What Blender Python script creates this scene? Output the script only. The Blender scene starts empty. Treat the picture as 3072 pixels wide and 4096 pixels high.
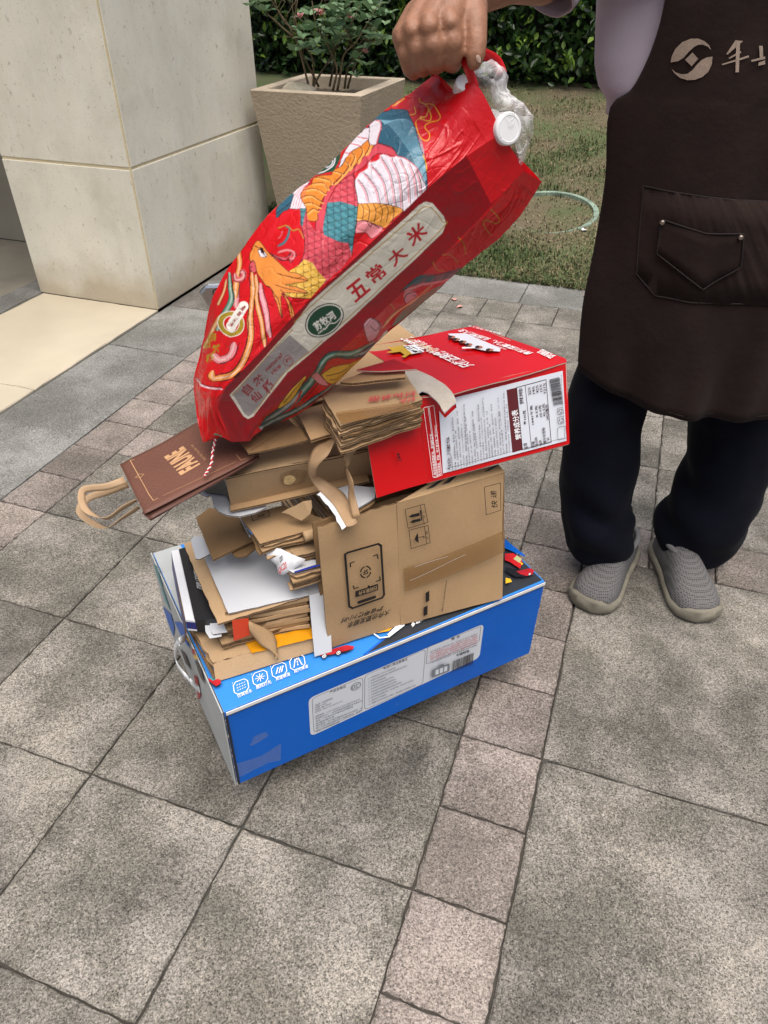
import bpy, bmesh, math, random
import numpy as np
from mathutils import Vector, Matrix, noise as mnoise
from mathutils.bvhtree import BVHTree

SC = bpy.context.scene
COL = SC.collection
# ---------------------------------------------------------------- camera
cam_data = bpy.data.cameras.new('camera')
cam_data.sensor_fit = 'HORIZONTAL'; cam_data.sensor_width = 36.0; cam_data.lens = 34.047
cam_data.clip_start = 0.02; cam_data.clip_end = 400
cam = bpy.data.objects.new('camera', cam_data); COL.objects.link(cam)
cam.location = (0, 0, 1.346); cam.rotation_euler = (math.radians(90 - 37.41), 0, 0)
SC.camera = cam
# ---------------------------------------------------------------- light
SUN_EL, SUN_AZ = math.radians(76), math.radians(-75)      # soft light from high, from behind the viewer
W = bpy.data.worlds.new('World'); SC.world = W; W.use_nodes = True
wn = W.node_tree.nodes; wl = W.node_tree.links
sky = wn.new('ShaderNodeTexSky'); sky.sky_type = 'NISHITA'; sky.sun_disc = False
sky.sun_elevation = SUN_EL; sky.sun_rotation = math.radians(90) - SUN_AZ
sky.air_density = 1.0; sky.dust_density = 6.0; sky.ozone_density = 0.6
bg = wn['Background']; bg.inputs['Strength'].default_value = 0.058
wl.new(sky.outputs[0], bg.inputs[0])
sd = bpy.data.lights.new('sun', 'SUN'); sd.energy = 1.5; sd.angle = math.radians(62); sd.color = (1.0, 0.97, 0.93)
so = bpy.data.objects.new('sun', sd); COL.objects.link(so)
sdir = Vector((math.cos(SUN_EL) * math.cos(SUN_AZ), math.cos(SUN_EL) * math.sin(SUN_AZ), math.sin(SUN_EL)))
so.rotation_euler = sdir.to_track_quat('Z', 'Y').to_euler(); so.location = sdir * 20
SC.view_settings.view_transform = 'Standard'; SC.view_settings.look = 'None'
SC.view_settings.gamma = 1.0; SC.view_settings.exposure = 1.22; SC.view_settings.use_curve_mapping = False
SC.cycles.use_denoising = True
SC.cycles.max_bounces = 8; SC.cycles.transparent_max_bounces = 16

RNG = random.Random(7)
NP = np.random.default_rng(11)
V = Vector

# ---------------------------------------------------------------- materials
MATS = {}
def srgb(r, g, b):
    f = lambda c: ((c / 255 + 0.055) / 1.055) ** 2.4 if c / 255 > 0.04045 else c / 255 / 12.92
    return (f(r), f(g), f(b))

def M(name, col, rough=0.6, var=0.0, vscale=8.0, bump=0.0, bscale=60.0, spec=0.4, metal=0.0, coords='Object',
      bdist=0.002, detail=5.0, rvar=0.0, sheen=0.0, coat=0.0, grain=0.0, gscale=400.0, stretch=None, objvar=0.0):
    """A procedural Principled material: base colour, patchy variation, fine grain and bump."""
    if name in MATS: return MATS[name]
    m = bpy.data.materials.new(name); m.use_nodes = True
    n = m.node_tree.nodes; l = m.node_tree.links; p = n['Principled BSDF']
    p.inputs['Base Color'].default_value = (*col, 1); p.inputs['Roughness'].default_value = rough
    p.inputs['Specular IOR Level'].default_value = spec; p.inputs['Metallic'].default_value = metal
    p.inputs['Sheen Weight'].default_value = sheen; p.inputs['Coat Weight'].default_value = coat
    tc = n.new('ShaderNodeTexCoord'); src = tc.outputs['Object']
    if coords == 'World':
        src = n.new('ShaderNodeNewGeometry').outputs['Position']
    if stretch:
        mp = n.new('ShaderNodeMapping'); mp.inputs['Scale'].default_value = stretch; l.new(src, mp.inputs[0]); src = mp.outputs[0]
    def nz(scale, det=5.0, rgh=0.6):
        t = n.new('ShaderNodeTexNoise'); t.inputs['Scale'].default_value = scale
        t.inputs['Detail'].default_value = det; t.inputs['Roughness'].default_value = rgh
        l.new(src, t.inputs['Vector']); return t.outputs['Fac']
    def mul(colsock, fac, amt):
        mr = n.new('ShaderNodeMapRange'); mr.inputs['From Min'].default_value = 0.25; mr.inputs['From Max'].default_value = 0.75
        mr.inputs['To Min'].default_value = 1 - amt; mr.inputs['To Max'].default_value = 1 + amt; l.new(fac, mr.inputs['Value'])
        mx = n.new('ShaderNodeMix'); mx.data_type = 'RGBA'; mx.blend_type = 'MULTIPLY'; mx.inputs['Factor'].default_value = 1
        l.new(colsock, mx.inputs['A']); l.new(mr.outputs[0], mx.inputs['B']); return mx.outputs['Result']
    rgb = n.new('ShaderNodeRGB'); rgb.outputs[0].default_value = (*col, 1); c = rgb.outputs[0]
    if var: c = mul(c, nz(vscale), var)
    if grain: c = mul(c, nz(gscale, 2.0), grain)
    if objvar:
        oi = n.new('ShaderNodeObjectInfo'); mo = n.new('ShaderNodeMapRange'); mo.inputs['To Min'].default_value = 1 - objvar; mo.inputs['To Max'].default_value = 1 + objvar * .8; l.new(oi.outputs['Random'], mo.inputs['Value'])
        mx = n.new('ShaderNodeMix'); mx.data_type = 'RGBA'; mx.blend_type = 'MULTIPLY'; mx.inputs['Factor'].default_value = 1; l.new(c, mx.inputs['A']); l.new(mo.outputs[0], mx.inputs['B']); c = mx.outputs['Result']
    l.new(c, p.inputs['Base Color'])
    if rvar:
        mr = n.new('ShaderNodeMapRange'); mr.inputs['To Min'].default_value = rough - rvar; mr.inputs['To Max'].default_value = rough + rvar
        l.new(nz(vscale * 2.3), mr.inputs['Value']); l.new(mr.outputs[0], p.inputs['Roughness'])
    if bump:
        b = n.new('ShaderNodeBump'); b.inputs['Strength'].default_value = bump; b.inputs['Distance'].default_value = bdist
        l.new(nz(bscale, detail), b.inputs['Height']); l.new(b.outputs[0], p.inputs['Normal'])
    MATS[name] = m
    return m

# ---------------------------------------------------------------- mesh helpers
def tag(o, label=None, cat=None, group=None, kind=None):
    if label: o['label'] = label
    if cat: o['category'] = cat
    if group: o['group'] = group
    if kind: o['kind'] = kind
    return o

def empty(name, loc, label=None, cat=None, group=None):
    o = bpy.data.objects.new(name, None); COL.objects.link(o); o.location = loc
    o.empty_display_size = 0.05
    return tag(o, label, cat, group)

def world_loc(o):
    v = V((0, 0, 0))
    while o is not None:
        v += o.location; o = o.parent
    return v

class MB:
    """Collects world-space geometry; build() links it as one mesh object."""
    def __init__(s): s.v = []; s.f = []; s.m = []; s.uv = None
    def add(s, vs, fs, mi=0):
        b = len(s.v); s.v += [tuple(p) for p in vs]; s.f += [tuple(i + b for i in f) for f in fs]; s.m += [mi] * len(fs); return s
    def prism(s, poly, off, mi=0, side=None):
        n = len(poly); off = V(off); a = [V(p) for p in poly]; b = [p + off for p in a]
        side = mi if side is None else side
        nrm = sum(((a[i] - a[0]).cross(a[(i + 1) % n] - a[0]) for i in range(1, n - 1)), V())
        flip = nrm.dot(off) > 0
        top = tuple(range(n)); bot = tuple(range(2 * n - 1, n - 1, -1))
        sd = [(i, i + n, (i + 1) % n + n, (i + 1) % n) for i in range(n)]
        if flip: top, bot, sd = top[::-1], bot[::-1], [q[::-1] for q in sd]
        k = len(s.v); s.v += [tuple(p) for p in a + b]
        for q, mm in [(top, mi), (bot, mi)] + [(q, side) for q in sd]:
            s.f.append(tuple(i + k for i in q)); s.m.append(mm)
        return s
    def box(s, lo, hi, mi=0, M4=None):
        x0, y0, z0 = lo; x1, y1, z1 = hi
        vs = [V(p) for p in ((x0,y0,z0),(x1,y0,z0),(x1,y1,z0),(x0,y1,z0),(x0,y0,z1),(x1,y0,z1),(x1,y1,z1),(x0,y1,z1))]
        if M4 is not None: vs = [M4 @ p for p in vs]
        return s.add(vs, [(3,2,1,0),(4,5,6,7),(0,1,5,4),(1,2,6,5),(2,3,7,6),(3,0,4,7)], mi)
    def tube(s, pts, rad, seg=8, mi=0, cap=True):
        pts = [V(p) for p in pts]; n = len(pts)
        rads = rad if isinstance(rad, (list, tuple)) else [rad] * n
        t0 = (pts[1] - pts[0]).normalized(); u = t0.orthogonal().normalized()
        rings = []
        for i, p in enumerate(pts):
            t = (pts[min(i + 1, n - 1)] - pts[max(i - 1, 0)]).normalized()
            u = (u - t * u.dot(t)); u = u.normalized() if u.length > 1e-9 else t.orthogonal().normalized()
            w = t.cross(u)
            rings.append([p + (u * math.cos(2 * math.pi * k / seg) + w * math.sin(2 * math.pi * k / seg)) * rads[i] for k in range(seg)])
        vs = [q for r in rings for q in r]; fs = []
        for i in range(n - 1):
            for k in range(seg):
                a = i * seg + k; b = i * seg + (k + 1) % seg; fs.append((a, b, b + seg, a + seg))
        if cap: fs += [tuple(range(seg))[::-1], tuple((n - 1) * seg + k for k in range(seg))]
        return s.add(vs, fs, mi)
    def grid(s, P, mi=0, closed=False):
        nr, nc = len(P), len(P[0]); fs = []
        for i in range(nr - 1):
            for j in range(nc if closed else nc - 1):
                a = i * nc + j; b = i * nc + (j + 1) % nc; fs.append((a, b, b + nc, a + nc))
        return s.add([p for r in P for p in r], fs, mi)
    def build(s, name, mats, parent=None, smooth=False, origin=None, bevel=0.0, solid=0.0, subsurf=0, angle=None):
        if not isinstance(mats, (list, tuple)): mats = [mats]
        vs = np.array(s.v, float)
        if parent is not None: o0 = np.array(world_loc(parent)); loc = (0, 0, 0)
        else:
            o0 = np.array(origin) if origin is not None else np.array([(vs[:,0].min()+vs[:,0].max())/2, (vs[:,1].min()+vs[:,1].max())/2, vs[:,2].min()])
            loc = tuple(o0)
        me = bpy.data.meshes.new(name); me.from_pydata((vs - o0).tolist(), [], s.f)
        for m in mats: me.materials.append(m)
        if len(mats) > 1: me.polygons.foreach_set('material_index', s.m)
        if smooth: me.polygons.foreach_set('use_smooth', [True] * len(me.polygons))
        me.validate(); me.update()
        o = bpy.data.objects.new(name, me); COL.objects.link(o); o.location = loc
        if parent is not None: o.parent = parent
        if bevel:
            md = o.modifiers.new('bevel', 'BEVEL'); md.width = bevel; md.segments = 2; md.limit_method = 'ANGLE'; md.angle_limit = math.radians(40)
        if solid:
            md = o.modifiers.new('solid', 'SOLIDIFY'); md.thickness = abs(solid); md.offset = -1 if solid > 0 else 1
        if subsurf:
            md = o.modifiers.new('sub', 'SUBSURF'); md.levels = md.render_levels = subsurf
        return o

def lerp(a, b, t): return V(a) * (1 - t) + V(b) * t
def bil(q, s, t): return lerp(lerp(q[0], q[1], s), lerp(q[3], q[2], s), t)
def fnoise(p, sc, seed=0.0): return mnoise.noise(V(p) * sc + V((seed * 3.1, seed * 1.7, seed * 5.3)))

def catmull(P, n):
    """Resample a list of points with a Catmull-Rom spline to n points (uniform in parameter)."""
    P = np.array(P, float); k = len(P)
    Q = np.vstack([2 * P[0] - P[1], P, 2 * P[-1] - P[-2]])
    t = np.linspace(0, k - 1, n); i = np.minimum(t.astype(int), k - 2); f = (t - i)[:, None]
    p0, p1, p2, p3 = Q[i], Q[i + 1], Q[i + 2], Q[i + 3]
    return 0.5 * (2 * p1 + (p2 - p0) * f + (2 * p0 - 5 * p1 + 4 * p2 - p3) * f ** 2 + (3 * p1 - p0 - 3 * p2 + p3) * f ** 3)

def panel(mb, quad, th, nx=10, ny=8, warp=0.003, wsc=6.0, seed=1.0, mi=0, side=1, curl=None, rag=None):
    """A bent sheet of board: quad (4 world corners, seen face up), thickness th behind it. rag: {edge: amount} torn edges (0 s=0,1 s=1,2 t=0,3 t=1)."""
    q = [V(p) for p in quad]
    nrm = ((q[1] - q[0]).cross(q[3] - q[0])).normalized()
    F = []
    for j in range(ny + 1):
        row = []
        for i in range(nx + 1):
            s, t = i / nx, j / ny
            ss, tt = s, t
            if rag:
                if 0 in rag and i == 0: ss += rag[0] * abs(fnoise((0, t * 9, seed), 1.7, seed))
                if 1 in rag and i == nx: ss -= rag[1] * abs(fnoise((1, t * 9, seed), 1.7, seed))
                if 2 in rag and j == 0: tt += rag[2] * abs(fnoise((s * 9, 0, seed), 1.7, seed))
                if 3 in rag and j == ny: tt -= rag[3] * abs(fnoise((s * 9, 1, seed), 1.7, seed))
            p = bil(q, ss, tt)
            p = p + nrm * (warp * fnoise(p, wsc, seed))
            if curl: p = p + V(curl(s, t))
            row.append(p)
        F.append(row)
    nc = nx + 1; n = (nx + 1) * (ny + 1)
    vs = [p for r in F for p in r] + [p - nrm * th for r in F for p in r]
    k0 = len(mb.v)
    fs = []; ms = []
    for j in range(ny):
        for i in range(nx):
            a = j * nc + i; fs.append((a, a + 1, a + 1 + nc, a + nc)); ms.append(mi)
            fs.append((a + n, a + nc + n, a + 1 + nc + n, a + 1 + n)); ms.append(mi)
    bd = [(i, i + 1) for i in range(nx)] + [(j * nc + nx, (j + 1) * nc + nx) for j in range(ny)] + \
         [(ny * nc + i + 1, ny * nc + i) for i in range(nx)] + [((j + 1) * nc, j * nc) for j in range(ny)]
    fl = th > .002                                      # the rim of corrugated board: liner, flutes, liner
    for a, b in bd:
        if not fl: fs.append((b, a, a + n, b + n)); ms.append(side); continue
        m = len(vs); vs += [lerp(vs[a], vs[a + n], .2), lerp(vs[b], vs[b + n], .2), lerp(vs[a], vs[a + n], .8), lerp(vs[b], vs[b + n], .8)]
        fs += [(b, a, m, m + 1), (m + 1, m, m + 2, m + 3), (m + 3, m + 2, a + n, b + n)]; ms += [mi, side, mi]
    k = len(mb.v); mb.v += [tuple(p) for p in vs]; mb.f += [tuple(i + k for i in f) for f in fs]; mb.m += ms
    return mb

def panel_n(quad):
    q = [V(p) for p in quad]; return ((q[1] - q[0]).cross(q[3] - q[0])).normalized()

# ---------------------------------------------------------------- print: flat lettering and shapes laid on a face
_TXT = {}
def glyphs(s, bold=0.0, res=2):
    key = (s, bold, res)
    if key not in _TXT:
        cu = bpy.data.curves.new('txt', 'FONT'); cu.body = s; cu.size = 1.0; cu.offset = bold; cu.resolution_u = res
        ob = bpy.data.objects.new('txt', cu); COL.objects.link(ob)
        dg = bpy.context.evaluated_depsgraph_get(); dg.update()
        me = bpy.data.meshes.new_from_object(ob.evaluated_get(dg))
        me.calc_loop_triangles()
        vs = np.array([v.co[:2] for v in me.vertices]) if len(me.vertices) else np.zeros((0, 2))
        tr = [tuple(t.vertices) for t in me.loop_triangles]
        bpy.data.objects.remove(ob); bpy.data.curves.remove(cu); bpy.data.meshes.remove(me)
        _TXT[key] = (vs, tr)
    return _TXT[key]

class Print:
    """Inked shapes on a surface: every call lays one shape a hair above the last. Frame: p0 origin, ex, ey (world), or a warp function."""
    def __init__(s, normal, lift=0.0006, step=0.00012, warp=None):
        s.n = V(normal).normalized(); s.h = lift; s.step = step; s.mb = MB(); s.mats = []; s.warp = warp
    def mi(s, mat):
        if mat not in s.mats: s.mats.append(mat)
        return s.mats.index(mat)
    def put(s, pts, faces, mat):
        off = s.n * s.h
        pts = [V(p) for p in pts]
        if s.warp: pts = [s.warp(p) for p in pts]
        # keep the faces turned towards the normal
        out = []
        for f in faces:
            a, b, c = pts[f[0]], pts[f[1]], pts[f[2]]
            out.append(f if (b - a).cross(c - a).dot(s.n) >= 0 else tuple(f)[::-1])
        s.mb.add([p + off for p in pts], out, s.mi(mat)); s.h += s.step
    def poly(s, pts, mat): s.put(pts, [tuple(range(len(pts)))], mat)
    def line(s, pts, w, mat, closed=False):
        P = [V(p) for p in pts]
        if closed: P = P + [P[0]]
        vs = []; fs = []
        for a, b in zip(P[:-1], P[1:]):
            d = b - a
            if d.length < 1e-7: continue
            d.normalize(); c = s.n.cross(d) * (w / 2); e = d * (w * 0.45); k = len(vs)
            vs += [a - c - e, b - c + e, b + c + e, a + c - e]; fs.append((k, k + 1, k + 2, k + 3))
        s.put(vs, fs, mat)
    def text(s, string, p0, p1, p2, mat, bold=0.0, res=2):
        """string fitted to the parallelogram p0 (lower left), p1 (lower right), p2 (upper left)."""
        vs, tr = glyphs(string, bold, res)
        if not len(vs): return
        lo, hi = vs.min(0), vs.max(0); w = (vs - lo) / np.maximum(hi - lo, 1e-6)
        p0, p1, p2 = V(p0), V(p1), V(p2)
        s.put([p0 + (p1 - p0) * a + (p2 - p0) * b for a, b in w], tr, mat)
    def build(s, parent, name='print'):
        o = s.mb.build(name, s.mats, parent); o['kind'] = 'stuff'; return o

def ring(c, ex, ey, n=24, a0=0.0, a1=2 * math.pi):
    c, ex, ey = V(c), V(ex), V(ey)
    return [c + ex * math.cos(a0 + (a1 - a0) * k / n) + ey * math.sin(a0 + (a1 - a0) * k / n) for k in range(n)]

# surveyed world coordinates (metres)
G = {
  'box': ((-0.2791,0.7842,0.0912),(0.3314,1.1195,0.085),(0.1096,1.5234,0.0973),(-0.5008,1.1881,0.1035),(-0.2744,0.7799,0.3171),(0.336,1.1152,0.3109),(0.1143,1.519,0.3232),(-0.4961,1.1838,0.3294)),
  'bx_label': ((-0.1398,0.8556,0.2592),(0.2047,1.0446,0.2596),(0.2043,1.0477,0.1518),(-0.1433,0.8572,0.141)),
  'lb1': ((-0.1336,0.8591,0.2548),(-0.0405,0.9102,0.2542),(-0.0439,0.9115,0.1495),(-0.1365,0.8608,0.1471)),
  'lb2': ((-0.037,0.912,0.256),(0.0818,0.9772,0.2579),(0.0797,0.9794,0.1484),(-0.0394,0.914,0.1491)),
  'lb3': ((0.0856,0.9792,0.2609),(0.1985,1.0413,0.2555),(0.1984,1.0427,0.2081),(0.0851,0.9806,0.2089)),
  'lt1': ((-0.1021,0.8766,0.2467),(-0.0725,0.8929,0.2454),(-0.102,0.8764,0.2548)),
  'lt2': ((-0.0017,0.9316,0.2503),(0.046,0.9579,0.2476),(-0.002,0.9312,0.2587)),
  'lt3': ((0.135,1.0067,0.2506),(0.1542,1.0172,0.2493),(0.1342,1.006,0.2583)),
  'lt4': ((0.1501,1.0167,0.1908),(0.1783,1.0323,0.1881),(0.1492,1.016,0.1996)),
  'ccc': ((-0.0545,0.9031,0.236),(-0.0454,0.9081,0.2356),(-0.0543,0.9029,0.2464)),
  'bar1': ((0.1402,1.0124,0.1543),(0.1871,1.0383,0.1496),(0.1863,1.0368,0.1845),(0.1402,1.0114,0.1876)),
  'batt': ((0.0958,0.9878,0.1625),(0.1343,1.0091,0.1592),(0.1334,1.0078,0.1857),(0.0954,0.9868,0.1892)),
  'lr1': (((-0.1308,0.8614,0.2297),(-0.0779,0.8905,0.2284),(-0.1305,0.8614,0.2346)),((-0.1311,0.8614,0.2231),(-0.078,0.8906,0.2217),(-0.1308,0.8614,0.228)),((-0.1313,0.8615,0.2164),(-0.0781,0.8908,0.2149),(-0.131,0.8615,0.2214)),((-0.1316,0.8616,0.2097),(-0.0782,0.8909,0.208),(-0.1313,0.8616,0.2147)),((-0.1316,0.8619,0.1963),(-0.0446,0.9099,0.1902),(-0.1314,0.8619,0.2014)),((-0.1319,0.862,0.1891),(-0.0446,0.9101,0.1827),(-0.1316,0.862,0.1941)),((-0.1322,0.8621,0.1818),(-0.0446,0.9104,0.1752),(-0.1319,0.8621,0.1869)),((-0.1325,0.8621,0.1744),(-0.0446,0.9106,0.1676),(-0.1322,0.8621,0.1796)),((-0.1328,0.8622,0.167),(-0.0446,0.9108,0.1599),(-0.1325,0.8622,0.1722)),((-0.1331,0.8623,0.1596),(-0.0446,0.9111,0.1522),(-0.1328,0.8623,0.1648)),((-0.1334,0.8623,0.1521),(-0.0446,0.9113,0.1445),(-0.1331,0.8624,0.1573))),
  'lr2': (((-0.0321,0.9152,0.2425),(0.0443,0.9572,0.2409),(-0.032,0.915,0.2475)),((-0.0321,0.9154,0.234),(0.0446,0.9576,0.2321),(-0.0321,0.9153,0.2391)),((-0.0322,0.9156,0.2255),(0.0449,0.958,0.2233),(-0.0321,0.9155,0.2305)),((-0.0322,0.9159,0.2168),(0.0451,0.9584,0.2145),(-0.0321,0.9158,0.2219)),((-0.0323,0.9161,0.2081),(0.0454,0.9588,0.2055),(-0.0322,0.916,0.2133)),((-0.0323,0.9164,0.1993),(0.0457,0.9593,0.1965),(-0.0322,0.9163,0.2045)),((-0.0323,0.9166,0.1905),(0.0459,0.9597,0.1875),(-0.0323,0.9165,0.1957)),((-0.0324,0.9169,0.1816),(0.0462,0.9601,0.1783),(-0.0323,0.9168,0.1868)),((-0.0324,0.9171,0.1726),(0.0465,0.9606,0.1691),(-0.0323,0.917,0.1779)),((-0.0324,0.9174,0.1635),(0.0468,0.961,0.1598),(-0.0324,0.9173,0.1689))),
  'lr3': (((0.09,0.9821,0.2444),(0.1908,1.0377,0.2381),(0.0898,0.9818,0.2496)),((0.0901,0.9824,0.2378),(0.1912,1.0381,0.2312),(0.0899,0.9821,0.243)),((0.0902,0.9826,0.2312),(0.1916,1.0385,0.2243),(0.09,0.9824,0.2364)),((0.0903,0.9829,0.2245),(0.1921,1.039,0.2174),(0.0901,0.9826,0.2298)),((0.0904,0.9832,0.2178),(0.1925,1.0394,0.2104),(0.0902,0.9829,0.2231)),((0.0905,0.9835,0.211),(0.1929,1.0399,0.2034),(0.0903,0.9832,0.2163))),
  'tape1': ((-0.247,0.7986,0.1946),(-0.2332,0.8062,0.1944),(-0.2135,0.8168,0.2024),(-0.2181,0.8139,0.217),(-0.2259,0.8095,0.2178),(-0.2376,0.8031,0.2182)),
  'tape2': ((-0.2755,0.7841,0.1603),(-0.2327,0.8079,0.1504),(-0.1958,0.8278,0.1618),(-0.2008,0.8266,0.1094),(-0.2213,0.8151,0.1191),(-0.2627,0.7925,0.1156),(-0.2778,0.7842,0.1152)),
  'top_dark': ((-0.0366,0.9114,0.3147),(0.0027,0.9535,0.3147),(0.0439,0.997,0.3147),(0.1059,1.0514,0.3144),(0.0277,1.2717,0.3203),(0.1375,1.332,0.3191),(0.1981,1.3548,0.3183),(0.3303,1.1183,0.311)),
  'icon0': ((-0.2534,0.8345,0.3177),(-0.2416,0.8403,0.3176),(-0.2573,0.8477,0.3181)),
  'icon1': ((-0.2219,0.8529,0.3174),(-0.2098,0.8588,0.3173),(-0.2256,0.8664,0.3178)),
  'icon2': ((-0.1898,0.8697,0.3171),(-0.1775,0.8757,0.3169),(-0.1933,0.8834,0.3174)),
  'icon3': ((-0.1583,0.887,0.3168),(-0.1458,0.8932,0.3166),(-0.1616,0.9011,0.3171)),
  'itx0': ((-0.2548,0.8083,0.3172),(-0.2311,0.8215,0.317),(-0.2572,0.8157,0.3174)),
  'itx1': ((-0.2244,0.8261,0.317),(-0.1996,0.8397,0.3167),(-0.2267,0.8337,0.3172)),
  'itx2': ((-0.1925,0.8439,0.3166),(-0.168,0.8572,0.3164),(-0.1946,0.8516,0.3168)),
  'itx3': ((-0.1612,0.8615,0.3163),(-0.1372,0.8745,0.3161),(-0.1632,0.8693,0.3165)),
  'toptx': ((0.054,0.9755,0.314),(0.0974,1.0128,0.3139),(0.0512,0.9856,0.3143)),
  'logo_y': ((-0.0151,0.9594,0.3152),(0.0093,0.9657,0.3148),(0.0183,0.9763,0.3148),(-0.0106,0.9624,0.3151)),
  'logo_fr': ((-0.0206,0.9593,0.3153),(-0.0084,0.9479,0.3148),(0.0092,0.9511,0.3145),(0.0385,0.9812,0.3145)),
  'truck': ((-0.1257,0.9039,0.3164),(-0.1113,0.9124,0.3163),(-0.0711,0.9286,0.3157),(-0.0558,0.926,0.3154),(-0.0578,0.919,0.3153),(-0.0704,0.9104,0.3154),(-0.0917,0.9073,0.3158),(-0.1105,0.9001,0.316)),
  'truckw': (((-0.1101,0.9009,0.316),(-0.1051,0.9032,0.316),(-0.1109,0.9064,0.3161)),((-0.0843,0.9091,0.3156),(-0.0792,0.9114,0.3156),(-0.085,0.9146,0.3158))),
  'car_red': ((-0.3131,0.8449,0.3192),(-0.3045,0.8489,0.3191),(-0.2901,0.8428,0.3186),(-0.2881,0.8339,0.3184),(-0.2955,0.8275,0.3185),(-0.3086,0.8374,0.3189)),
  'robot': ((0.2609,1.1904,0.3139),(0.2788,1.1927,0.3135),(0.2943,1.1782,0.3129),(0.2946,1.1636,0.3127),(0.2867,1.1436,0.3124),(0.2675,1.1648,0.3132),(0.2582,1.17,0.3135)),
  'robotw': ((0.2767,1.1741,0.3132),(0.2858,1.1854,0.3133),(0.295,1.1745,0.3129),(0.2881,1.1616,0.3127)),
  'roboty': ((0.2886,1.1652,0.3128),(0.296,1.16,0.3126),(0.292,1.1544,0.3125)),
  'racer': ((0.2768,1.1345,0.3125),(0.3091,1.1459,0.312),(0.3159,1.1389,0.3117),(0.3097,1.1264,0.3116),(0.2979,1.1209,0.3118),(0.2865,1.1259,0.3121)),
  'racerw': ((0.3042,1.127,0.3118),(0.3079,1.1288,0.3117),(0.3049,1.1312,0.3118)),
  'robarm': ((0.2566,1.1483,0.3131),(0.2778,1.1416,0.3126),(0.2952,1.1191,0.3118),(0.2734,1.1187,0.3122),(0.255,1.1358,0.3129)),
  'flame': ((0.2523,1.1147,0.3126),(0.2615,1.1115,0.3123),(0.2639,1.103,0.3121),(0.25,1.0975,0.3123)),
  'topblue': ((0.2669,1.2403,0.3147),(0.3042,1.1858,0.3129),(0.3023,1.1821,0.3128),(0.2629,1.2093,0.3142)),
  'lf_teal': (((-0.4865,1.1661,0.3152),(-0.4606,1.1195,0.3532),(-0.4563,1.1106,0.2931),(-0.4732,1.1411,0.2812)),((-0.473,1.1407,0.2749),(-0.454,1.1063,0.2939),(-0.4385,1.0777,0.2616),(-0.4623,1.1206,0.2463))),
  'lf_blue': (((-0.4997,1.1873,0.1698),(-0.4428,1.0851,0.2472),(-0.4392,1.0781,0.2162),(-0.4669,1.1269,0.1354),(-0.4857,1.1615,0.1477)),((-0.4288,1.0598,0.2526),(-0.3754,0.9644,0.3479),(-0.3711,0.9557,0.3097),(-0.3625,0.9399,0.3012),(-0.3997,1.0068,0.2576))),
  'lf_red': (((-0.354,0.9249,0.3211),(-0.3357,0.8922,0.3542),(-0.3363,0.893,0.3379),(-0.3548,0.9259,0.3039)),((-0.3769,0.9642,0.1988),(-0.358,0.9304,0.2322),(-0.3622,0.9369,0.1678),(-0.3848,0.9769,0.1023))),
  'lf_orng': (((-0.3734,0.96,0.3146),(-0.3589,0.9341,0.3362),(-0.3548,0.9264,0.332),(-0.3711,0.9557,0.3097)),((-0.348,0.9138,0.3175),(-0.3313,0.884,0.3449),(-0.326,0.8744,0.3465),(-0.3498,0.9169,0.3028))),
  'lf_dark': (((-0.3487,0.9148,0.3004),(-0.3221,0.8672,0.3425),(-0.32,0.8625,0.2942),(-0.3373,0.8937,0.2762)),((-0.4325,1.0649,0.1659),(-0.4015,1.0093,0.2066),(-0.3854,0.9796,0.1948),(-0.4152,1.0332,0.154))),
  'whiteloop': ((-0.3813,0.9577,0.3107),(-0.3678,0.8926,0.369),(-0.4128,0.9725,0.2549),(-0.4216,0.9875,0.1997),(-0.3798,0.9124,0.2538),(-0.3648,0.9255,0.1963)),
  's1': ((-0.3699,0.9619,0.352),(-0.3029,0.8603,0.352),(-0.1316,0.9252,0.352),(-0.1455,1.0453,0.352),(-0.3466,1.0453,0.352)),
  's1fr': (((-0.3029,0.8603,0.352),(-0.1305,0.9252,0.352)),((-0.2993,0.8423,0.322),(-0.1307,0.9121,0.322))),
  's1tape': ((-0.2536,0.9082,0.3535),(-0.1342,0.9456,0.3535),(-0.1298,0.9167,0.3535),(-0.237,0.8805,0.3535)),
  's2': ((-0.3949,1.1003,0.425),(-0.2892,0.8857,0.425),(-0.1367,0.9519,0.425),(-0.1444,1.0319,0.425),(-0.3592,1.1183,0.425)),
  's2fr': (((-0.2749,0.9081,0.425),(-0.1367,0.9519,0.425)),((-0.2468,0.9154,0.358),(-0.1389,0.9413,0.358))),
  'white': ((-0.3455,1.0534,0.431),(-0.2729,0.9036,0.431),(-0.1367,0.9495,0.431),(-0.1843,1.0826,0.431),(-0.3079,1.0931,0.431)),
  'white_r': ((-0.1369,0.9506,0.43),(-0.1006,0.9663,0.43),(-0.1213,1.0198,0.43),(-0.1777,1.0838,0.43)),
  'white_f': ((-0.1357,0.9485,0.432),(-0.1004,0.9642,0.432),(-0.0969,0.9124,0.323),(-0.1282,0.9,0.323)),
  'blk': ((-0.4112,1.1115,0.402),(-0.3994,1.1162,0.402),(-0.3068,0.9193,0.402),(-0.3389,0.9158,0.402)),
  'blkw': ((-0.4266,1.108,0.402),(-0.4112,1.1115,0.402),(-0.3389,0.9158,0.402),(-0.3563,0.9178,0.402)),
  'blkR': ((-0.4266,1.108,0.402),(-0.3994,1.1162,0.402),(-0.3068,0.9193,0.402),(-0.3559,0.9158,0.402)),
  'blk_tx': ((-0.3501,0.9948,0.403),(-0.3685,1.0465,0.403),(-0.3405,0.9901,0.403)),
  'orange': ((-0.2666,0.8857,0.3804),(-0.2403,0.8996,0.3802),(-0.2383,0.9006,0.4231),(-0.2639,0.8872,0.4312)),
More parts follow.
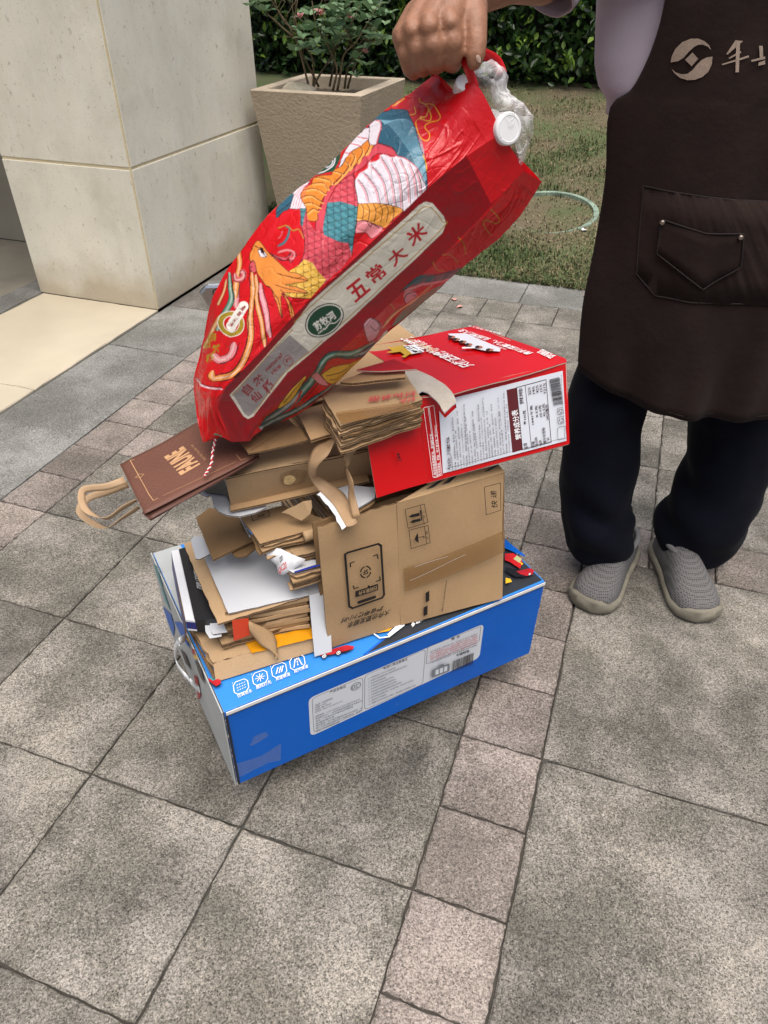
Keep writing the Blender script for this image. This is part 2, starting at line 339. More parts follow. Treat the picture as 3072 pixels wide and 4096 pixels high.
  'wtab1': ((-0.3249,0.9232,0.386),(-0.3138,0.9276,0.386),(-0.3051,0.8977,0.386),(-0.2896,0.8977,0.386),(-0.289,0.8908,0.386),(-0.3086,0.8858,0.386),(-0.3193,0.9019,0.386)),
  'wtab2': ((-0.3141,0.9184,0.391),(-0.2842,0.9242,0.391),(-0.2695,0.8986,0.391),(-0.3033,0.8922,0.391),(-0.3073,0.8972,0.391)),
  'cflap': ((-0.2382,0.901,0.415),(-0.1993,0.9094,0.372),(-0.1914,0.8818,0.335),(-0.1928,0.8867,0.345),(-0.2192,0.888,0.365),(-0.2382,0.8987,0.385)),
  'pk_dark': ((-0.3615,1.103,0.49),(-0.3407,1.1317,0.49),(-0.2781,1.1077,0.49),(-0.2382,1.0377,0.49),(-0.3054,0.9789,0.49)),
  'pk_tab': ((-0.281,1.0155,0.478),(-0.2415,1.0522,0.478),(-0.2341,1.0253,0.478),(-0.2503,1.0025,0.478),(-0.2624,0.999,0.478),(-0.2723,1.0016,0.478)),
  'pk_wtab': ((-0.3644,1.055,0.47),(-0.3621,1.0671,0.47),(-0.3492,1.0688,0.47),(-0.3416,1.0636,0.47),(-0.3216,1.0183,0.47),(-0.3381,1.003,0.47),(-0.345,1.0053,0.47)),
  'pk_strip': ((-0.2763,1.0923,0.5),(-0.2694,1.0948,0.5),(-0.2432,1.0312,0.5),(-0.2466,1.0295,0.5)),
  'pk_strip_tx': ((-0.2693,1.085,0.5006),(-0.2442,1.0325,0.5006),(-0.2726,1.0836,0.5006)),
  'pk_a': ((-0.2597,1.0355,0.545),(-0.1842,1.0661,0.545),(-0.0985,1.0196,0.545),(-0.1258,0.9982,0.545),(-0.2129,0.9569,0.545),(-0.2331,0.9933,0.545)),
  'pk_b': ((-0.2342,1.0037,0.53),(-0.1154,1.0136,0.53),(-0.1169,0.9908,0.53),(-0.1887,0.967,0.53),(-0.2099,0.9525,0.53)),
  'pk_c': ((-0.172,0.988,0.515),(-0.1495,1.0123,0.515),(-0.1136,1.0051,0.515),(-0.1107,0.9785,0.515),(-0.1559,0.9598,0.515)),
  'pk_d': ((-0.1666,0.9489,0.48),(-0.1329,0.9859,0.48),(-0.0997,0.9891,0.48),(-0.0959,0.961,0.48),(-0.1586,0.9304,0.48)),
  'pk_e': ((-0.1889,0.9596,0.495),(-0.1434,0.975,0.495),(-0.1062,0.9719,0.495),(-0.1054,0.9596,0.495),(-0.1583,0.9384,0.495)),
  'pk_blue': ((-0.1563,0.9407,0.497),(-0.1057,0.9665,0.497),(-0.1052,0.9589,0.497),(-0.154,0.9377,0.497)),
  'pk_stamp': ((-0.2383,1.0326,0.5462),(-0.2096,1.0463,0.5462),(-0.2054,1.0292,0.5462),(-0.2332,1.0158,0.5462)),
  'pk_roll': ((-0.1392,0.9773,0.545),(-0.113,0.9901,0.545)),
  'pla': ((-0.209,0.9628,0.527),(-0.1957,0.9714,0.525),(-0.1649,0.9632,0.52),(-0.1365,0.9556,0.512),(-0.1458,0.9506,0.503),(-0.159,0.9459,0.495),(-0.1772,0.9401,0.488),(-0.1846,0.9445,0.49),(-0.1887,0.9584,0.496),(-0.2,0.9601,0.508)),
  'pla_tx': ((-0.1837,0.9409,0.507),(-0.169,0.9445,0.507),(-0.1854,0.9491,0.507)),
  'sf': ((-0.1031,0.9205,0.322),(0.0321,0.9801,0.322),(0.2373,1.0529,0.322),(0.2265,1.1279,0.5775),(0.0226,1.0151,0.5895),(-0.1099,0.9355,0.5977)),
  'sf_topR': ((0.0226,1.0151,0.5895),(0.2265,1.1279,0.5775),(0.2127,1.1557,0.5825),(0.0914,1.0669,0.6015)),
  'phone': ((-0.0683,0.9495,0.5304),(-0.0634,0.9518,0.5324),(-0.0117,0.9745,0.5328),(-0.0067,0.9764,0.5273),(-0.0013,0.9713,0.4134),(-0.0049,0.9694,0.4079),(-0.0586,0.9455,0.4048),(-0.0642,0.9435,0.4113)),
  'sf_c': ((-0.0341,0.9612,0.4792),(-0.0254,0.965,0.4791),(-0.0348,0.9617,0.4916)),
  'sf_cor': (((-0.0599,0.9513,0.5009),(-0.0604,0.9515,0.5088),(-0.0537,0.9545,0.5096)),((-0.02,0.9694,0.51),(-0.0139,0.9722,0.5109),(-0.0123,0.9723,0.5022)),((-0.0159,0.9674,0.4517),(-0.0084,0.9707,0.4515),(-0.0096,0.9707,0.4595)),((-0.0563,0.9499,0.4567),(-0.0551,0.9501,0.4504),(-0.0477,0.9533,0.4502))),
  'sf_btn': ((-0.0532,0.9504,0.4435),(-0.032,0.9598,0.444),(-0.0298,0.9611,0.4491),(-0.0268,0.9622,0.4447),(-0.0126,0.9684,0.4451),(-0.0123,0.9676,0.4301),(-0.0535,0.9494,0.4293)),
  'sf_btntx': ((-0.0143,0.9675,0.4417),(-0.0479,0.9526,0.4414),(-0.0139,0.967,0.4316)),
  'sf_bar': ((-0.0504,0.95,0.418),(-0.0479,0.9512,0.4189),(-0.0176,0.9646,0.4199),(-0.0161,0.965,0.416),(-0.0176,0.9641,0.413),(-0.0476,0.9508,0.4119),(-0.0501,0.9499,0.4143)),
  'sf_t1': ((-0.0017,0.9696,0.3899),(-0.0781,0.936,0.3906),(-0.0056,0.9671,0.3782)),
  'sf_t2': ((0.0108,0.9743,0.3762),(-0.0666,0.9401,0.376),(0.0065,0.9714,0.3622)),
  'sf_up': ((0.042,1.0142,0.5355),(0.0358,1.0177,0.5751),(0.0699,1.0302,0.5778),(0.0777,1.0274,0.5391)),
  'sf_um': ((0.0483,1.0102,0.4918),(0.0434,1.0141,0.5311),(0.0779,1.0265,0.5326),(0.0833,1.023,0.4948)),
  'sf_upl': ((0.071,1.0247,0.5372),(0.0626,1.0275,0.5767)),
  'sf_uml': ((0.0764,1.0206,0.4947),(0.0715,1.0242,0.5318)),
  'sf_uptx': ((0.0727,1.0272,0.5498),(0.0706,1.0287,0.5655),(0.0685,1.0257,0.5496)),
  'sf_umtx': ((0.0793,1.0231,0.5049),(0.0778,1.0249,0.5211),(0.0748,1.0215,0.5049)),
  'sf_ar': (((0.0498,1.0187,0.5472),(0.0465,1.0183,0.5527),(0.0435,1.0167,0.5493),(0.0456,1.0171,0.5464)),),
  'sf_arrow': (((0.0455,1.0178,0.5518),(0.0423,1.0175,0.5573),(0.0614,1.0257,0.5678),(0.0616,1.0245,0.5584),(0.0568,1.0228,0.5584),(0.0569,1.0223,0.5549)),),
  'arrows': (((0.049,1.0207,0.5633),(0.0416,1.0175,0.5591),(0.0502,1.0201,0.5558)),((0.049,1.0206,0.5626),(0.0496,1.0199,0.5567),(0.0621,1.0244,0.5566),(0.0615,1.0251,0.5631)),((0.0507,1.0196,0.5517),(0.0439,1.0166,0.5475),(0.0519,1.019,0.5443)),((0.0507,1.0195,0.551),(0.0515,1.019,0.5454),(0.064,1.0235,0.5456),(0.0632,1.024,0.5514)),((0.0614,1.0257,0.5678),(0.0639,1.0266,0.5679),(0.0669,1.0246,0.5458),(0.0649,1.0238,0.5456))),
  'umb': ((0.0537,1.0146,0.5092),(0.0552,1.0161,0.516),(0.0591,1.0186,0.5235),(0.0599,1.0178,0.516),(0.0613,1.0161,0.5011),(0.0573,1.0153,0.5051)),
  'umbh': ((0.0578,1.0165,0.5125),(0.0706,1.0211,0.5128),(0.0711,1.0209,0.5102),(0.0692,1.0201,0.5093)),
  'kd': ((0.1875,1.0646,0.527),(0.1796,1.0703,0.5859),(0.2101,1.0813,0.5876),(0.2153,1.0749,0.5304)),
  'kdtx': ((0.208,1.0733,0.537),(0.2024,1.0767,0.5742),(0.1954,1.0695,0.5413)),
  'sf_tapeR': ((0.035,1.0,0.4537),(0.0776,1.0154,0.4557),(0.1677,1.0497,0.4718),(0.227,1.0727,0.4854),(0.2305,1.0668,0.4358),(0.1731,1.0445,0.4228),(0.1146,1.022,0.4105),(0.0383,0.9937,0.4018)),
  'sf_size': ((0.1128,1.0102,0.3328),(0.1183,1.0224,0.4036),(0.1097,1.0094,0.3343)),
  'sf_q': (((0.0779,1.0025,0.3649),(0.0768,1.0053,0.3872),(0.0839,1.0083,0.3904),(0.0846,1.0052,0.3674)),((0.0747,0.9969,0.3336),(0.0737,0.9995,0.3545),(0.0817,1.0028,0.3575),(0.0819,0.9997,0.3355))),
  'rb_front': ((0.0765,1.0439,0.612),(0.3515,1.1731,0.612),(0.334,1.2203,0.7561),(0.0558,1.0895,0.7557)),
  'rb_notch': ((0.0726,1.0967,0.754),(0.0875,1.0936,0.7278),(0.104,1.0957,0.713),(0.1244,1.1101,0.7256),(0.1202,1.1116,0.7347)),
  'rb_top': ((0.0558,1.0895,0.7557),(0.334,1.2203,0.7561),(0.1873,1.4109,0.7457),(-0.0278,1.3178,0.745)),
  'rb_top_torn': ((0.0539,1.0885,0.7557),(0.1129,1.0971,0.7565),(0.334,1.2203,0.7561),(0.3352,1.2353,0.7555),(0.1873,1.4109,0.7457),(-0.0445,1.3114,0.7449),(-0.0024,1.2506,0.7482),(0.0147,1.2025,0.7504),(0.0446,1.1937,0.7513),(0.0744,1.1619,0.7532),(0.0997,1.12,0.7553),(0.108,1.0973,0.7564)),
  'rb_flap': ((0.0765,1.0439,0.612),(0.0752,1.0433,0.6118),(-0.017,1.0008,0.614),(-0.0219,1.0029,0.6253),(-0.0367,1.0372,0.7326),(-0.0331,1.0403,0.7363),(0.0565,1.0859,0.7455)),
  'rb_grey': ((0.0155,1.2025,0.7504),(0.0446,1.1937,0.7513),(0.0756,1.1618,0.7532),(0.1001,1.1257,0.7551),(0.1137,1.0916,0.7567),(0.1185,1.0514,0.7584),(0.0964,1.0154,0.7594),(0.0863,1.0605,0.7574),(0.0734,1.0904,0.756),(0.064,1.0979,0.7555),(0.055,1.0857,0.7558),(0.0502,1.0682,0.7564),(0.0443,1.0943,0.7552),(0.033,1.14,0.7532)),
  'rb_white': ((0.1024,1.0599,0.622),(0.3433,1.1722,0.6196),(0.325,1.2117,0.7447),(0.0891,1.1014,0.7459)),
  'rb_wtorn': ((0.1029,1.0601,0.6218),(0.3433,1.1722,0.6196),(0.325,1.2117,0.7447),(0.12,1.1144,0.7422),(0.1244,1.1101,0.7256),(0.104,1.0957,0.713),(0.0934,1.0959,0.7265)),
  'rb_brown': ((0.2334,1.1225,0.6247),(0.2533,1.132,0.6249),(0.2354,1.1658,0.7347),(0.2161,1.1567,0.7346)),
  'rb_bt': ((0.2515,1.1388,0.645),(0.2398,1.1535,0.6975),(0.2384,1.1329,0.6455)),
  'rb_frame': ((0.2533,1.132,0.6249),(0.311,1.1589,0.6247),(0.2922,1.1931,0.7364),(0.2354,1.1658,0.7347)),
  'rb_cols': (((0.2711,1.1404,0.6252),(0.2516,1.1733,0.7345)),),
  'rb_n': (((0.2648,1.1371,0.6242),(0.2613,1.1396,0.6351),(0.2576,1.1339,0.6247)),((0.2592,1.1513,0.6681),(0.2553,1.1591,0.6932),(0.2529,1.1484,0.6683)),((0.2506,1.1615,0.7049),(0.2461,1.1699,0.7325),(0.2427,1.1579,0.7054)),((0.2737,1.1569,0.6649),(0.268,1.1672,0.6988),(0.2685,1.1544,0.6648)),((0.281,1.1645,0.6757),(0.2778,1.1711,0.6966),(0.2758,1.162,0.6756)),((0.2889,1.1675,0.6739),(0.2853,1.1742,0.6958),(0.2834,1.1649,0.6739)),((0.2956,1.1706,0.6737),(0.2922,1.1778,0.6968),(0.2904,1.1681,0.6736)),((0.3026,1.1709,0.6659),(0.2982,1.1797,0.6943),(0.2973,1.1684,0.6658)),((0.2639,1.1725,0.7174),(0.2613,1.1764,0.7308),(0.2588,1.1701,0.7173)),((0.2716,1.1761,0.7175),(0.2692,1.1802,0.7309),(0.2667,1.1739,0.7176)),((0.2787,1.1795,0.7175),(0.2763,1.1836,0.7311),(0.2738,1.1773,0.7178)),((0.2858,1.1831,0.7182),(0.2834,1.1871,0.7316),(0.2809,1.1808,0.7183)),((0.2932,1.1851,0.7143),(0.2908,1.1908,0.7321),(0.288,1.1827,0.7144)),((0.2769,1.1431,0.6251),(0.2751,1.1463,0.6357),(0.2717,1.1407,0.6251)),((0.2836,1.1462,0.6248),(0.2804,1.1513,0.642),(0.2787,1.1438,0.6247)),((0.2915,1.1501,0.6255),(0.2891,1.1526,0.6349),(0.2865,1.1477,0.6254)),((0.3002,1.1544,0.6259),(0.2952,1.1632,0.655),(0.2938,1.1515,0.6262)),((0.3059,1.1585,0.6297),(0.3049,1.1601,0.635),(0.3008,1.1563,0.6301))),
  'rb_bar': ((0.3096,1.1832,0.6893),(0.3287,1.192,0.689),(0.317,1.2045,0.7358),(0.2974,1.1952,0.7356)),
  'rb_bart': ((0.328,1.1908,0.6866),(0.3195,1.2048,0.7336),(0.325,1.1893,0.6865)),
  'rb_ic': (((0.3198,1.1809,0.6709),(0.331,1.1861,0.6709),(0.3277,1.189,0.6824),(0.3168,1.1839,0.6823)),((0.3217,1.1753,0.654),(0.3336,1.1808,0.6539),(0.3305,1.184,0.666),(0.3187,1.1785,0.6661)),((0.3228,1.1649,0.6258),(0.3407,1.1732,0.6254),(0.3365,1.1799,0.6482),(0.3201,1.1722,0.6481))),
  'rb_pn': ((0.116,1.0678,0.6258),(0.1108,1.0868,0.6814),(0.1102,1.0652,0.6261)),
  'rb_rows': (((0.1203,1.069,0.6235),(0.1108,1.0868,0.6814),(0.1174,1.0676,0.6235)),((0.1255,1.0715,0.6238),(0.117,1.1014,0.7119),(0.1225,1.0701,0.6238)),((0.1306,1.074,0.6241),(0.1227,1.0954,0.6894),(0.1277,1.0726,0.6241)),((0.1358,1.0766,0.6245),(0.1247,1.1084,0.7207),(0.1328,1.0752,0.6245)),((0.1409,1.0791,0.6248),(0.1326,1.1033,0.6979),(0.138,1.0777,0.6248)),((0.1461,1.0817,0.6251),(0.1367,1.1171,0.7287),(0.1431,1.0803,0.6251)),((0.1513,1.0842,0.6254),(0.1404,1.1104,0.7068),(0.1483,1.0828,0.6254)),((0.1565,1.0868,0.6257),(0.1484,1.1053,0.6836),(0.1535,1.0854,0.6257)),((0.1618,1.0894,0.626),(0.1524,1.1191,0.7148),(0.1588,1.088,0.626)),((0.167,1.092,0.6263),(0.1563,1.1124,0.6927),(0.164,1.0906,0.6263)),((0.1723,1.0946,0.6266),(0.1623,1.1271,0.7233),(0.1693,1.0931,0.6266)),((0.1775,1.0972,0.6269),(0.1684,1.1212,0.7007),(0.1745,1.0957,0.6269)),((0.1828,1.0998,0.6273),(0.1701,1.1342,0.7323),(0.1798,1.0983,0.6273)),((0.1881,1.1024,0.6276),(0.1785,1.1292,0.7093),(0.1851,1.1009,0.6276)),((0.1935,1.105,0.6279),(0.1847,1.1234,0.6864),(0.1904,1.1036,0.6279)),((0.1988,1.1076,0.6282),(0.1863,1.1364,0.7183),(0.1957,1.1062,0.6282)),((0.2042,1.1103,0.6285),(0.1948,1.1314,0.695),(0.2011,1.1088,0.6285)),((0.2095,1.1129,0.6288),(0.1986,1.1453,0.7264),(0.2064,1.1115,0.6288)),((0.2149,1.1156,0.6292),(0.2028,1.1387,0.7041),(0.2118,1.1141,0.6292)),((0.2203,1.1182,0.6295),(0.2086,1.1533,0.735),(0.2172,1.1168,0.6295)),((0.2257,1.1209,0.6298),(0.2151,1.1476,0.7123),(0.2226,1.1194,0.6298))),
  'rb_w1': ((0.0888,1.0528,0.62),(0.0795,1.0771,0.6946),(0.0833,1.0502,0.62)),
  'rb_w2': ((0.0971,1.0575,0.6221),(0.0869,1.0854,0.707),(0.0914,1.0547,0.6218)),
  'rb_wl': (((0.0815,1.0503,0.6224),(0.0628,1.0863,0.7389),(0.0703,1.0901,0.7396),(0.0893,1.0532,0.6204)),((0.0906,1.0541,0.6213),(0.0721,1.0908,0.7392),(0.0804,1.0946,0.739),(0.0977,1.0577,0.6219))),
  'jm': ((0.0255,1.0397,0.6633),(0.0229,1.0438,0.677),(0.018,1.0367,0.6646)),
  'rt_big': ((0.1661,1.2104,0.7531),(0.0534,1.3545,0.7452),(0.1418,1.197,0.7532)),
  'rt_r': ((0.281,1.2612,0.7534),(0.1595,1.3877,0.746),(0.266,1.2518,0.7535)),
  'rt_r2': ((0.2336,1.2806,0.7517),(0.1525,1.3572,0.7471),(0.2291,1.2774,0.7518)),
  'rt_r3': ((0.2332,1.3608,0.7486),(0.1732,1.4085,0.7455),(0.2294,1.3534,0.7488)),
  'rt_e': ((0.32,1.2459,0.7548),(0.3001,1.2775,0.7532),(0.305,1.2301,0.7551)),
  'crown': ((0.0064,1.3019,0.7463),(0.0142,1.298,0.7466),(0.031,1.3043,0.7467),(0.0394,1.3074,0.7468),(0.0617,1.268,0.7488),(0.0465,1.2619,0.7487),(0.0394,1.2487,0.7491),(0.0322,1.2524,0.7488),(0.0384,1.2622,0.7485),(0.0305,1.2763,0.7478),(0.0153,1.2722,0.7477),(0.0036,1.2741,0.7474),(0.0154,1.2839,0.7472)),
  'crownw': ((0.0365,1.304,0.7469),(0.059,1.3101,0.7471),(0.077,1.2741,0.7488),(0.0534,1.2649,0.7487)),
  'crowntx': ((0.0742,1.2742,0.7488),(0.0519,1.3068,0.7471),(0.057,1.2682,0.7487)),
  'crownt2': ((0.1044,1.2763,0.7493),(0.0735,1.3217,0.7469),(0.0872,1.2716,0.7491)),
  'chefs': ((0.1269,1.3607,0.7464),(0.1615,1.362,0.7471),(0.2208,1.2833,0.7514),(0.2182,1.2675,0.7519),(0.1915,1.2722,0.7512),(0.1736,1.2834,0.7504),(0.1567,1.309,0.7491),(0.139,1.3317,0.7478)),
  'chefw': (((0.1479,1.2881,0.7497),(0.1714,1.2884,0.7502),(0.172,1.2814,0.7505),(0.1487,1.2811,0.75)),),
  'heads': (((0.1336,1.3431,0.7473),(0.1403,1.3412,0.7475),(0.1359,1.3497,0.7471)),((0.1417,1.3301,0.7479),(0.1483,1.3283,0.7481),(0.1439,1.3366,0.7477)),((0.1532,1.3164,0.7487),(0.1597,1.3146,0.7489),(0.1554,1.3228,0.7485)),((0.163,1.3015,0.7495),(0.1695,1.2998,0.7497),(0.1652,1.3079,0.7493)),((0.181,1.288,0.7504),(0.1874,1.2863,0.7506),(0.1833,1.2942,0.7502)),((0.1998,1.2732,0.7513),(0.2062,1.2715,0.7515),(0.2022,1.2793,0.7511))),
  's5top': ((-0.26,0.9784,0.668),(-0.0255,1.0645,0.668),(-0.0457,1.1445,0.668),(-0.2744,1.0443,0.668)),
  's5fr': ((-0.2612,0.9939,0.594),(-0.0216,1.0944,0.594),(-0.0255,1.0645,0.668),(-0.26,0.9784,0.668)),
  'diecut': ((-0.3356,1.0562,0.59),(-0.3343,1.0651,0.59),(-0.2937,1.0944,0.59),(-0.2211,1.0723,0.59),(-0.2036,1.0029,0.59),(-0.2215,0.9881,0.59),(-0.2456,0.9774,0.59),(-0.2677,0.98,0.59),(-0.2832,0.9891,0.59),(-0.295,1.0046,0.59),(-0.3017,1.0265,0.59),(-0.3071,1.0369,0.59),(-0.3102,1.0317,0.59),(-0.3204,1.0369,0.59),(-0.3304,1.0456,0.59)),
  'diecut_blk': ((-0.328,1.0562,0.5925),(-0.2924,1.0889,0.5925),(-0.2639,1.0063,0.5925),(-0.2786,1.0335,0.5925),(-0.3017,1.0369,0.5925),(-0.3136,1.0404,0.5925)),
  'pb': ((-0.4282,0.9826,0.69),(-0.3545,0.8532,0.69),(-0.2289,0.9913,0.7),(-0.194,1.0143,0.702),(-0.2434,1.1687,0.702),(-0.3251,1.1009,0.696)),
  'pbq': ((-0.4282,0.9826,0.69),(-0.3545,0.8532,0.69),(-0.2035,0.9994,0.7015),(-0.2754,1.1594,0.7024)),
  'pb_tx': ((-0.2951,0.9765,0.6963),(-0.3349,1.0301,0.6959),(-0.3207,0.9451,0.6942)),
  'pb_tx2': ((-0.2885,0.9883,0.697),(-0.3206,1.0335,0.6967),(-0.2909,0.9849,0.6968)),
  'pb_orn': ((-0.4078,0.9926,0.6913),(-0.4135,0.9914,0.691),(-0.3884,0.9482,0.691),(-0.359,0.8983,0.691),(-0.3492,0.8839,0.6911),(-0.3434,0.8892,0.6915)),
  'pb_orn2': ((-0.3914,0.9422,0.6907),(-0.3883,0.9513,0.6911),(-0.38,0.9501,0.6915),(-0.3829,0.9416,0.6911)),
  'pb_orn3': ((-0.3366,0.8954,0.6921),(-0.2388,0.9822,0.6993)),
  'pb_orn4': ((-0.2417,1.0005,0.6996),(-0.2317,0.9849,0.6997),(-0.2105,0.9949,0.701)),
  'h1': ((-0.4088,0.9406,0.69),(-0.4335,0.9255,0.688),(-0.4662,0.9235,0.685),(-0.4704,0.9134,0.68),(-0.4589,0.8865,0.68),(-0.44,0.8662,0.68),(-0.4121,0.851,0.683),(-0.3941,0.87,0.688),(-0.3759,0.8878,0.69)),
  'h2': ((-0.4098,0.9502,0.675),(-0.4405,0.9393,0.668),(-0.4705,0.9346,0.66),(-0.4797,0.9167,0.655),(-0.4748,0.9026,0.652),(-0.4492,0.8792,0.652),(-0.4219,0.8627,0.656),(-0.4003,0.8741,0.665),(-0.3761,0.8902,0.675)),
  'kb': ((-0.2168,0.9787,0.715),(-0.1249,1.0189,0.715),(-0.1372,1.05,0.715),(-0.1665,1.0884,0.715),(-0.211,1.0651,0.715),(-0.2362,1.0135,0.715)),
  't1': ((-0.1512,1.1,0.722),(-0.1091,1.1582,0.722),(-0.0712,1.0347,0.722),(-0.1187,1.0058,0.722)),
  't2top': ((-0.1008,1.0598,0.775),(-0.0896,1.0941,0.775),(0.0364,1.1387,0.775),(0.0625,1.0481,0.775),(-0.0669,0.9639,0.775)),
  't2fr': ((-0.071,1.0303,0.722),(0.0563,1.096,0.722),(0.0625,1.0481,0.775),(-0.0708,0.9708,0.775)),
  't2tx': ((0.0513,1.0511,0.7765),(-0.0255,1.03,0.7765),(0.0529,1.0697,0.7765)),
  't2tx2': ((0.0498,1.0338,0.7765),(0.0245,1.0243,0.7765),(0.0513,1.05,0.7765)),
  't2tape': ((-0.0757,0.9972,0.7762),(0.0376,1.0305,0.7762),(0.0536,1.0118,0.7762),(-0.065,0.9618,0.7762)),
  't3': ((-0.0706,1.0601,0.8),(-0.0302,1.0972,0.8),(0.0353,1.11,0.8),(0.0345,1.0764,0.8),(-0.0517,1.0561,0.8)),
  't4': ((-0.0447,1.0793,0.812),(0.016,1.12,0.812),(0.0535,1.0856,0.812),(-0.0033,1.0764,0.812),(-0.0296,1.0772,0.812)),
  'wh2': ((-0.0988,1.0305,0.602),(-0.061,1.048,0.602),(-0.0159,1.0427,0.602),(-0.0156,1.0134,0.602),(-0.0448,0.9819,0.602),(-0.0713,1.0033,0.602)),
  'strip': ((-0.0998,1.0598,0.7),(-0.1124,1.0223,0.705),(-0.123,1.0,0.69),(-0.1265,0.9996,0.665),(-0.1182,0.9983,0.64),(-0.1009,0.9891,0.625),(-0.0833,0.9766,0.61),(-0.0625,0.9356,0.6)),
  'strip_w': ((-0.0788,1.0126,0.72),(-0.089,0.9864,0.71),(-0.1066,0.9829,0.69),(-0.1125,0.9928,0.665),(-0.1052,1.0116,0.645),(-0.0842,1.009,0.63),(-0.0648,1.0036,0.612),(-0.0437,0.9449,0.6)),
  'strip2': ((-0.0616,1.009,0.72),(-0.0472,1.0215,0.71),(-0.0604,1.0034,0.69),(-0.0629,1.0025,0.67),(-0.055,0.9837,0.655),(-0.0535,0.9757,0.63),(-0.0458,0.9541,0.605)),
  'hang': ((-0.1793,1.0059,0.575),(-0.1393,1.006,0.6),(-0.1256,1.0094,0.6),(-0.1277,0.996,0.58),(-0.1438,0.9957,0.565)),
  'tr_h': ((-0.3484,1.34,0.8459),(-0.3321,1.34,0.8618),(-0.2678,1.34,0.8636),(-0.2624,1.34,0.8351)),
  'sfb': ((-0.1031,0.9205,0.322),(0.0321,0.9801,0.322),(0.2373,1.0529,0.322)),
  'sack': (((-0.2942,1.0012,0.7484),(-0.2867,0.985,0.7326),(-0.2628,0.9738,0.7523),(-0.2392,0.9712,0.7411),(-0.212,0.9812,0.7375),(-0.204,0.9962,0.7429),(-0.2216,1.0118,0.7313),(-0.2864,1.015,0.7355)),((-0.3029,1.0334,0.7681),(-0.281,0.9944,0.7899),(-0.2629,0.9674,0.805),(-0.2512,0.9614,0.8084),(-0.1929,0.9854,0.7721),(-0.1911,1.0214,0.7425),(-0.2153,1.0531,0.7304),(-0.2978,1.0613,0.7497)),((-0.3068,1.0591,0.8004),(-0.2751,1.0039,0.826),(-0.249,0.9656,0.8429),(-0.2318,0.9571,0.8446),(-0.1638,0.9911,0.7982),(-0.1436,1.0421,0.7521),(-0.1767,1.0861,0.738),(-0.2994,1.0979,0.7749)),((-0.2919,1.0783,0.8596),(-0.2465,1.0133,0.8826),(-0.2079,0.9683,0.8968),(-0.1791,0.9583,0.8954),(-0.1081,0.9983,0.8449),(-0.0861,1.0583,0.7866),(-0.1217,1.1107,0.774),(-0.2782,1.125,0.8301)),((-0.256,1.0878,0.9443),(-0.2043,1.0228,0.956),(-0.1588,0.9778,0.9608),(-0.1217,0.9678,0.9527),(-0.0476,1.0078,0.8951),(-0.0216,1.0678,0.851),(-0.057,1.1221,0.8422),(-0.2359,1.1367,0.9137)),((-0.1823,1.0972,1.0339),(-0.1353,1.0322,1.0326),(-0.0928,0.9872,1.0264),(-0.0559,0.9772,1.01),(0.0137,1.0172,0.95),(0.0433,1.0772,0.906),(0.0126,1.1329,0.9038),(-0.1599,1.1487,1.0014)),((-0.0948,1.1067,1.099),(-0.0588,1.0417,1.0924),(-0.0255,0.9967,1.082),(0.0052,0.9867,1.0635),(0.0783,1.0267,1.0093),(0.1083,1.0867,0.9675),(0.0835,1.1434,0.9684),(-0.0719,1.1599,1.0687)),((-0.0187,1.1129,1.1637),(0.0065,1.0511,1.1487),(0.031,1.0084,1.131),(0.0553,0.9989,1.1075),(0.1277,1.0369,1.0566),(0.1578,1.0939,1.0077),(0.1382,1.1485,1.0152),(0.0037,1.1646,1.1338)),((0.0313,1.1126,1.1981),(0.0557,1.0606,1.1823),(0.0802,1.0246,1.1646),(0.1059,1.0166,1.1429),(0.1638,1.0486,1.0933),(0.2009,1.0966,1.0528),(0.1832,1.1436,1.0632),(0.0555,1.1572,1.1724)),((0.0689,1.1155,1.2234),(0.0848,1.07,1.2085),(0.1134,1.0385,1.2205),(0.1517,1.0315,1.167),(0.1893,1.0595,1.1154),(0.2233,1.1015,1.0923),(0.2084,1.1435,1.1041),(0.0931,1.1553,1.2019))),
  'sack_uv': (((31.0,825.0),(40.0,855.0),(66.0,840.0),(100.0,855.0),(140.0,852.0),(153.0,835.0)),((24.0,780.0),(38.52,780.0),(53.48,780.0),(68.0,780.0),(162.0,808.0),(175.0,818.0)),((19.0,725.0),(41.77,728.63),(65.23,732.37),(88.0,736.0),(200.0,772.0),(240.0,793.0)),((32.0,640.0),(73.58,648.58),(116.42,657.42),(158.0,666.0),(275.0,708.0),(315.0,742.0)),((67.0,522.0),(124.09,540.15),(182.91,558.85),(240.0,577.0),(360.0,635.0),(400.0,657.0)),((160.0,387.0),(219.4,418.68),(280.6,451.32),(340.0,483.0),(450.0,552.0),(490.0,580.0)),((285.0,280.0),(335.49,316.3),(387.51,353.7),(438.0,390.0),(550.0,458.0),(585.0,490.0)),((400.0,168.0),(440.26,214.2),(481.74,261.8),(522.0,308.0),(630.0,378.0),(660.0,428.0)),((480.0,106.0),(522.24,149.23),(565.76,193.77),(608.0,237.0),(690.0,312.0),(730.0,358.0)),((542.0,58.0),(572.0,97.0),(627.0,81.0),(686.0,187.0),(732.0,270.0),(770.0,293.0))),
  'string': ((-0.266,0.9822,0.742),(-0.2702,0.9822,0.728),(-0.2737,0.9771,0.716),(-0.273,0.961,0.709),(-0.2763,0.9441,0.705),(-0.2792,0.9304,0.7045)),
  'strap1': ((0.1136,1.042,1.2156),(0.1067,1.042,1.2305),(0.0992,1.046,1.2458),(0.0914,1.06,1.2605),(0.0779,1.075,1.2665),(0.0675,1.085,1.256),(0.0644,1.09,1.238),(0.0669,1.102,1.2228)),
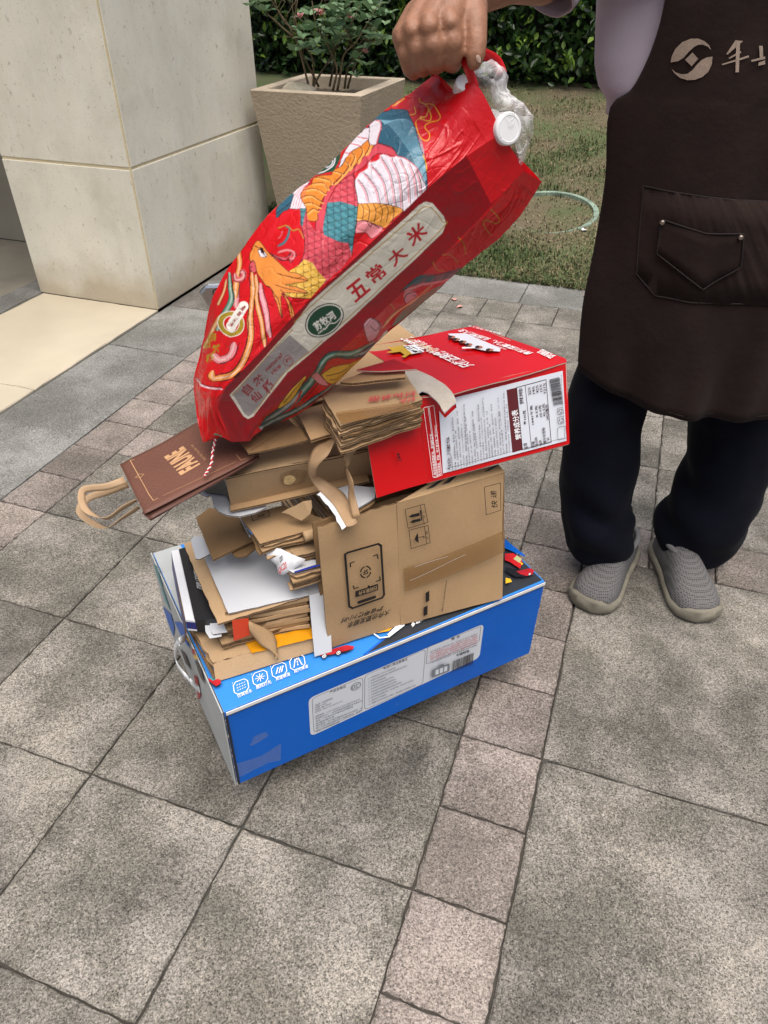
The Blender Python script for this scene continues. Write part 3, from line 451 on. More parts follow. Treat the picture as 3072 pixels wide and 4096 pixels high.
  'strap2': ((0.1588,1.132,1.2206),(0.1507,1.132,1.2338),(0.1394,1.125,1.2413),(0.1238,1.115,1.2474),(0.1013,1.105,1.2568),(0.0805,1.105,1.2568),(0.0698,1.115,1.2433),(0.0647,1.12,1.2272)),
  'film': (((0.1071,1.07,1.2131),(0.1059,1.055,1.2266),(0.1188,1.06,1.2385),(0.1364,1.08,1.2425),(0.1487,1.11,1.2334),(0.1438,1.13,1.2127)),((0.1232,1.075,1.2036),(0.1239,1.04,1.2209),(0.138,1.045,1.2302),(0.1545,1.07,1.2249),(0.1604,1.11,1.2071),(0.1489,1.13,1.1908)),((0.1365,1.075,1.1878),(0.1335,1.035,1.2039),(0.1438,1.04,1.2108),(0.159,1.07,1.2043),(0.1636,1.11,1.1881),(0.1568,1.13,1.174)),((0.1504,1.075,1.1688),(0.148,1.035,1.1859),(0.1612,1.04,1.1945),(0.1843,1.07,1.1922),(0.1948,1.11,1.1771),(0.1778,1.13,1.1568)),((0.1636,1.08,1.1485),(0.1623,1.045,1.163),(0.1757,1.05,1.1675),(0.194,1.075,1.1688),(0.2013,1.11,1.1545),(0.1832,1.13,1.1364)),((0.1762,1.085,1.1304),(0.174,1.06,1.141),(0.1824,1.065,1.1439),(0.1921,1.08,1.1445),(0.1981,1.11,1.1331),(0.1886,1.12,1.1216)),((0.1875,1.09,1.1159),(0.1853,1.075,1.1214),(0.1864,1.075,1.1225),(0.189,1.08,1.1227),(0.1921,1.1,1.1162),(0.1913,1.105,1.1127))),
  'cap1': (0.1587,1.034,1.1713),
  'cap2': (0.0996,1.05,1.2196),
  'leg_r': ((0.5421,1.54,0.839,0.0537,0.07),(0.5472,1.54,0.6954,0.0619,0.085),(0.5323,1.53,0.6106,0.0742,0.095),(0.5287,1.52,0.5207,0.0882,0.1),(0.5279,1.52,0.4479,0.0871,0.095),(0.5387,1.515,0.3346,0.0921,0.09),(0.5416,1.51,0.2626,0.0864,0.088),(0.5421,1.505,0.2265,0.0801,0.088),(0.5561,1.5,0.1881,0.0857,0.092),(0.5735,1.5,0.1115,0.0854,0.085),(0.5782,1.5,0.0857,0.0811,0.078),(0.5836,1.5,0.0693,0.0715,0.072)),
  'leg_l': ((0.7126,1.55,0.8357,0.0835,0.08),(0.7662,1.55,0.6912,0.096,0.09),(0.8303,1.54,0.5099,0.1037,0.105),(0.8524,1.54,0.4361,0.1013,0.1),(0.8733,1.54,0.3179,0.1001,0.1),(0.8707,1.535,0.2447,0.1023,0.1),(0.8586,1.53,0.1649,0.1115,0.1),(0.8566,1.535,0.0827,0.1064,0.085),(0.8567,1.535,0.0529,0.092,0.078),(0.8611,1.535,0.0362,0.0745,0.072)),
  'apron': ((0.4445,1.4,1.3324),(0.4456,1.4,1.2915),(0.4454,1.405,1.2546),(0.4397,1.415,1.2091),(0.4255,1.43,1.1636),(0.3994,1.45,1.1304),(0.4134,1.455,1.0261),(0.4192,1.46,0.9393),(0.4159,1.46,0.8384),(0.4149,1.46,0.7657),(0.4267,1.46,0.6343)),
  'hem': ((0.4307,1.46,0.6221),(0.5152,1.42,0.5807),(0.5852,1.39,0.5687),(0.7439,1.36,0.5573),(0.8205,1.35,0.5563)),
  'pocket': ((0.4707,1.335,1.0152),(0.487,1.335,0.8592),(0.5256,1.335,0.8235),(0.7313,1.335,0.8172),(0.6706,1.335,1.006),(0.5746,1.335,1.003)),
  'pocket2': ((0.5068,1.33,0.9653),(0.5105,1.33,0.9039),(0.5974,1.33,0.8505),(0.6532,1.33,0.8955),(0.6409,1.33,0.9533),(0.5788,1.33,0.9509)),
  'rivets': ((0.5079,1.33,0.9605),(0.6368,1.33,0.9476)),
  'logo1': ((0.4692,1.335,1.2082),(0.4687,1.335,1.2172),(0.4713,1.335,1.2275),(0.4784,1.335,1.237),(0.4891,1.335,1.242),(0.4993,1.335,1.2423),(0.5087,1.335,1.2394),(0.517,1.335,1.2341),(0.522,1.335,1.2275),(0.5159,1.335,1.2319),(0.5083,1.335,1.2345),(0.5015,1.335,1.2341),(0.4956,1.335,1.2304),(0.4905,1.335,1.2238),(0.4856,1.335,1.2157),(0.4791,1.335,1.2105)),
  'logo2': ((0.5262,1.335,1.2187),(0.5277,1.335,1.2082),(0.5254,1.335,1.1977),(0.5187,1.335,1.1901),(0.5093,1.335,1.1855),(0.499,1.335,1.1845),(0.4878,1.335,1.1871),(0.4783,1.335,1.1932),(0.4726,1.335,1.1995),(0.4796,1.335,1.1947),(0.4881,1.335,1.1924),(0.4967,1.335,1.1932),(0.5024,1.335,1.1985),(0.5072,1.335,1.2068),(0.5123,1.335,1.2135),(0.5183,1.335,1.2172)),
  'logo3': ((0.4961,1.335,1.2234),(0.5067,1.335,1.215),(0.5,1.335,1.2042),(0.4881,1.335,1.213)),
  'logo_f': (((0.5531,1.335,1.2413),(0.5641,1.335,1.2406),(0.5465,1.335,1.2216),(0.5448,1.335,1.2228)),((0.5629,1.335,1.2275),(0.5653,1.335,1.2253),(0.5506,1.335,1.2164),(0.5491,1.335,1.2175)),((0.5762,1.335,1.2219),(0.5775,1.335,1.2194),(0.5428,1.335,1.2075),(0.5415,1.335,1.209)),((0.5547,1.335,1.2406),(0.56,1.335,1.2399),(0.5674,1.335,1.1992),(0.5629,1.335,1.1985)),((0.5883,1.335,1.2348),(0.5934,1.335,1.2348),(0.5988,1.335,1.2179),(0.5941,1.335,1.2164)),((0.6008,1.335,1.2209),(0.6019,1.335,1.2175),(0.5828,1.335,1.2135),(0.5813,1.335,1.2157)),((0.6021,1.335,1.2157),(0.6038,1.335,1.2105),(0.594,1.335,1.2082),(0.5935,1.335,1.2127))),
  'hand': (((0.2358,1.34,1.3197,0.034),(0.1727,1.22,1.3221,0.029),(0.1312,1.15,1.3129,0.026),(0.099,1.1,1.3106,0.025)),((0.0959,1.1,1.3143,0.026),(0.0853,1.07,1.2998,0.02),(0.0764,1.043,1.2846,0.0153)),((0.0764,1.043,1.2846,0.0153),(0.0809,1.028,1.2644,0.0135),(0.081,1.033,1.2489,0.0132),(0.0858,1.06,1.2405,0.0121),(0.0837,1.085,1.2485,0.0112)),((0.0914,1.1,1.3134,0.026),(0.0669,1.06,1.2979,0.0177),(0.0529,1.035,1.2824,0.014)),((0.0529,1.035,1.2824,0.014),(0.0579,1.02,1.2623,0.0119),(0.0606,1.028,1.2475,0.0119),(0.0651,1.06,1.238,0.0112),(0.0632,1.085,1.246,0.0102)),((0.0886,1.1,1.3125,0.026),(0.0495,1.067,1.2953,0.0163),(0.0336,1.044,1.2772,0.013)),((0.0336,1.044,1.2772,0.013),(0.0403,1.03,1.2587,0.0112),(0.0443,1.036,1.2429,0.0112),(0.0492,1.065,1.234,0.0107),(0.0487,1.088,1.2433,0.0098)),((0.0858,1.1,1.3116,0.026),(0.0388,1.077,1.2902,0.0149),(0.0207,1.06,1.2686,0.0119)),((0.0207,1.06,1.2686,0.0119),(0.0269,1.046,1.2506,0.0104),(0.0325,1.052,1.2349,0.01),(0.0381,1.077,1.2282,0.0095),(0.039,1.11,1.2345,0.0082)),((0.1001,1.105,1.3086,0.024),(0.1062,1.075,1.2958,0.0205),(0.1095,1.05,1.2801,0.0153)),((0.1095,1.05,1.2801,0.0153),(0.111,1.036,1.2638,0.0132),(0.1102,1.03,1.2521,0.0121),(0.1094,1.028,1.2451,0.0098)),((0.0743,1.085,1.2944,0.022),(0.0889,1.09,1.2942,0.02)),((0.0524,1.085,1.2682,0.02),(0.085,1.09,1.263,0.02)),((0.0758,1.036,1.2878,0.0115),(0.0778,1.03,1.2827,0.0115)),((0.0524,1.027,1.2856,0.0105),(0.0534,1.021,1.2805,0.0105)),((0.0333,1.037,1.28,0.0098),(0.0344,1.032,1.2752,0.0098)),((0.0205,1.053,1.2714,0.009),(0.0216,1.048,1.2666,0.009)),((0.0829,1.055,1.3027,0.006),(0.0767,1.035,1.2887,0.006)),((0.0658,1.045,1.3017,0.006),(0.0534,1.026,1.2874,0.006))),
  'nail': ((0.1122,1.0205,1.2487),(0.1166,1.024,1.2474),(0.1112,1.0195,1.2539)),
  'sleeve': ((0.2353,1.34,1.313,0.056),(0.2734,1.37,1.352,0.058),(0.3467,1.45,1.3781,0.07)),
  'feet': ((0.5008,1.3344,0.0,0.7018,1.5937,0.0),(0.8197,1.2885,0.0,0.7893,1.602,0.0)),
  'torso_l': ((0.3611,1.5,1.3253),(0.3585,1.5,1.2876),(0.3631,1.5,1.2485),(0.3723,1.5,1.2009),(0.3869,1.5,1.1655),(0.4103,1.5,1.1378)),
  'rose_a': ((-0.5938,4.27,1.1718),(-0.5756,4.39,1.1669),(-0.6002,4.51,1.124),(-0.6291,4.3,1.1545),(-0.3899,4.42,1.0652),(-0.4062,4.54,0.9689),(-0.3562,4.33,0.9991),(-0.3386,4.45,1.0158),(-0.3124,4.57,1.0732),(-0.2559,4.36,1.1313),(-0.2434,4.48,1.1),(-0.2062,4.27,1.1478),(-0.2451,4.39,1.0671),(-0.2861,4.51,1.1069),(-0.2466,4.3,1.0353),(-0.2025,4.42,1.0137),(-0.2406,4.54,0.9823),(-0.2702,4.33,0.9949),(-0.314,4.45,0.9895),(-0.3722,4.57,0.9528),(-0.3195,4.36,1.0606),(-0.3652,4.48,1.1297),(-0.249,4.27,1.1718),(-0.181,4.39,1.171),(-0.1304,4.51,1.1282),(-0.0855,4.3,1.1058),(-0.037,4.42,1.1075),(0.009,4.54,1.0663),(-0.0415,4.33,1.0709),(-0.131,4.45,1.0201),(-0.0816,4.57,0.9934),(-0.0472,4.36,1.0182),(-0.0382,4.48,0.9783),(-0.066,4.27,1.0416),(-0.1707,4.39,1.0073),(-0.1349,4.51,0.9173),(-0.1088,4.3,0.9067),(-0.1501,4.42,1.0481),(-0.0894,4.54,1.1523),(-0.0261,4.33,1.1613),(-0.0676,4.45,1.1311),(-0.186,4.57,1.0732),(-0.2067,4.36,1.1107),(-0.4431,4.48,1.0441),(-0.4074,4.27,0.9871),(-0.3433,4.39,0.9463),(-0.2831,4.51,0.9444),(-0.1407,4.3,0.8537),(-0.1908,4.42,0.89),(-0.302,4.54,1.0312),(-0.2618,4.33,1.0709),(-0.2131,4.45,1.0461),(-0.237,4.57,1.1167),(-0.1662,4.36,1.1272),(-0.1203,4.48,1.0786)),
  'rose_f': ((-0.3205,4.35,1.1236),(-0.1715,4.35,1.103),(-0.0937,4.35,0.9552),(-0.4167,4.35,1.1013),(-0.3079,4.35,1.1154)),
  'rose_base': ((-0.4346,4.7707,0.74),(-0.4115,4.7707,0.74),(-0.3826,4.7707,0.74),(-0.3134,4.7707,0.74),(-0.296,4.7707,0.74),(-0.2614,4.7707,0.74),(-0.2268,4.7707,0.74),(-0.2095,4.7707,0.74),(-0.1921,4.7707,0.74)),
  'rose_stem': (((-0.4051,4.45,0.7854),(-0.4285,4.45,0.914),(-0.4762,4.45,1.0461),(-0.5365,4.45,1.1227),(-0.5523,4.45,1.1727)),((-0.4789,4.45,1.0114),(-0.59,4.45,1.0974),(-0.6367,4.45,1.1395)),((-0.3835,4.45,0.7854),(-0.3705,4.45,0.914),(-0.4132,4.45,0.9851),(-0.4473,4.45,1.0889),(-0.431,4.45,1.1727)),((-0.3889,4.45,0.7854),(-0.3139,4.45,0.8869),(-0.258,4.45,0.9586),(-0.171,4.45,1.0718),(-0.1283,4.45,1.1478)),((-0.2921,4.45,0.7854),(-0.2704,4.45,0.914),(-0.2647,4.45,1.0461),(-0.2903,4.45,1.1561)),((-0.2437,4.45,0.7854),(-0.217,4.45,0.9319),(-0.1418,4.45,1.0027),(-0.068,4.45,1.0974)),((-0.2114,4.45,0.7854),(-0.1974,4.45,0.8869),(-0.1323,4.45,0.9586),(-0.0375,4.45,1.0547)),((-0.1952,4.45,0.7854),(-0.1656,4.45,0.8869),(-0.1007,4.45,0.9763),(-0.0379,4.45,1.0027)),((-0.3566,4.45,0.7854),(-0.3992,4.45,0.8778),(-0.4451,4.45,0.9763),(-0.4652,4.45,1.1227),(-0.4613,4.45,1.1727)),((-0.2652,4.45,0.7854),(-0.2504,4.45,0.8869),(-0.2785,4.45,0.9675),(-0.3355,4.45,1.0718),(-0.3502,4.45,1.1727))),
}
# printed design of the rice sack: (kind, ink, ...) on its flat sheet
ART = [
  ('p','T',((399.8,170.5),(414.8,155.5),(429.8,144.3),(474.8,136.8),(486.1,153.0),(497.3,178.0),(507.3,215.5),(517.3,248.0),(522.8,290.5),(522.3,308.0),(509.8,318.0),(504.8,278.0),(487.3,258.0),(462.3,243.0),(449.8,220.5),(424.8,210.5),(412.3,211.8),(389.8,233.0),(384.8,208.0))),
  ('l','TL',0.5,((422.3,160.5),(437.3,168.0),(464.8,198.0),(494.8,248.0),(509.8,305.5))),
  ('l','TL',0.5,((423.0,161.3),(440.0,167.3),(467.1,196.4),(496.1,245.9),(510.6,304.3))),
  ('l','TL',0.5,((423.7,162.2),(442.7,166.6),(469.4,194.8),(497.5,243.7),(511.4,303.0))),
  ('l','TL',0.5,((424.4,163.0),(445.3,165.9),(471.8,193.2),(498.8,241.6),(512.2,301.8))),
  ('l','TL',0.5,((425.2,163.8),(448.0,165.2),(474.1,191.6),(500.2,239.4),(513.0,300.5))),
  ('l','TL',0.5,((425.9,164.6),(450.7,164.4),(476.4,190.0),(501.5,237.3),(513.8,299.3))),
  ('l','TL',0.5,((426.6,165.4),(453.4,163.7),(478.7,188.4),(502.8,235.2),(514.6,298.0))),
  ('l','TL',0.5,((427.3,166.3),(456.1,163.0),(481.1,186.8),(504.2,233.0),(515.4,296.8))),
  ('l','TL',0.5,((428.0,167.1),(458.7,162.3),(483.4,185.2),(505.5,230.9),(516.2,295.5))),
  ('l','TL',0.5,((428.7,167.9),(461.4,161.6),(485.7,183.5),(506.9,228.7),(517.0,294.3))),
  ('l','TL',0.5,((429.4,168.7),(464.1,160.9),(488.0,181.9),(508.2,226.6),(517.8,293.0))),
  ('l','TL',0.5,((430.2,169.5),(466.8,160.2),(490.3,180.3),(509.5,224.4),(518.6,291.8))),
  ('l','TL',0.5,((430.9,170.4),(469.4,159.4),(492.7,178.7),(510.9,222.3),(519.4,290.5))),
  ('l','TL',0.5,((431.6,171.2),(472.1,158.7),(495.0,177.1),(512.2,220.2),(520.3,289.3))),
  ('l','TL',0.5,((432.3,172.0),(474.8,158.0),(497.3,175.5),(513.6,218.0),(521.1,288.0))),
  ('l','K',1.0,((429.8,144.3),(474.8,136.8),(486.1,153.0),(497.3,178.0),(507.3,215.5),(517.3,248.0),(522.8,290.5))),
  ('p','P',((412.5,210.3),(375.0,252.8),(340.0,285.3),(307.5,310.3),(300.0,340.3),(288.7,360.3),(282.5,397.8),(295.0,395.3),(302.5,372.8),(310.0,340.3),(330.0,297.8),(365.0,272.8),(390.0,255.3),(417.5,230.3),(457.5,240.3),(460.0,239.0),(450.0,222.8),(425.0,211.5))),
  ('p','W',((366.2,287.8),(375.0,272.8),(392.5,262.8),(397.5,250.3),(417.5,244.0),(420.0,234.0),(432.5,232.8),(445.0,239.0),(460.0,239.0),(480.0,247.8),(500.0,262.8),(511.2,285.3),(521.2,310.3),(500.0,330.3),(472.5,356.5),(450.0,345.3),(425.0,340.3),(372.5,337.8),(367.5,305.3))),
  ('l','PK',3.8,((371.5,287.8),(386.5,310.3),(394.0,337.8))),
  ('l','GW',0.8,((380.5,291.3),(395.5,313.8),(403.0,341.3))),
  ('l','GW',0.8,((384.5,293.8),(399.5,316.3),(407.0,343.8))),
  ('l','K',1.0,((375.0,287.8),(390.0,310.3),(397.5,337.8))),
  ('l','PK',3.8,((381.5,270.3),(409.0,305.3),(419.0,340.3))),
  ('l','GW',0.8,((390.5,273.8),(418.0,308.8),(428.0,343.8))),
  ('l','GW',0.8,((394.5,276.3),(422.0,311.3),(432.0,346.3))),
  ('l','K',1.0,((385.0,270.3),(412.5,305.3),(422.5,340.3))),
  ('l','PK',3.8,((396.5,252.8),(426.5,292.8),(436.5,342.8))),
  ('l','GW',0.8,((405.5,256.3),(435.5,296.3),(445.5,346.3))),
  ('l','GW',0.8,((409.5,258.8),(439.5,298.8),(449.5,348.8))),
  ('l','K',1.0,((400.0,252.8),(430.0,292.8),(440.0,342.8))),
  ('l','PK',3.8,((420.2,237.8),(442.7,280.3),(452.7,345.3))),
  ('l','GW',0.8,((429.2,241.3),(451.7,283.8),(461.7,348.8))),
  ('l','GW',0.8,((433.2,243.8),(455.7,286.3),(465.7,351.3))),
  ('l','K',1.0,((423.7,237.8),(446.2,280.3),(456.2,345.3))),
  ('l','PK',3.8,((444.0,241.5),(461.5,285.3),(467.7,355.3))),
  ('l','GW',0.8,((453.0,245.0),(470.5,288.8),(476.7,358.8))),
  ('l','GW',0.8,((457.0,247.5),(474.5,291.3),(480.7,361.3))),
  ('l','K',1.0,((447.5,241.5),(465.0,285.3),(471.2,355.3))),
  ('l','PK',3.8,((464.0,245.3),(479.0,285.3),(484.0,340.3))),
  ('l','GW',0.8,((473.0,248.8),(488.0,288.8),(493.0,343.8))),
  ('l','GW',0.8,((477.0,251.3),(492.0,291.3),(497.0,346.3))),
  ('l','K',1.0,((467.5,245.3),(482.5,285.3),(487.5,340.3))),
  ('l','PK',3.8,((481.5,252.8),(494.0,285.3),(499.0,327.8))),
  ('l','GW',0.8,((490.5,256.3),(503.0,288.8),(508.0,331.3))),
  ('l','GW',0.8,((494.5,258.8),(507.0,291.3),(512.0,333.8))),
  ('l','K',1.0,((485.0,252.8),(497.5,285.3),(502.5,327.8))),
  ('l','PK',3.8,((496.5,265.3),(505.2,292.8),(509.0,320.3))),
  ('l','GW',0.8,((505.5,268.8),(514.2,296.3),(518.0,323.8))),
  ('l','GW',0.8,((509.5,271.3),(518.2,298.8),(522.0,326.3))),
  ('l','K',1.0,((500.0,265.3),(508.7,292.8),(512.5,320.3))),
  ('l','PD',2.2,((366.2,287.8),(375.0,272.8),(392.5,262.8),(397.5,250.3),(417.5,244.0),(420.0,234.0),(432.5,232.8),(445.0,239.0),(460.0,239.0),(480.0,247.8),(500.0,262.8),(511.2,285.3))),
  ('p','O2',((372.5,339.0),(425.0,340.3),(470.0,352.8),(450.0,372.8),(430.0,392.8),(400.0,380.3),(372.5,379.0))),
  ('l','K',0.8,((380.0,340.3),(386.2,355.3),(382.5,380.3))),
  ('l','K',0.8,((392.5,340.3),(398.7,355.3),(395.0,380.3))),
  ('l','K',0.8,((406.2,340.3),(412.5,355.3),(408.7,380.3))),
  ('l','K',0.8,((420.0,340.3),(426.2,355.3),(422.5,380.3))),
  ('l','K',0.8,((432.5,340.3),(438.7,355.3),(435.0,380.3))),
  ('l','K',0.8,((445.0,340.3),(451.2,355.3),(447.5,380.3))),
  ('p','PK2',((372.5,379.0),(390.0,376.5),(405.0,384.0),(427.5,392.8),(405.0,415.3),(390.0,402.8),(367.5,402.8))),
  ('l','K',1.0,((372.5,379.0),(390.0,376.5),(400.0,390.3),(405.0,384.0),(420.0,392.8))),
  ('p','O',((412.5,202.8),(397.5,204.0),(380.0,217.8),(360.0,227.8),(345.0,245.3),(340.0,257.8),(320.0,270.3),(317.5,279.0),(282.5,285.3),(275.0,300.3),(257.5,312.8),(251.2,332.8),(262.5,350.3),(267.5,377.8),(287.5,377.8),(290.0,355.3),(310.0,310.3),(320.0,297.8),(340.0,280.3),(375.0,252.8),(410.0,215.3))),
  ('l','O3',4.0,((399.5,207.0),(402.0,220.8),(392.0,238.3))),
  ('l','K',1.0,((397.5,204.0),(400.0,217.8),(390.0,235.3))),
  ('l','O3',4.0,((382.0,220.8),(387.0,233.3),(374.5,255.8))),
  ('l','K',1.0,((380.0,217.8),(385.0,230.3),(372.5,252.8))),
  ('l','O3',4.0,((362.0,230.8),(369.5,245.8),(357.0,270.8))),
  ('l','K',1.0,((360.0,227.8),(367.5,242.8),(355.0,267.8))),
  ('l','O3',4.0,((347.0,248.3),(357.0,263.3),(342.0,283.3))),
  ('l','K',1.0,((345.0,245.3),(355.0,260.3),(340.0,280.3))),
  ('l','O3',4.0,((322.0,273.3),(342.0,280.8),(322.0,300.8))),
  ('l','K',1.0,((320.0,270.3),(340.0,277.8),(320.0,297.8))),
  ('l','O3',4.0,((284.5,288.3),(314.5,293.3),(319.5,300.8))),
  ('l','K',1.0,((282.5,285.3),(312.5,290.3),(317.5,297.8))),
  ('l','O3',4.0,((277.0,303.3),(302.0,300.8),(312.0,313.3))),
  ('l','K',1.0,((275.0,300.3),(300.0,297.8),(310.0,310.3))),
  ('l','O3',4.0,((259.5,318.3),(284.5,313.3),(307.0,323.3))),
  ('l','K',1.0,((257.5,315.3),(282.5,310.3),(305.0,320.3))),
  ('l','O3',4.0,((254.5,333.3),(277.0,328.3),(302.0,343.3))),
  ('l','K',1.0,((252.5,330.3),(275.0,325.3),(300.0,340.3))),
  ('l','O3',4.0,((259.5,345.8),(277.0,343.3),(297.0,353.3))),
  ('l','K',1.0,((257.5,342.8),(275.0,340.3),(295.0,350.3))),
  ('l','O3',4.0,((267.0,365.8),(279.5,355.8),(292.0,360.8))),
  ('l','K',1.0,((265.0,362.8),(277.5,352.8),(290.0,357.8))),
  ('p','W',((275.0,292.8),(240.0,310.3),(228.7,340.3),(227.5,352.8),(250.0,352.8),(262.5,350.3),(252.5,330.3),(260.0,310.3))),
  ('l','PD',1.0,((228.7,352.8),(237.5,330.3),(260.0,302.8))),
  ('l','PD',1.0,((233.7,352.8),(242.5,330.3),(263.0,302.8))),
  ('l','PD',1.0,((238.7,352.8),(247.5,330.3),(266.0,302.8))),
  ('l','PD',1.0,((243.7,352.8),(252.5,330.3),(269.0,302.8))),
  ('l','PD',1.0,((248.7,352.8),(257.5,330.3),(272.0,302.8))),
  ('p','W',((386.2,177.8),(370.0,192.8),(357.5,210.3),(345.0,230.3),(332.5,262.8),(340.0,255.3),(360.0,227.8),(380.0,217.8),(400.0,202.8),(412.5,201.5),(426.2,177.8))),
  ('l','PD',2.2,((357.5,210.3),(375.0,214.0),(380.0,217.8))),
  ('l','PD',2.2,((345.0,230.3),(355.0,231.5),(360.0,227.8))),
  ('l','PD',2.2,((372.5,195.3),(392.5,200.3),(400.0,202.8))),
  ('l','PD',2.2,((397.5,182.8),(407.5,192.8),(412.5,202.8))),
  ('p','W',((399.8,170.5),(412.3,161.8),(424.8,164.3),(423.6,188.0),(414.8,211.8),(399.8,210.5))),
  ('l','PD',2.2,((412.3,161.8),(424.8,168.0),(422.3,190.5),(414.8,211.8))),
  ('p','T',((200.0,355.3),(215.0,332.8),(237.5,322.8),(227.5,352.8),(215.0,360.3),(200.0,372.8))),
  ('l','K',1.0,((200.0,365.3),(220.0,350.3),(232.5,340.3))),
  ('p','G',((283.7,281.5),(295.0,265.3),(312.5,247.8),(337.5,230.3),(335.0,247.8),(322.5,271.5),(300.0,278.3))),
  ('l','W',2.5,((287.5,276.5),(305.0,271.5),(322.5,257.8),(325.0,240.3))),
  ('l','W',2.5,((305.0,262.8),(310.0,252.8),(320.0,247.8),(317.5,257.8),(307.5,264.0))),
  ('s',('S1','S2'),18.5,-35,((363.7,274.0),(367.5,305.3),(372.5,340.3),(371.2,377.8),(365.0,412.8),(360.0,452.8),(340.0,477.8),(320.0,495.3),(305.0,510.3),(290.0,522.8),(270.0,545.3),(237.5,542.8),(207.5,525.3),(200.0,502.8),(225.0,485.3),(245.0,472.8),(253.7,455.3),(258.7,430.3),(253.7,397.8),(251.2,370.3),(262.5,352.8),(267.5,377.8),(282.5,400.3),(295.0,395.3),(302.5,372.8),(310.0,340.3),(330.0,297.8))),
  ('s',('T1','T2'),18.5,-35,((310.0,340.3),(335.0,335.3),(372.5,345.3),(371.2,377.8),(365.0,412.8),(360.0,450.3),(352.5,425.3),(332.5,422.8),(300.0,407.8),(297.5,395.3),(302.5,372.8))),
  ('s',('T1','T2'),15.0,-35,((250.0,352.8),(262.5,352.8),(260.0,370.3),(256.2,392.8),(251.2,387.8))),
  ('s',('Y1','Y2'),20.0,-35,((245.0,472.8),(257.5,460.3),(275.0,467.8),(287.5,487.8),(305.0,505.3),(290.0,522.8),(270.0,545.3),(215.0,540.3),(200.0,502.8),(225.0,485.3))),
  ('l','K',1.2,((363.7,274.0),(367.5,305.3),(372.5,340.3),(371.2,377.8),(365.0,412.8),(360.0,452.8))),
  ('l','K',1.2,((251.2,370.3),(258.7,430.3),(253.7,455.3),(245.0,472.8))),
  ('l','K',1.0,((270.0,545.3),(237.5,544.0),(207.5,535.3))),
  ('p','H',((138.9,447.5),(150.2,425.0),(160.2,420.0),(175.2,440.0),(190.2,455.0),(207.7,472.5),(225.2,487.5),(240.2,490.0),(265.2,506.3),(215.2,515.0),(240.2,520.0),(265.2,533.8),(207.7,532.5),(225.2,550.0),(235.2,577.5),(228.9,587.5),(220.2,552.5),(205.2,540.0),(210.2,587.5),(195.2,552.5),(185.2,522.5),(172.7,515.0),(155.2,490.0),(150.2,472.5),(140.2,462.5))),
  ('l','K',1.0,((197.7,490.0),(225.2,497.5),(265.2,506.3))),
  ('l','K',1.0,((195.2,515.0),(225.2,525.0),(265.2,533.8))),
  ('l','K',1.0,((185.2,522.5),(200.2,550.0),(210.2,587.5))),
  ('l','K',1.0,((205.2,525.0),(225.2,550.0),(231.4,586.3))),
  ('l','K',1.0,((138.9,447.5),(140.2,462.5),(150.2,472.5),(155.2,490.0),(172.7,515.0),(185.2,522.5))),
  ('p','W',((156.4,440.0),(165.2,437.5),(175.2,451.3),(162.7,453.8))),
  ('p','K',((160.2,432.5),(167.7,435.0),(170.2,447.5),(162.7,445.0))),
  ('l','K',1.8,((150.2,430.0),(160.2,437.5),(172.7,452.5))),
  ('p','PD',((140.2,467.5),(147.7,462.5),(152.7,482.5),(147.7,488.8),(138.9,482.5))),
  ('l','K',0.8,((140.2,467.5),(147.7,462.5),(152.7,482.5),(147.7,488.8),(138.9,480.0),(145.2,475.0))),
  ('p','PD',((175.2,440.0),(185.2,447.5),(215.2,455.0),(230.2,442.5),(240.2,450.0),(225.2,467.5),(222.7,455.0),(212.7,462.5),(190.2,455.0))),
  ('l','K',0.8,((185.2,450.0),(212.7,461.3),(235.2,455.0),(232.7,442.5),(222.7,452.5))),
  ('l','T1',4.5,((200.0,432.8),(215.0,425.3),(225.0,410.3),(226.2,392.8),(217.5,390.3))),
  ('l','PD',4.0,((200.0,415.3),(207.5,410.3),(210.0,397.8))),
  ('l','PD',5.5,((200.0,445.3),(220.0,440.3),(235.0,445.3),(232.5,457.8),(225.0,457.8))),
  ('l','PK2',11.0,((116.4,490.0),(111.4,522.5),(107.7,565.0))),
  ('l','OR',10.0,((110.2,430.0),(117.7,470.0),(112.7,505.0),(107.7,545.0))),
  ('l','PD',11.0,((107.7,490.0),(111.4,505.0),(125.2,500.0),(126.4,487.5),(120.2,490.0))),
  ('l','K',1.0,((103.9,490.0),(108.9,507.5),(125.2,507.5),(130.2,490.0),(122.7,485.0),(118.9,497.5))),
  ('l','OR',11.5,((143.9,487.5),(144.7,545.0),(141.4,600.0),(140.2,640.0),(125.2,682.5),(100.2,710.0),(60.2,717.5),(58.9,700.0))),
  ('l','K',1.0,((138.2,487.5),(137.7,595.0),(132.7,637.5),(117.7,680.0),(97.7,702.5),(65.2,710.0))),
  ('l','K',1.0,((150.2,545.0),(147.7,600.0),(146.4,642.5),(130.2,687.5),(102.7,717.5),(65.2,725.0))),
  ('l','OR',8.5,((151.4,492.5),(155.2,545.0),(165.2,602.5),(172.7,650.0))),
  ('l','K',0.8,((155.2,495.0),(160.2,550.0),(170.2,602.5),(178.9,647.5))),
  ('l','PK2',10.5,((160.2,510.0),(170.2,555.0),(183.9,630.0))),
  ('l','K',0.8,((166.4,515.0),(176.4,557.5),(188.9,632.5))),
  ('l','PK',4.0,((158.9,510.0),(168.2,557.5),(180.2,620.0))),
  ('l','TE',8.5,((93.9,487.5),(99.7,520.0),(100.7,550.0),(75.2,600.0),(71.4,615.0))),
  ('l','K',0.8,((98.2,487.5),(103.9,520.0),(105.2,550.0))),
  ('l','OR2',6.0,((87.7,502.5),(86.4,530.0),(77.7,552.5),(73.9,560.0))),
  ('l','OR2',7.5,((82.7,580.0),(57.7,620.0),(37.7,652.5))),
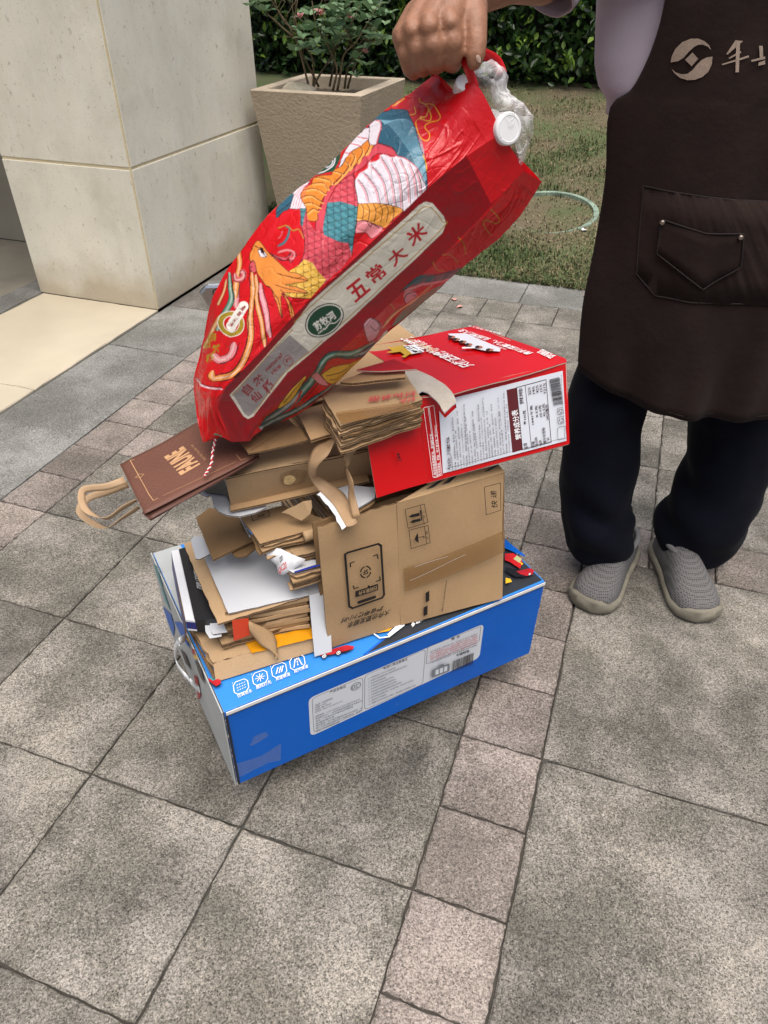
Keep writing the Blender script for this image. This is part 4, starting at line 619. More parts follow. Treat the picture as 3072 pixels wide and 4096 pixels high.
  ('l','PK2',15.0,((107.7,640.0),(97.7,667.5),(72.7,677.5),(58.9,665.0))),
  ('l','K',1.0,((117.7,640.0),(105.2,675.0),(72.7,685.0))),
  ('l','PW',4.0,((22.7,716.3),(45.2,736.3),(82.7,741.3))),
  ('l','K',1.0,((21.4,715.0),(45.2,732.5),(80.2,737.5))),
  ('c','Y3',(101.4,600.0),27,25.7),
  ('c','W2',(101.4,600.0),28.5,28.5),
  ('c','Y3',(101.4,600.0),27,27),
  ('c','W2',(101.4,600.0),18.5,18.5),
  ('c','R',(101.4,600.0),17,17),
  ('l','W2',24.0,((124.7,562.5),(100.2,605.0))),
  ('c','W2',(124.7,562.5),12,12),
  ('c','W2',(100.2,605.0),12,12),
  ('t','DR','醇',((117.2,567.5),(127.2,558.0),(123.2,573.0))),
  ('t','DR','香',((109.2,580.0),(119.2,570.5),(115.2,585.5))),
  ('t','DR','好',((99.7,592.0),(109.7,582.5),(105.7,597.5))),
  ('t','DR','米',((90.2,602.5),(100.2,593.0),(96.2,608.0))),
  ('t','Y3','自',((49.4,641.3),(66.9,636.3),(50.7,622.5))),
  ('t','Y3','然',((56.9,665.0),(74.4,660.0),(58.2,646.3))),
  ('t','Y3','仙',((37.7,656.3),(55.2,651.3),(38.9,637.5))),
  ('t','Y3','稻',((43.9,685.0),(61.4,680.0),(45.2,666.3))),
  ('l','Y4',2.0,((504.8,110.5),(507.3,118.0),(519.8,125.5),(524.8,135.5),(519.8,150.5),(507.3,153.0))),
  ('l','Y4',2.0,((517.3,121.8),(534.8,125.5),(549.8,148.0),(547.3,158.0),(529.8,163.0),(517.3,173.0),(527.3,188.0),(527.3,200.5),(519.8,205.5),(507.3,195.5),(498.6,168.0),(504.8,155.5),(524.8,160.5),(531.1,153.0),(527.3,135.5))),
  ('l','Y4',2.0,((474.8,113.0),(449.8,133.0))),
  ('l','Y4',2.0,((494.8,128.0),(497.3,143.0),(484.8,148.0))),
  ('l','Y4',2.0,((513.6,235.5),(519.8,253.0),(521.1,270.5))),
  ('l','Y4',2.0,((427.3,124.3),(424.8,138.0),(417.3,145.5))),
  ('l','Y5',1.8,((658.6,350.5),(674.8,368.0),(672.3,380.5),(647.3,373.0),(642.3,383.0),(652.3,398.0),(662.3,408.0))),
  ('l','Y5',1.8,((589.8,413.0),(599.8,423.0))),
  ('l','Y5',2.0,((200.0,392.8),(220.0,387.8),(235.0,400.3),(247.5,397.8),(256.2,415.3))),
  ('p','D',((70,780),(88,736),(158,666),(240,577),(340,483),(438,390),(522,308),(608,237),(686,187),(732,270),(690,312),(630,378),(550,458),(450,552),(360,635),(275,708),(200,772),(162,808),(140,852),(100,855))),
  ('p','R2',((608,237),(686,187),(732,270),(690,312),(660,340),(640,300))),
  ('p','W3',((95.2,752.5),(125.2,798.8),(135.2,805.5),(147.7,800.0),(180.2,753.8),(220.2,705.0),(270.2,663.8),(297.7,638.8),(362.5,583.3),(555.0,402.8),(563.0,382.8),(557.5,366.5),(532.5,337.8),(518.7,334.5),(503.7,342.8),(360.0,475.3),(270.0,555.3),(230.2,608.8),(152.7,691.3))),
  ('p','SV',((101.4,750.0),(127.7,793.8),(136.4,800.0),(145.2,795.0),(177.7,748.8),(216.4,700.0),(268.9,661.3),(225.2,624.5),(155.2,691.3))),
  ('l','Y5',1.8,((512.5,346.5),(530.0,347.8),(553.7,377.8),(550.0,397.8),(360.0,576.5),(320.0,610.3))),
  ('l','Y5',1.8,((512.5,346.5),(360.0,484.0),(270.0,565.3),(235.0,597.8))),
  ('l','Y5',1.8,((232.7,612.5),(155.2,692.5),(100.2,753.8))),
  ('l','Y5',1.8,((295.2,635.0),(267.7,660.0),(217.7,701.3),(177.7,750.0),(147.7,795.0))),
  ('t','CR','五',((366.2,553.3),(400.0,525.3),(343.2,524.0))),
  ('t','CR','常',((406.2,514.8),(438.0,489.8),(383.2,489.8))),
  ('t','CR','大',((450.0,478.3),(483.0,450.3),(429.5,452.8))),
  ('t','CR','米',((490.0,434.8),(525.5,403.5),(470.0,404.8))),
  ('p','G',((336.2,563.7),(339.4,569.9),(340.6,577.2),(339.8,585.2),(336.9,593.5),(332.1,601.7),(325.7,609.3),(318.0,616.1),(309.4,621.6),(300.2,625.6),(291.0,627.9),(282.2,628.3),(274.3,626.9),(267.7,623.7),(262.6,618.9),(259.4,612.7),(258.2,605.4),(259.1,597.4),(261.9,589.1),(266.7,580.9),(273.1,573.3),(280.8,566.5),(289.5,561.0),(298.6,557.0),(307.8,554.7),(316.6,554.3),(324.5,555.7),(331.2,558.9))),
  ('p','W2',((334.6,564.9),(337.6,570.7),(338.7,577.6),(337.8,585.1),(335.0,593.0),(330.4,600.7),(324.2,608.0),(316.8,614.5),(308.6,619.8),(299.8,623.7),(291.1,625.9),(282.8,626.4),(275.3,625.1),(269.0,622.2),(264.2,617.7),(261.2,611.9),(260.2,605.0),(261.1,597.5),(263.9,589.6),(268.5,581.8),(274.6,574.6),(282.0,568.1),(290.3,562.8),(299.0,558.9),(307.8,556.7),(316.1,556.2),(323.6,557.4),(329.9,560.4))),
  ('p','G',((332.2,566.7),(334.9,572.0),(335.9,578.3),(335.0,585.3),(332.3,592.5),(328.0,599.7),(322.2,606.5),(315.3,612.5),(307.6,617.4),(299.5,621.1),(291.4,623.2),(283.7,623.7),(276.8,622.7),(271.0,620.0),(266.6,615.9),(263.9,610.6),(263.0,604.3),(263.9,597.3),(266.5,590.1),(270.9,582.9),(276.6,576.1),(283.5,570.1),(291.2,565.2),(299.3,561.5),(307.4,559.4),(315.2,558.8),(322.1,559.9),(327.9,562.6))),
  ('t','W2','苏牧河',((283.9,615.0),(326.4,583.8),(272.7,600.0))),
  ('t','W2','SUMUHE',((286.4,621.3),(300.2,610.0),(284.7,617.5))),
  ('l','W2',2.0,((300.2,610.0),(310.2,597.5),(322.7,595.0),(335.2,580.0),(332.7,562.5))),
  ('t','MR','自',((135.2,756.3),(147.7,740.0),(117.7,741.3))),
  ('t','MR','然',((152.7,736.3),(172.7,720.0),(141.4,720.0))),
  ('t','MR','仙',((150.2,773.8),(166.4,757.5),(136.4,756.3))),
  ('t','MR','稻',((178.9,752.5),(193.9,735.0),(162.7,735.0))),
  ('t','MR','natural',((175.2,703.8),(209.7,671.3),(170.9,695.0))),
  ('t','MR','rice',((188.2,711.3),(207.2,693.8),(183.9,702.5))),
  ('c','MR',(221.4,680.5),11,11),
  ('c','SV',(221.4,680.5),9.6,9.6),
  ('t','MR','稻',((217.2,686.3),(228.9,680.0),(214.7,677.5))),
  ('l','TE2',15.0,((165.2,822.5),(190.2,800.0),(240.2,757.5),(280.2,717.5),(307.7,672.5),(350.2,665.0),(390.2,660.0),(430.2,640.0))),
  ('l','TE',8.5,((245.2,755.0),(280.2,717.5),(307.7,672.5),(355.2,662.5),(410.2,637.5))),
  ('l','K',1.0,((180.2,800.0),(237.7,750.0),(277.7,707.5),(305.2,665.0),(332.7,657.5))),
  ('l','K',1.0,((190.2,810.0),(250.2,765.0),(287.7,727.5),(315.2,680.0),(375.2,665.0))),
  ('l','CRR',3.0,((190.2,807.5),(225.2,780.0),(252.7,745.0))),
  ('l','TE2',8.5,((160.2,825.0),(225.2,790.0),(275.2,760.0),(325.2,727.5))),
  ('p','Y1',((197.7,783.8),(217.7,755.0),(240.2,730.0),(261.4,712.5),(252.7,735.0),(225.2,767.5))),
  ('p','Y1',((295.2,712.5),(322.7,692.5),(360.2,680.0),(385.2,672.5),(362.7,705.0),(335.2,727.5),(307.7,725.0))),
  ('l','K',0.8,((305.2,712.5),(332.7,702.5),(360.2,685.0))),
  ('l','K',0.8,((310.2,720.0),(335.2,712.5),(355.2,697.5))),
  ('l','K',0.8,((212.7,770.0),(232.7,747.5),(255.2,720.0))),
  ('p','PK2',((272.7,715.0),(285.2,707.5),(295.2,715.0),(307.7,730.0),(290.2,730.0))),
  ('p','W3',((440.2,615.0),(390.2,670.0),(357.7,702.5),(332.7,725.0),(322.7,732.5),(345.2,717.5),(370.2,700.0),(400.2,680.0),(440.2,635.0))),
  ('p','TE2',((465.0,530.3),(495.0,502.8),(512.5,494.0),(550.0,489.0),(597.5,479.0),(570.0,501.5),(525.0,510.3),(495.0,515.3))),
  ('l','K',1.0,((480.0,516.5),(515.0,497.8),(590.0,482.8))),
  ('l','PD',6.5,((475.0,530.3),(512.5,512.8),(550.0,507.8),(570.0,502.8))),
  ('c','PK2',(487.5,542.8),15,15),
  ('l','K',1.0,((500.0,527.8),(480.0,535.3),(472.5,550.3),(482.5,555.3),(495.0,547.8),(497.5,537.8),(490.0,537.8))),
  ('l','OR',7.5,((532.5,512.8),(502.5,545.3),(465.0,567.8),(440.0,590.3),(425.0,610.3))),
  ('l','K',1.0,((530.0,515.3),(500.0,550.3),(470.0,572.8))),
  ('p','GT',((570.0,505.3),(550.0,537.8),(495.0,575.3),(450.0,610.3),(475.0,570.3),(525.0,530.3))),
  ('p','PK',((385.2,600.0),(400.2,587.5),(420.2,600.0),(410.2,630.0),(392.7,635.0))),
  ('l','K',1.0,((390.2,605.0),(405.2,590.0),(417.7,600.0),(410.2,612.5),(400.2,605.0))),
  ('l','Y5',1.8,((590.0,412.8),(602.5,427.8),(605.0,450.3))),
  ('l','Y5',1.8,((555.0,450.3),(572.5,450.3),(590.0,467.8))),
  ('l','Y5',1.8,((535.0,465.3),(542.5,480.3),(560.0,484.0))),
  ('l','Y5',1.8,((445.0,557.8),(452.5,567.8))),
  ('l','TE',3.5,((62,838),(80,842))),
  ('l','Y1',0.8,((78,845),(105,858),(130,858))),
]

# ================================================================ the setting
TILE = 0.35
GO = V((-0.278, 0.750, 0)); GA = math.radians(-19.58)
E1 = V((math.cos(GA), math.sin(GA), 0)); E2 = V((-math.sin(GA), math.cos(GA), 0))
def gw(u, v, z=0.0): return GO + E1 * (u * TILE) + E2 * (v * TILE) + V((0, 0, z))
def lawn_z(u, v): return max(0.0, (v - 9.0) * TILE * 0.11)

def stone_mat(name, base, light, dark, speck=0.5, patch=2.2, rnd=0.09, rough=0.8, patchamt=0.8, stain=0.0):
    """Flamed granite: pale and dark crystals, weathered patches, a tint of its own for every slab."""
    m = bpy.data.materials.new(name); m.use_nodes = True
    n = m.node_tree.nodes; l = m.node_tree.links; p = n['Principled BSDF']
    p.inputs['Roughness'].default_value = rough; p.inputs['Specular IOR Level'].default_value = 0.3
    g = n.new('ShaderNodeNewGeometry').outputs['Position']; oi = n.new('ShaderNodeObjectInfo')
    # shift the pattern for every slab so that it does not run across the joints
    sh = n.new('ShaderNodeVectorMath'); sh.operation = 'MULTIPLY_ADD'
    cmb = n.new('ShaderNodeCombineXYZ'); 
    for i in range(3): l.new(oi.outputs['Random'], cmb.inputs[i])
    sh.inputs[1].default_value = (13.0, 7.0, 5.0); l.new(cmb.outputs[0], sh.inputs[0]); l.new(g, sh.inputs[2])
    def nz(scale, det, rgh=0.6, vec=None):
        t = n.new('ShaderNodeTexNoise'); t.inputs['Scale'].default_value = scale; t.inputs['Detail'].default_value = det
        t.inputs['Roughness'].default_value = rgh; l.new(vec if vec is not None else sh.outputs[0], t.inputs['Vector']); return t.outputs['Fac']
    def ramp(fac, stops):
        r = n.new('ShaderNodeValToRGB'); r.color_ramp.interpolation = 'LINEAR'
        while len(r.color_ramp.elements) < len(stops): r.color_ramp.elements.new(0.5)
        for e, (pos, c) in zip(r.color_ramp.elements, stops): e.position = pos; e.color = (*c, 1)
        l.new(fac, r.inputs[0]); return r.outputs['Color']
    fine = ramp(nz(390.0, 2.5, 0.75), [(0.37, dark), (0.47, base), (0.58, light)])
    crystal = n.new('ShaderNodeTexVoronoi'); crystal.inputs['Scale'].default_value = 340.0; l.new(sh.outputs[0], crystal.inputs['Vector'])
    cval = n.new('ShaderNodeSeparateColor'); l.new(crystal.outputs['Color'], cval.inputs[0])
    ck = ramp(cval.outputs[0], [(0.05, dark), (0.35, base), (0.9, light)])
    mx = n.new('ShaderNodeMix'); mx.data_type = 'RGBA'; mx.inputs['Factor'].default_value = speck; l.new(fine, mx.inputs['A']); l.new(ck, mx.inputs['B'])
    # weathered darker patches
    pt = ramp(nz(patch, 6.0, 0.62), [(0.35, (1 - patchamt * 0.55,) * 3), (0.48, (0.95,) * 3), (0.64, (1 + .30 * patchamt, 1 + .28 * patchamt, 1 + .24 * patchamt))])
    m2 = n.new('ShaderNodeMix'); m2.data_type = 'RGBA'; m2.blend_type = 'MULTIPLY'; m2.inputs['Factor'].default_value = 1
    l.new(mx.outputs['Result'], m2.inputs['A']); l.new(pt, m2.inputs['B'])
    # lichen-dark grains gather inside the patches
    pl = nz(patch * 2.3, 4.0, 0.6); gr = nz(190.0, 4.0, 0.8)
    ad = n.new('ShaderNodeMath'); ad.operation = 'MULTIPLY'; l.new(pl, ad.inputs[0]); l.new(gr, ad.inputs[1])
    lk = ramp(ad.outputs[0], [(0.19, (1, 1, 1)), (0.30, (0.36, 0.37, 0.34))])
    m3 = n.new('ShaderNodeMix'); m3.data_type = 'RGBA'; m3.blend_type = 'MULTIPLY'; m3.inputs['Factor'].default_value = 0.75
    l.new(m2.outputs['Result'], m3.inputs['A']); l.new(lk, m3.inputs['B'])
    mr = n.new('ShaderNodeMapRange'); mr.inputs['To Min'].default_value = 1 - rnd; mr.inputs['To Max'].default_value = 1 + rnd; l.new(oi.outputs['Random'], mr.inputs['Value'])
    m4 = n.new('ShaderNodeMix'); m4.data_type = 'RGBA'; m4.blend_type = 'MULTIPLY'; m4.inputs['Factor'].default_value = 1
    l.new(m3.outputs['Result'], m4.inputs['A']); l.new(mr.outputs[0], m4.inputs['B'])
    l.new(m4.outputs['Result'], p.inputs['Base Color'])
    b = n.new('ShaderNodeBump'); b.inputs['Strength'].default_value = 0.8; b.inputs['Distance'].default_value = 0.002
    l.new(nz(220.0, 4.0, 0.75), b.inputs['Height']); l.new(b.outputs[0], p.inputs['Normal'])
    return m

m_field = stone_mat('field_granite', (0.182, 0.165, 0.142), (0.425, 0.393, 0.345), (0.034, 0.032, 0.027), patch=3.0, patchamt=0.72)
m_pink = stone_mat('pink_granite', (0.235, 0.195, 0.172), (0.46, 0.40, 0.36), (0.062, 0.054, 0.048), patch=1.6, patchamt=0.45)
m_grey = stone_mat('grey_granite', (0.225, 0.222, 0.208), (0.38, 0.375, 0.355), (0.075, 0.075, 0.07), patch=1.3, patchamt=0.35, rnd=0.1)
m_joint = M('joint_sand', (0.055, 0.050, 0.042), 0.95, 0.4, 30, coords='World')
m_soil = M('soil', (0.075, 0.058, 0.040), 0.95, 0.5, 9, 0.8, 60, coords='World', bdist=0.01)

ground = MB().add([(-150, -150, -0.07), (150, -150, -0.07), (150, 150, -0.07), (-150, 150, -0.07)], [(0, 1, 2, 3)]).build('ground', m_soil, origin=(0, 0, -0.07))
tag(ground, kind='structure')

def grid_sheet(name, u0, u1, v0, v1, z, mat):
    o = MB().add([gw(u0, v0, z), gw(u1, v0, z), gw(u1, v1, z), gw(u0, v1, z)], [(0, 1, 2, 3)]).build(name, mat, origin=gw((u0 + u1) / 2, v0, z))
    return tag(o, kind='structure')

pavement = grid_sheet('pavement', -3.5, 8.2, -4.2, 8.15, -0.0085, m_joint)
_pm = {}
def paver(parent, u0, u1, v0, v1, mat, name='paver', gap=0.0042, th=0.04, rise=0.0008):
    """One slab: shared mesh per size, chamfered rim, laid a touch uneven."""
    key = (round(u1 - u0, 3), round(v1 - v0, 3), mat.name, gap)
    if key not in _pm:
        hx, hy = (u1 - u0) * TILE / 2 - gap / 2, (v1 - v0) * TILE / 2 - gap / 2
        c = 0.003; vs = []; n = 16
        rr = random.Random(hash(key) % 1000)
        ringp = []
        for k, (ax, ay, bx, by) in enumerate(((-1,-1,1,-1),(1,-1,1,1),(1,1,-1,1),(-1,1,-1,-1))):
            for i in range(n):
                t = i / n; ringp.append(((ax + (bx - ax) * t) * hx, (ay + (by - ay) * t) * hy))
        N = len(ringp)
        for (x, y) in ringp:
            jx, jy = rr.uniform(-0.0016, 0.0016), rr.uniform(-0.0016, 0.0016); vs.append((x + jx, y + jy, -th))
        for (x, y), b in zip(ringp, list(vs)): vs.append((b[0], b[1], -c * rr.uniform(0.6, 1.4)))
        for (x, y) in ringp:
            f = 1 - c * rr.uniform(0.6, 1.8) / max(hx, hy); vs.append((x * f, y * f, 0))
        fs = []
        for r in range(2):
            for i in range(N): a = r * N + i; b = r * N + (i + 1) % N; fs.append((a, b, b + N, a + N))
        fs.append(tuple(2 * N + i for i in range(N)))
        me = bpy.data.meshes.new(name); me.from_pydata(vs, [], fs); me.materials.append(mat); me.update(); _pm[key] = me
    o = bpy.data.objects.new(name, _pm[key]); COL.objects.link(o); o.parent = parent
    c = gw((u0 + u1) / 2, (v0 + v1) / 2)
    o.location = c + V((0, 0, RNG.uniform(-rise, rise))) - parent.location
    o.rotation_euler = (RNG.uniform(-.0015, .0015), RNG.uniform(-.0015, .0015), GA)
    return o

for v in range(-3, 3):                                   # the near field, split by the narrow band at u 1..1.5
    for u in range(-3, 1): paver(pavement, u, u + 1, v, v + 1, m_field)
for v in (-3, -1, 1):                                    # double-size slabs right of the band
    for u in (1.5, 3.5): paver(pavement, u, u + 2, v, v + 2, m_field)
for k in range(-6, 6): paver(pavement, 1, 1.5, k / 2, k / 2 + .5, m_pink)
for k in range(-6, 12): paver(pavement, k / 2, k / 2 + .5, 3, 3.5, m_pink)           # cross band
for k in range(-6, 16): paver(pavement, -3.5, -3, k / 2, k / 2 + .5, m_pink)         # band along the kerb
for j in range(4):
    for u in range(-3, 7): paver(pavement, u, u + 1, 3.5 + j, 4.5 + j, m_field)
for k in range(-6, 14): paver(pavement, k / 2, k / 2 + .5, 7.5, 8.15, m_field)

kerb = grid_sheet('kerb', -4.62, 8.2, -4.2, 9.0, -0.0125, m_joint)                   # grey granite edging beside and behind the paving
for a, b in ((-4, 0.6), (0.6, 5.1), (5.1, 6.45)): paver(kerb, -4.62, -3.5, a, b, m_grey, 'kerb_slab', gap=0.004)
m_dkgrey = stone_mat('rough_granite', (0.165, 0.152, 0.135), (0.33, 0.305, 0.275), (0.055, 0.052, 0.047), patch=1.8, patchamt=0.6)
paver(kerb, -4.62, -3.5, 6.45, 8.15, m_dkgrey, 'kerb_slab', gap=0.006)
for a, b in ((-4.62, -2.9), (-2.9, -1.45), (-1.45, -0.06), (-0.06, 1.9), (1.9, 4.0), (4.0, 6.0)): paver(kerb, a, b, 8.15, 9.0, m_grey, 'kerb_slab', gap=0.004)

# ---- marble threshold in front of the pillar
m_marble = M('cream_marble', (0.52, 0.46, 0.35), 0.32, 0.10, 3.0, 0.05, 40, spec=0.5, coords='World', rvar=0.08)
m_lobby = M('lobby_stone', (0.20, 0.185, 0.15), 0.6, 0.25, 3.0, coords='World')
thr = grid_sheet('threshold', -6.6, -4.62, -3, 6.24, -0.010, M('grout_dark', (0.03, 0.03, 0.03), 0.9))
for a, b in ((-3, 0.2), (0.2, 3.80), (3.80, 6.24)): paver(thr, -6.58, -4.66, a, b, m_marble, 'marble_slab', gap=0.003)
lob = grid_sheet('lobby_floor', -14, -6.61, -3, 14, -0.006, m_lobby)
for k in range(10): paver(lob, -7.05, -6.62, k * 1.2 - 3, k * 1.2 - 1.8, m_grey, 'lobby_border_slab', gap=0.004)

# ---- stone-clad pillar
def limestone(name, tint):
    m = M(name, tint, 0.62, 0.13, 2.6, 0.10, 90, spec=0.35, coords='World', bdist=0.002)
    n = m.node_tree.nodes; l = m.node_tree.links; p = n['Principled BSDF']
    old = p.inputs['Base Color'].links[0].from_socket
    g = n.new('ShaderNodeNewGeometry').outputs['Position']
    def layer(old, scale, lo, hi, col, fac, det=3, st=(1, 1, 1)):
        mp = n.new('ShaderNodeMapping'); mp.inputs['Scale'].default_value = st; l.new(g, mp.inputs[0])
        t = n.new('ShaderNodeTexNoise'); t.inputs['Scale'].default_value = scale; t.inputs['Detail'].default_value = det; t.inputs['Roughness'].default_value = .65
        l.new(mp.outputs[0], t.inputs['Vector'])
        r = n.new('ShaderNodeMapRange'); r.inputs['From Min'].default_value = lo; r.inputs['From Max'].default_value = hi; r.inputs['To Max'].default_value = fac
        l.new(t.outputs['Fac'], r.inputs['Value'])
        x = n.new('ShaderNodeMix'); x.data_type = 'RGBA'; l.new(r.outputs[0], x.inputs['Factor']); l.new(old, x.inputs['A']); x.inputs['B'].default_value = (*col, 1)
        return x.outputs['Result']
    c = layer(old, 38, 0.63, 0.69, (0.34, 0.31, 0.25), 0.65, 4, (1, 1, 0.7))      # shell-like flecks
    c = layer(c, 90, 0.65, 0.71, (0.28, 0.24, 0.17), 0.65, 3)
    c = layer(c, 9, 0.55, 0.68, (0.72, 0.69, 0.60), 0.6, 6)
    c = layer(c, 2.2, 0.53, 0.72, (0.46, 0.42, 0.31), 0.55, 6)
    c = layer(c, 16, 0.52, 0.68, (0.79, 0.77, 0.69), 0.35, 6, (1, 1, 0.3))
    c = layer(c, 11, 0.54, 0.70, (0.54, 0.51, 0.41), 0.22, 6, (1, 1, 0.25))
    c = layer(c, 140, 0.62, 0.70, (0.30, 0.27, 0.20), 0.5, 3)
    # damp ochre stain creeping up from the ground
    z = n.new('ShaderNodeSeparateXYZ'); l.new(g, z.inputs[0])
    t = n.new('ShaderNodeTexNoise'); t.inputs['Scale'].default_value = 5; t.inputs['Detail'].default_value = 5; l.new(g, t.inputs['Vector'])
    a = n.new('ShaderNodeMath'); a.operation = 'MULTIPLY_ADD'; a.inputs[1].default_value = -0.34; l.new(t.outputs['Fac'], a.inputs[0]); l.new(z.outputs['Z'], a.inputs[2])
    r = n.new('ShaderNodeMapRange'); r.inputs['From Min'].default_value = -0.13; r.inputs['From Max'].default_value = 0.02; r.inputs['To Min'].default_value = 0.55; r.inputs['To Max'].default_value = 0
    l.new(a.outputs[0], r.inputs['Value'])
    x = n.new('ShaderNodeMix'); x.data_type = 'RGBA'; l.new(r.outputs[0], x.inputs['Factor']); l.new(c, x.inputs['A']); x.inputs['B'].default_value = (0.36, 0.27, 0.15, 1)
    l.new(x.outputs['Result'], p.inputs['Base Color'])
    return m
m_lime = limestone('limestone', (0.715, 0.68, 0.57))
m_grout = M('cream_grout', (0.62, 0.53, 0.34), 0.85, 0.15, 20, 0.3, 90, coords='World')
pillar = empty('stone_pillar', gw(-5.65, 7.95), 'cream limestone clad pillar with grooved joints left of the planter', 'pillar')
pillar['kind'] = 'thing'
PU0, PU1, PV0, PV1 = -6.63, -4.66, 6.24, 9.66
def gbox(mb, u0, u1, v0, v1, z0, z1, mi=0):
    a = [gw(u0, v0, z0), gw(u1, v0, z0), gw(u1, v1, z0), gw(u0, v1, z0)]
    return mb.prism(a[::-1], (0, 0, z1 - z0), mi)
gbox(MB(), PU0 + .01, PU1 - .009, PV0 + .009, PV1 - .01, 0, 3.2).build('grout_core', m_grout, pillar)
JZ = ((0.0, 0.618), (0.629, 1.52), (1.531, 2.42), (2.431, 3.2))
dg = 0.026
for z0, z1 in JZ:
    gbox(MB(), PU0, PU1 - dg, PV0, PV0 + .07, z0, z1).build('stone_panel', m_lime, pillar, bevel=0.003)
    gbox(MB(), PU1 - .07, PU1, PV0 + dg, PV1, z0, z1).build('stone_panel', m_lime, pillar, bevel=0.003)
    gbox(MB(), PU0, PU0 + .07, PV0 + .08, PV1 - .1, z0, z1).build('stone_panel', m_lime, pillar, bevel=0.003)
    gbox(MB(), PU0, PU1 - .08, PV1 - .07, PV1, z0, z1).build('stone_panel', m_lime, pillar, bevel=0.003)

# ---- the lobby the pillar stands before: back wall, plus unseen side wall and ceiling added to dim it
m_wall = M('lobby_wall_stone', (0.235, 0.215, 0.175), 0.6, 0.2, 2.0, coords='World')
wall = tag(MB().prism([gw(-16, 8.12), gw(-6.7, 8.12), gw(-6.7, 8.5), gw(-16, 8.5)], (0, 0, 3.3)).build('wall_lobby', M('grout_dark', (0.03, 0.03, 0.03), 0.9)), kind='structure')
for k in range(6):
    for z0, z1 in ((0.0, 0.60), (0.606, 1.5), (1.506, 2.4)):
        gbox(MB(), -16 + k * 1.55, -16 + (k + 1) * 1.55 - .02, 8.08, 8.12, z0, z1).build('wall_panel', m_wall, wall)
tag(MB().prism([gw(-16, 1.5, 3.21), gw(-4.6, 6.0, 3.21), gw(-4.6, 14, 3.21), gw(-16, 14, 3.21)], (0, 0, 0.4)).build('ceiling_added_shade', M('ceiling_plaster', (0.6, 0.58, 0.53), 0.8, 0.05, 2)), kind='structure')  # unseen slab overhead, added to shade the lobby
tag(MB().prism([gw(-13, -2), gw(-13, 8), gw(-13.5, 8), gw(-13.5, -2)], (0, 0, 3.3)).build('wall_added_shade', m_wall), kind='structure')  # unseen wall, added to close the lobby off and darken it

# ================================================================ the load: cartons on a small trolley
def C(k): return [V(p) for p in G[k]] if isinstance(G[k][0], tuple) else V(G[k])
def flat(name, rgb, rough=0.45, **k): return M(name, srgb(*rgb), rough, **k)
m_kraft = M('kraft_board', (0.42, 0.272, 0.142), 0.72, 0.09, 9, 0.12, 220, spec=0.25, grain=0.10, gscale=500, objvar=0.16)
m_kraft2 = M('kraft_board_pale', (0.465, 0.312, 0.173), 0.72, 0.12, 7, 0.12, 220, spec=0.25, grain=0.10, gscale=500, objvar=0.16)
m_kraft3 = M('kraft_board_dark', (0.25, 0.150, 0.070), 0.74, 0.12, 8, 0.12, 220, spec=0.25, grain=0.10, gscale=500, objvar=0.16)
m_whiteboard = M('white_board', (0.56, 0.58, 0.605), 0.38, 0.03, 5, 0.03, 60, spec=0.4)
m_whitepaper = M('white_paper', (0.72, 0.73, 0.75), 0.6, 0.04, 9)
m_greyboard = M('grey_board', (0.50, 0.455, 0.385), 0.9, 0.12, 30, 0.4, 300, spec=0.15, grain=0.1)
def edge_mat(name, col):
    m = M(name, col, 0.9, 0.35, 90, 0.9, 350, bdist=0.004, grain=0.55, gscale=260)
    return m
m_edge = edge_mat('board_edge', (0.145, 0.085, 0.040))
ink = flat('black_ink', (28, 24, 22), 0.55); white_ink = flat('white_ink', (235, 236, 236), 0.5)
red_ink = flat('red_ink', (190, 70, 75), 0.6); grey_ink = flat('grey_ink', (88, 92, 100), 0.6)

def tint_tape(name, col, alpha, rough=0.12):
    """Clear or brown parcel tape: a thin glossy film one can see through."""
    if name in MATS: return MATS[name]
    m = bpy.data.materials.new(name); m.use_nodes = True; n = m.node_tree.nodes; l = m.node_tree.links
    p = n['Principled BSDF']; p.inputs['Base Color'].default_value = (*col, 1); p.inputs['Roughness'].default_value = rough
    tcn = n.new('ShaderNodeTexCoord'); t = n.new('ShaderNodeTexNoise'); t.inputs['Scale'].default_value = 60; t.inputs['Detail'].default_value = 3
    l.new(tcn.outputs['Object'], t.inputs['Vector'])
    b = n.new('ShaderNodeBump'); b.inputs['Strength'].default_value = 0.35; b.inputs['Distance'].default_value = 0.002; l.new(t.outputs['Fac'], b.inputs['Height']); l.new(b.outputs[0], p.inputs['Normal'])
    tr = n.new('ShaderNodeBsdfTransparent'); tr.inputs[0].default_value = (0.93, 0.92, 0.90, 1)
    mx = n.new('ShaderNodeMixShader'); mx.inputs[0].default_value = alpha
    l.new(tr.outputs[0], mx.inputs[1]); l.new(p.outputs[0], mx.inputs[2]); l.new(mx.outputs[0], n['Material Output'].inputs['Surface'])
    MATS[name] = m; return m
m_clear = tint_tape('clear_tape', (0.75, 0.78, 0.8), 0.09)
m_browntape = tint_tape('brown_tape', (0.26, 0.14, 0.05), 0.60)
m_gold = M('gold_tape', srgb(206, 140, 22), 0.22, 0.18, 14, 0.15, 60, spec=0.6)

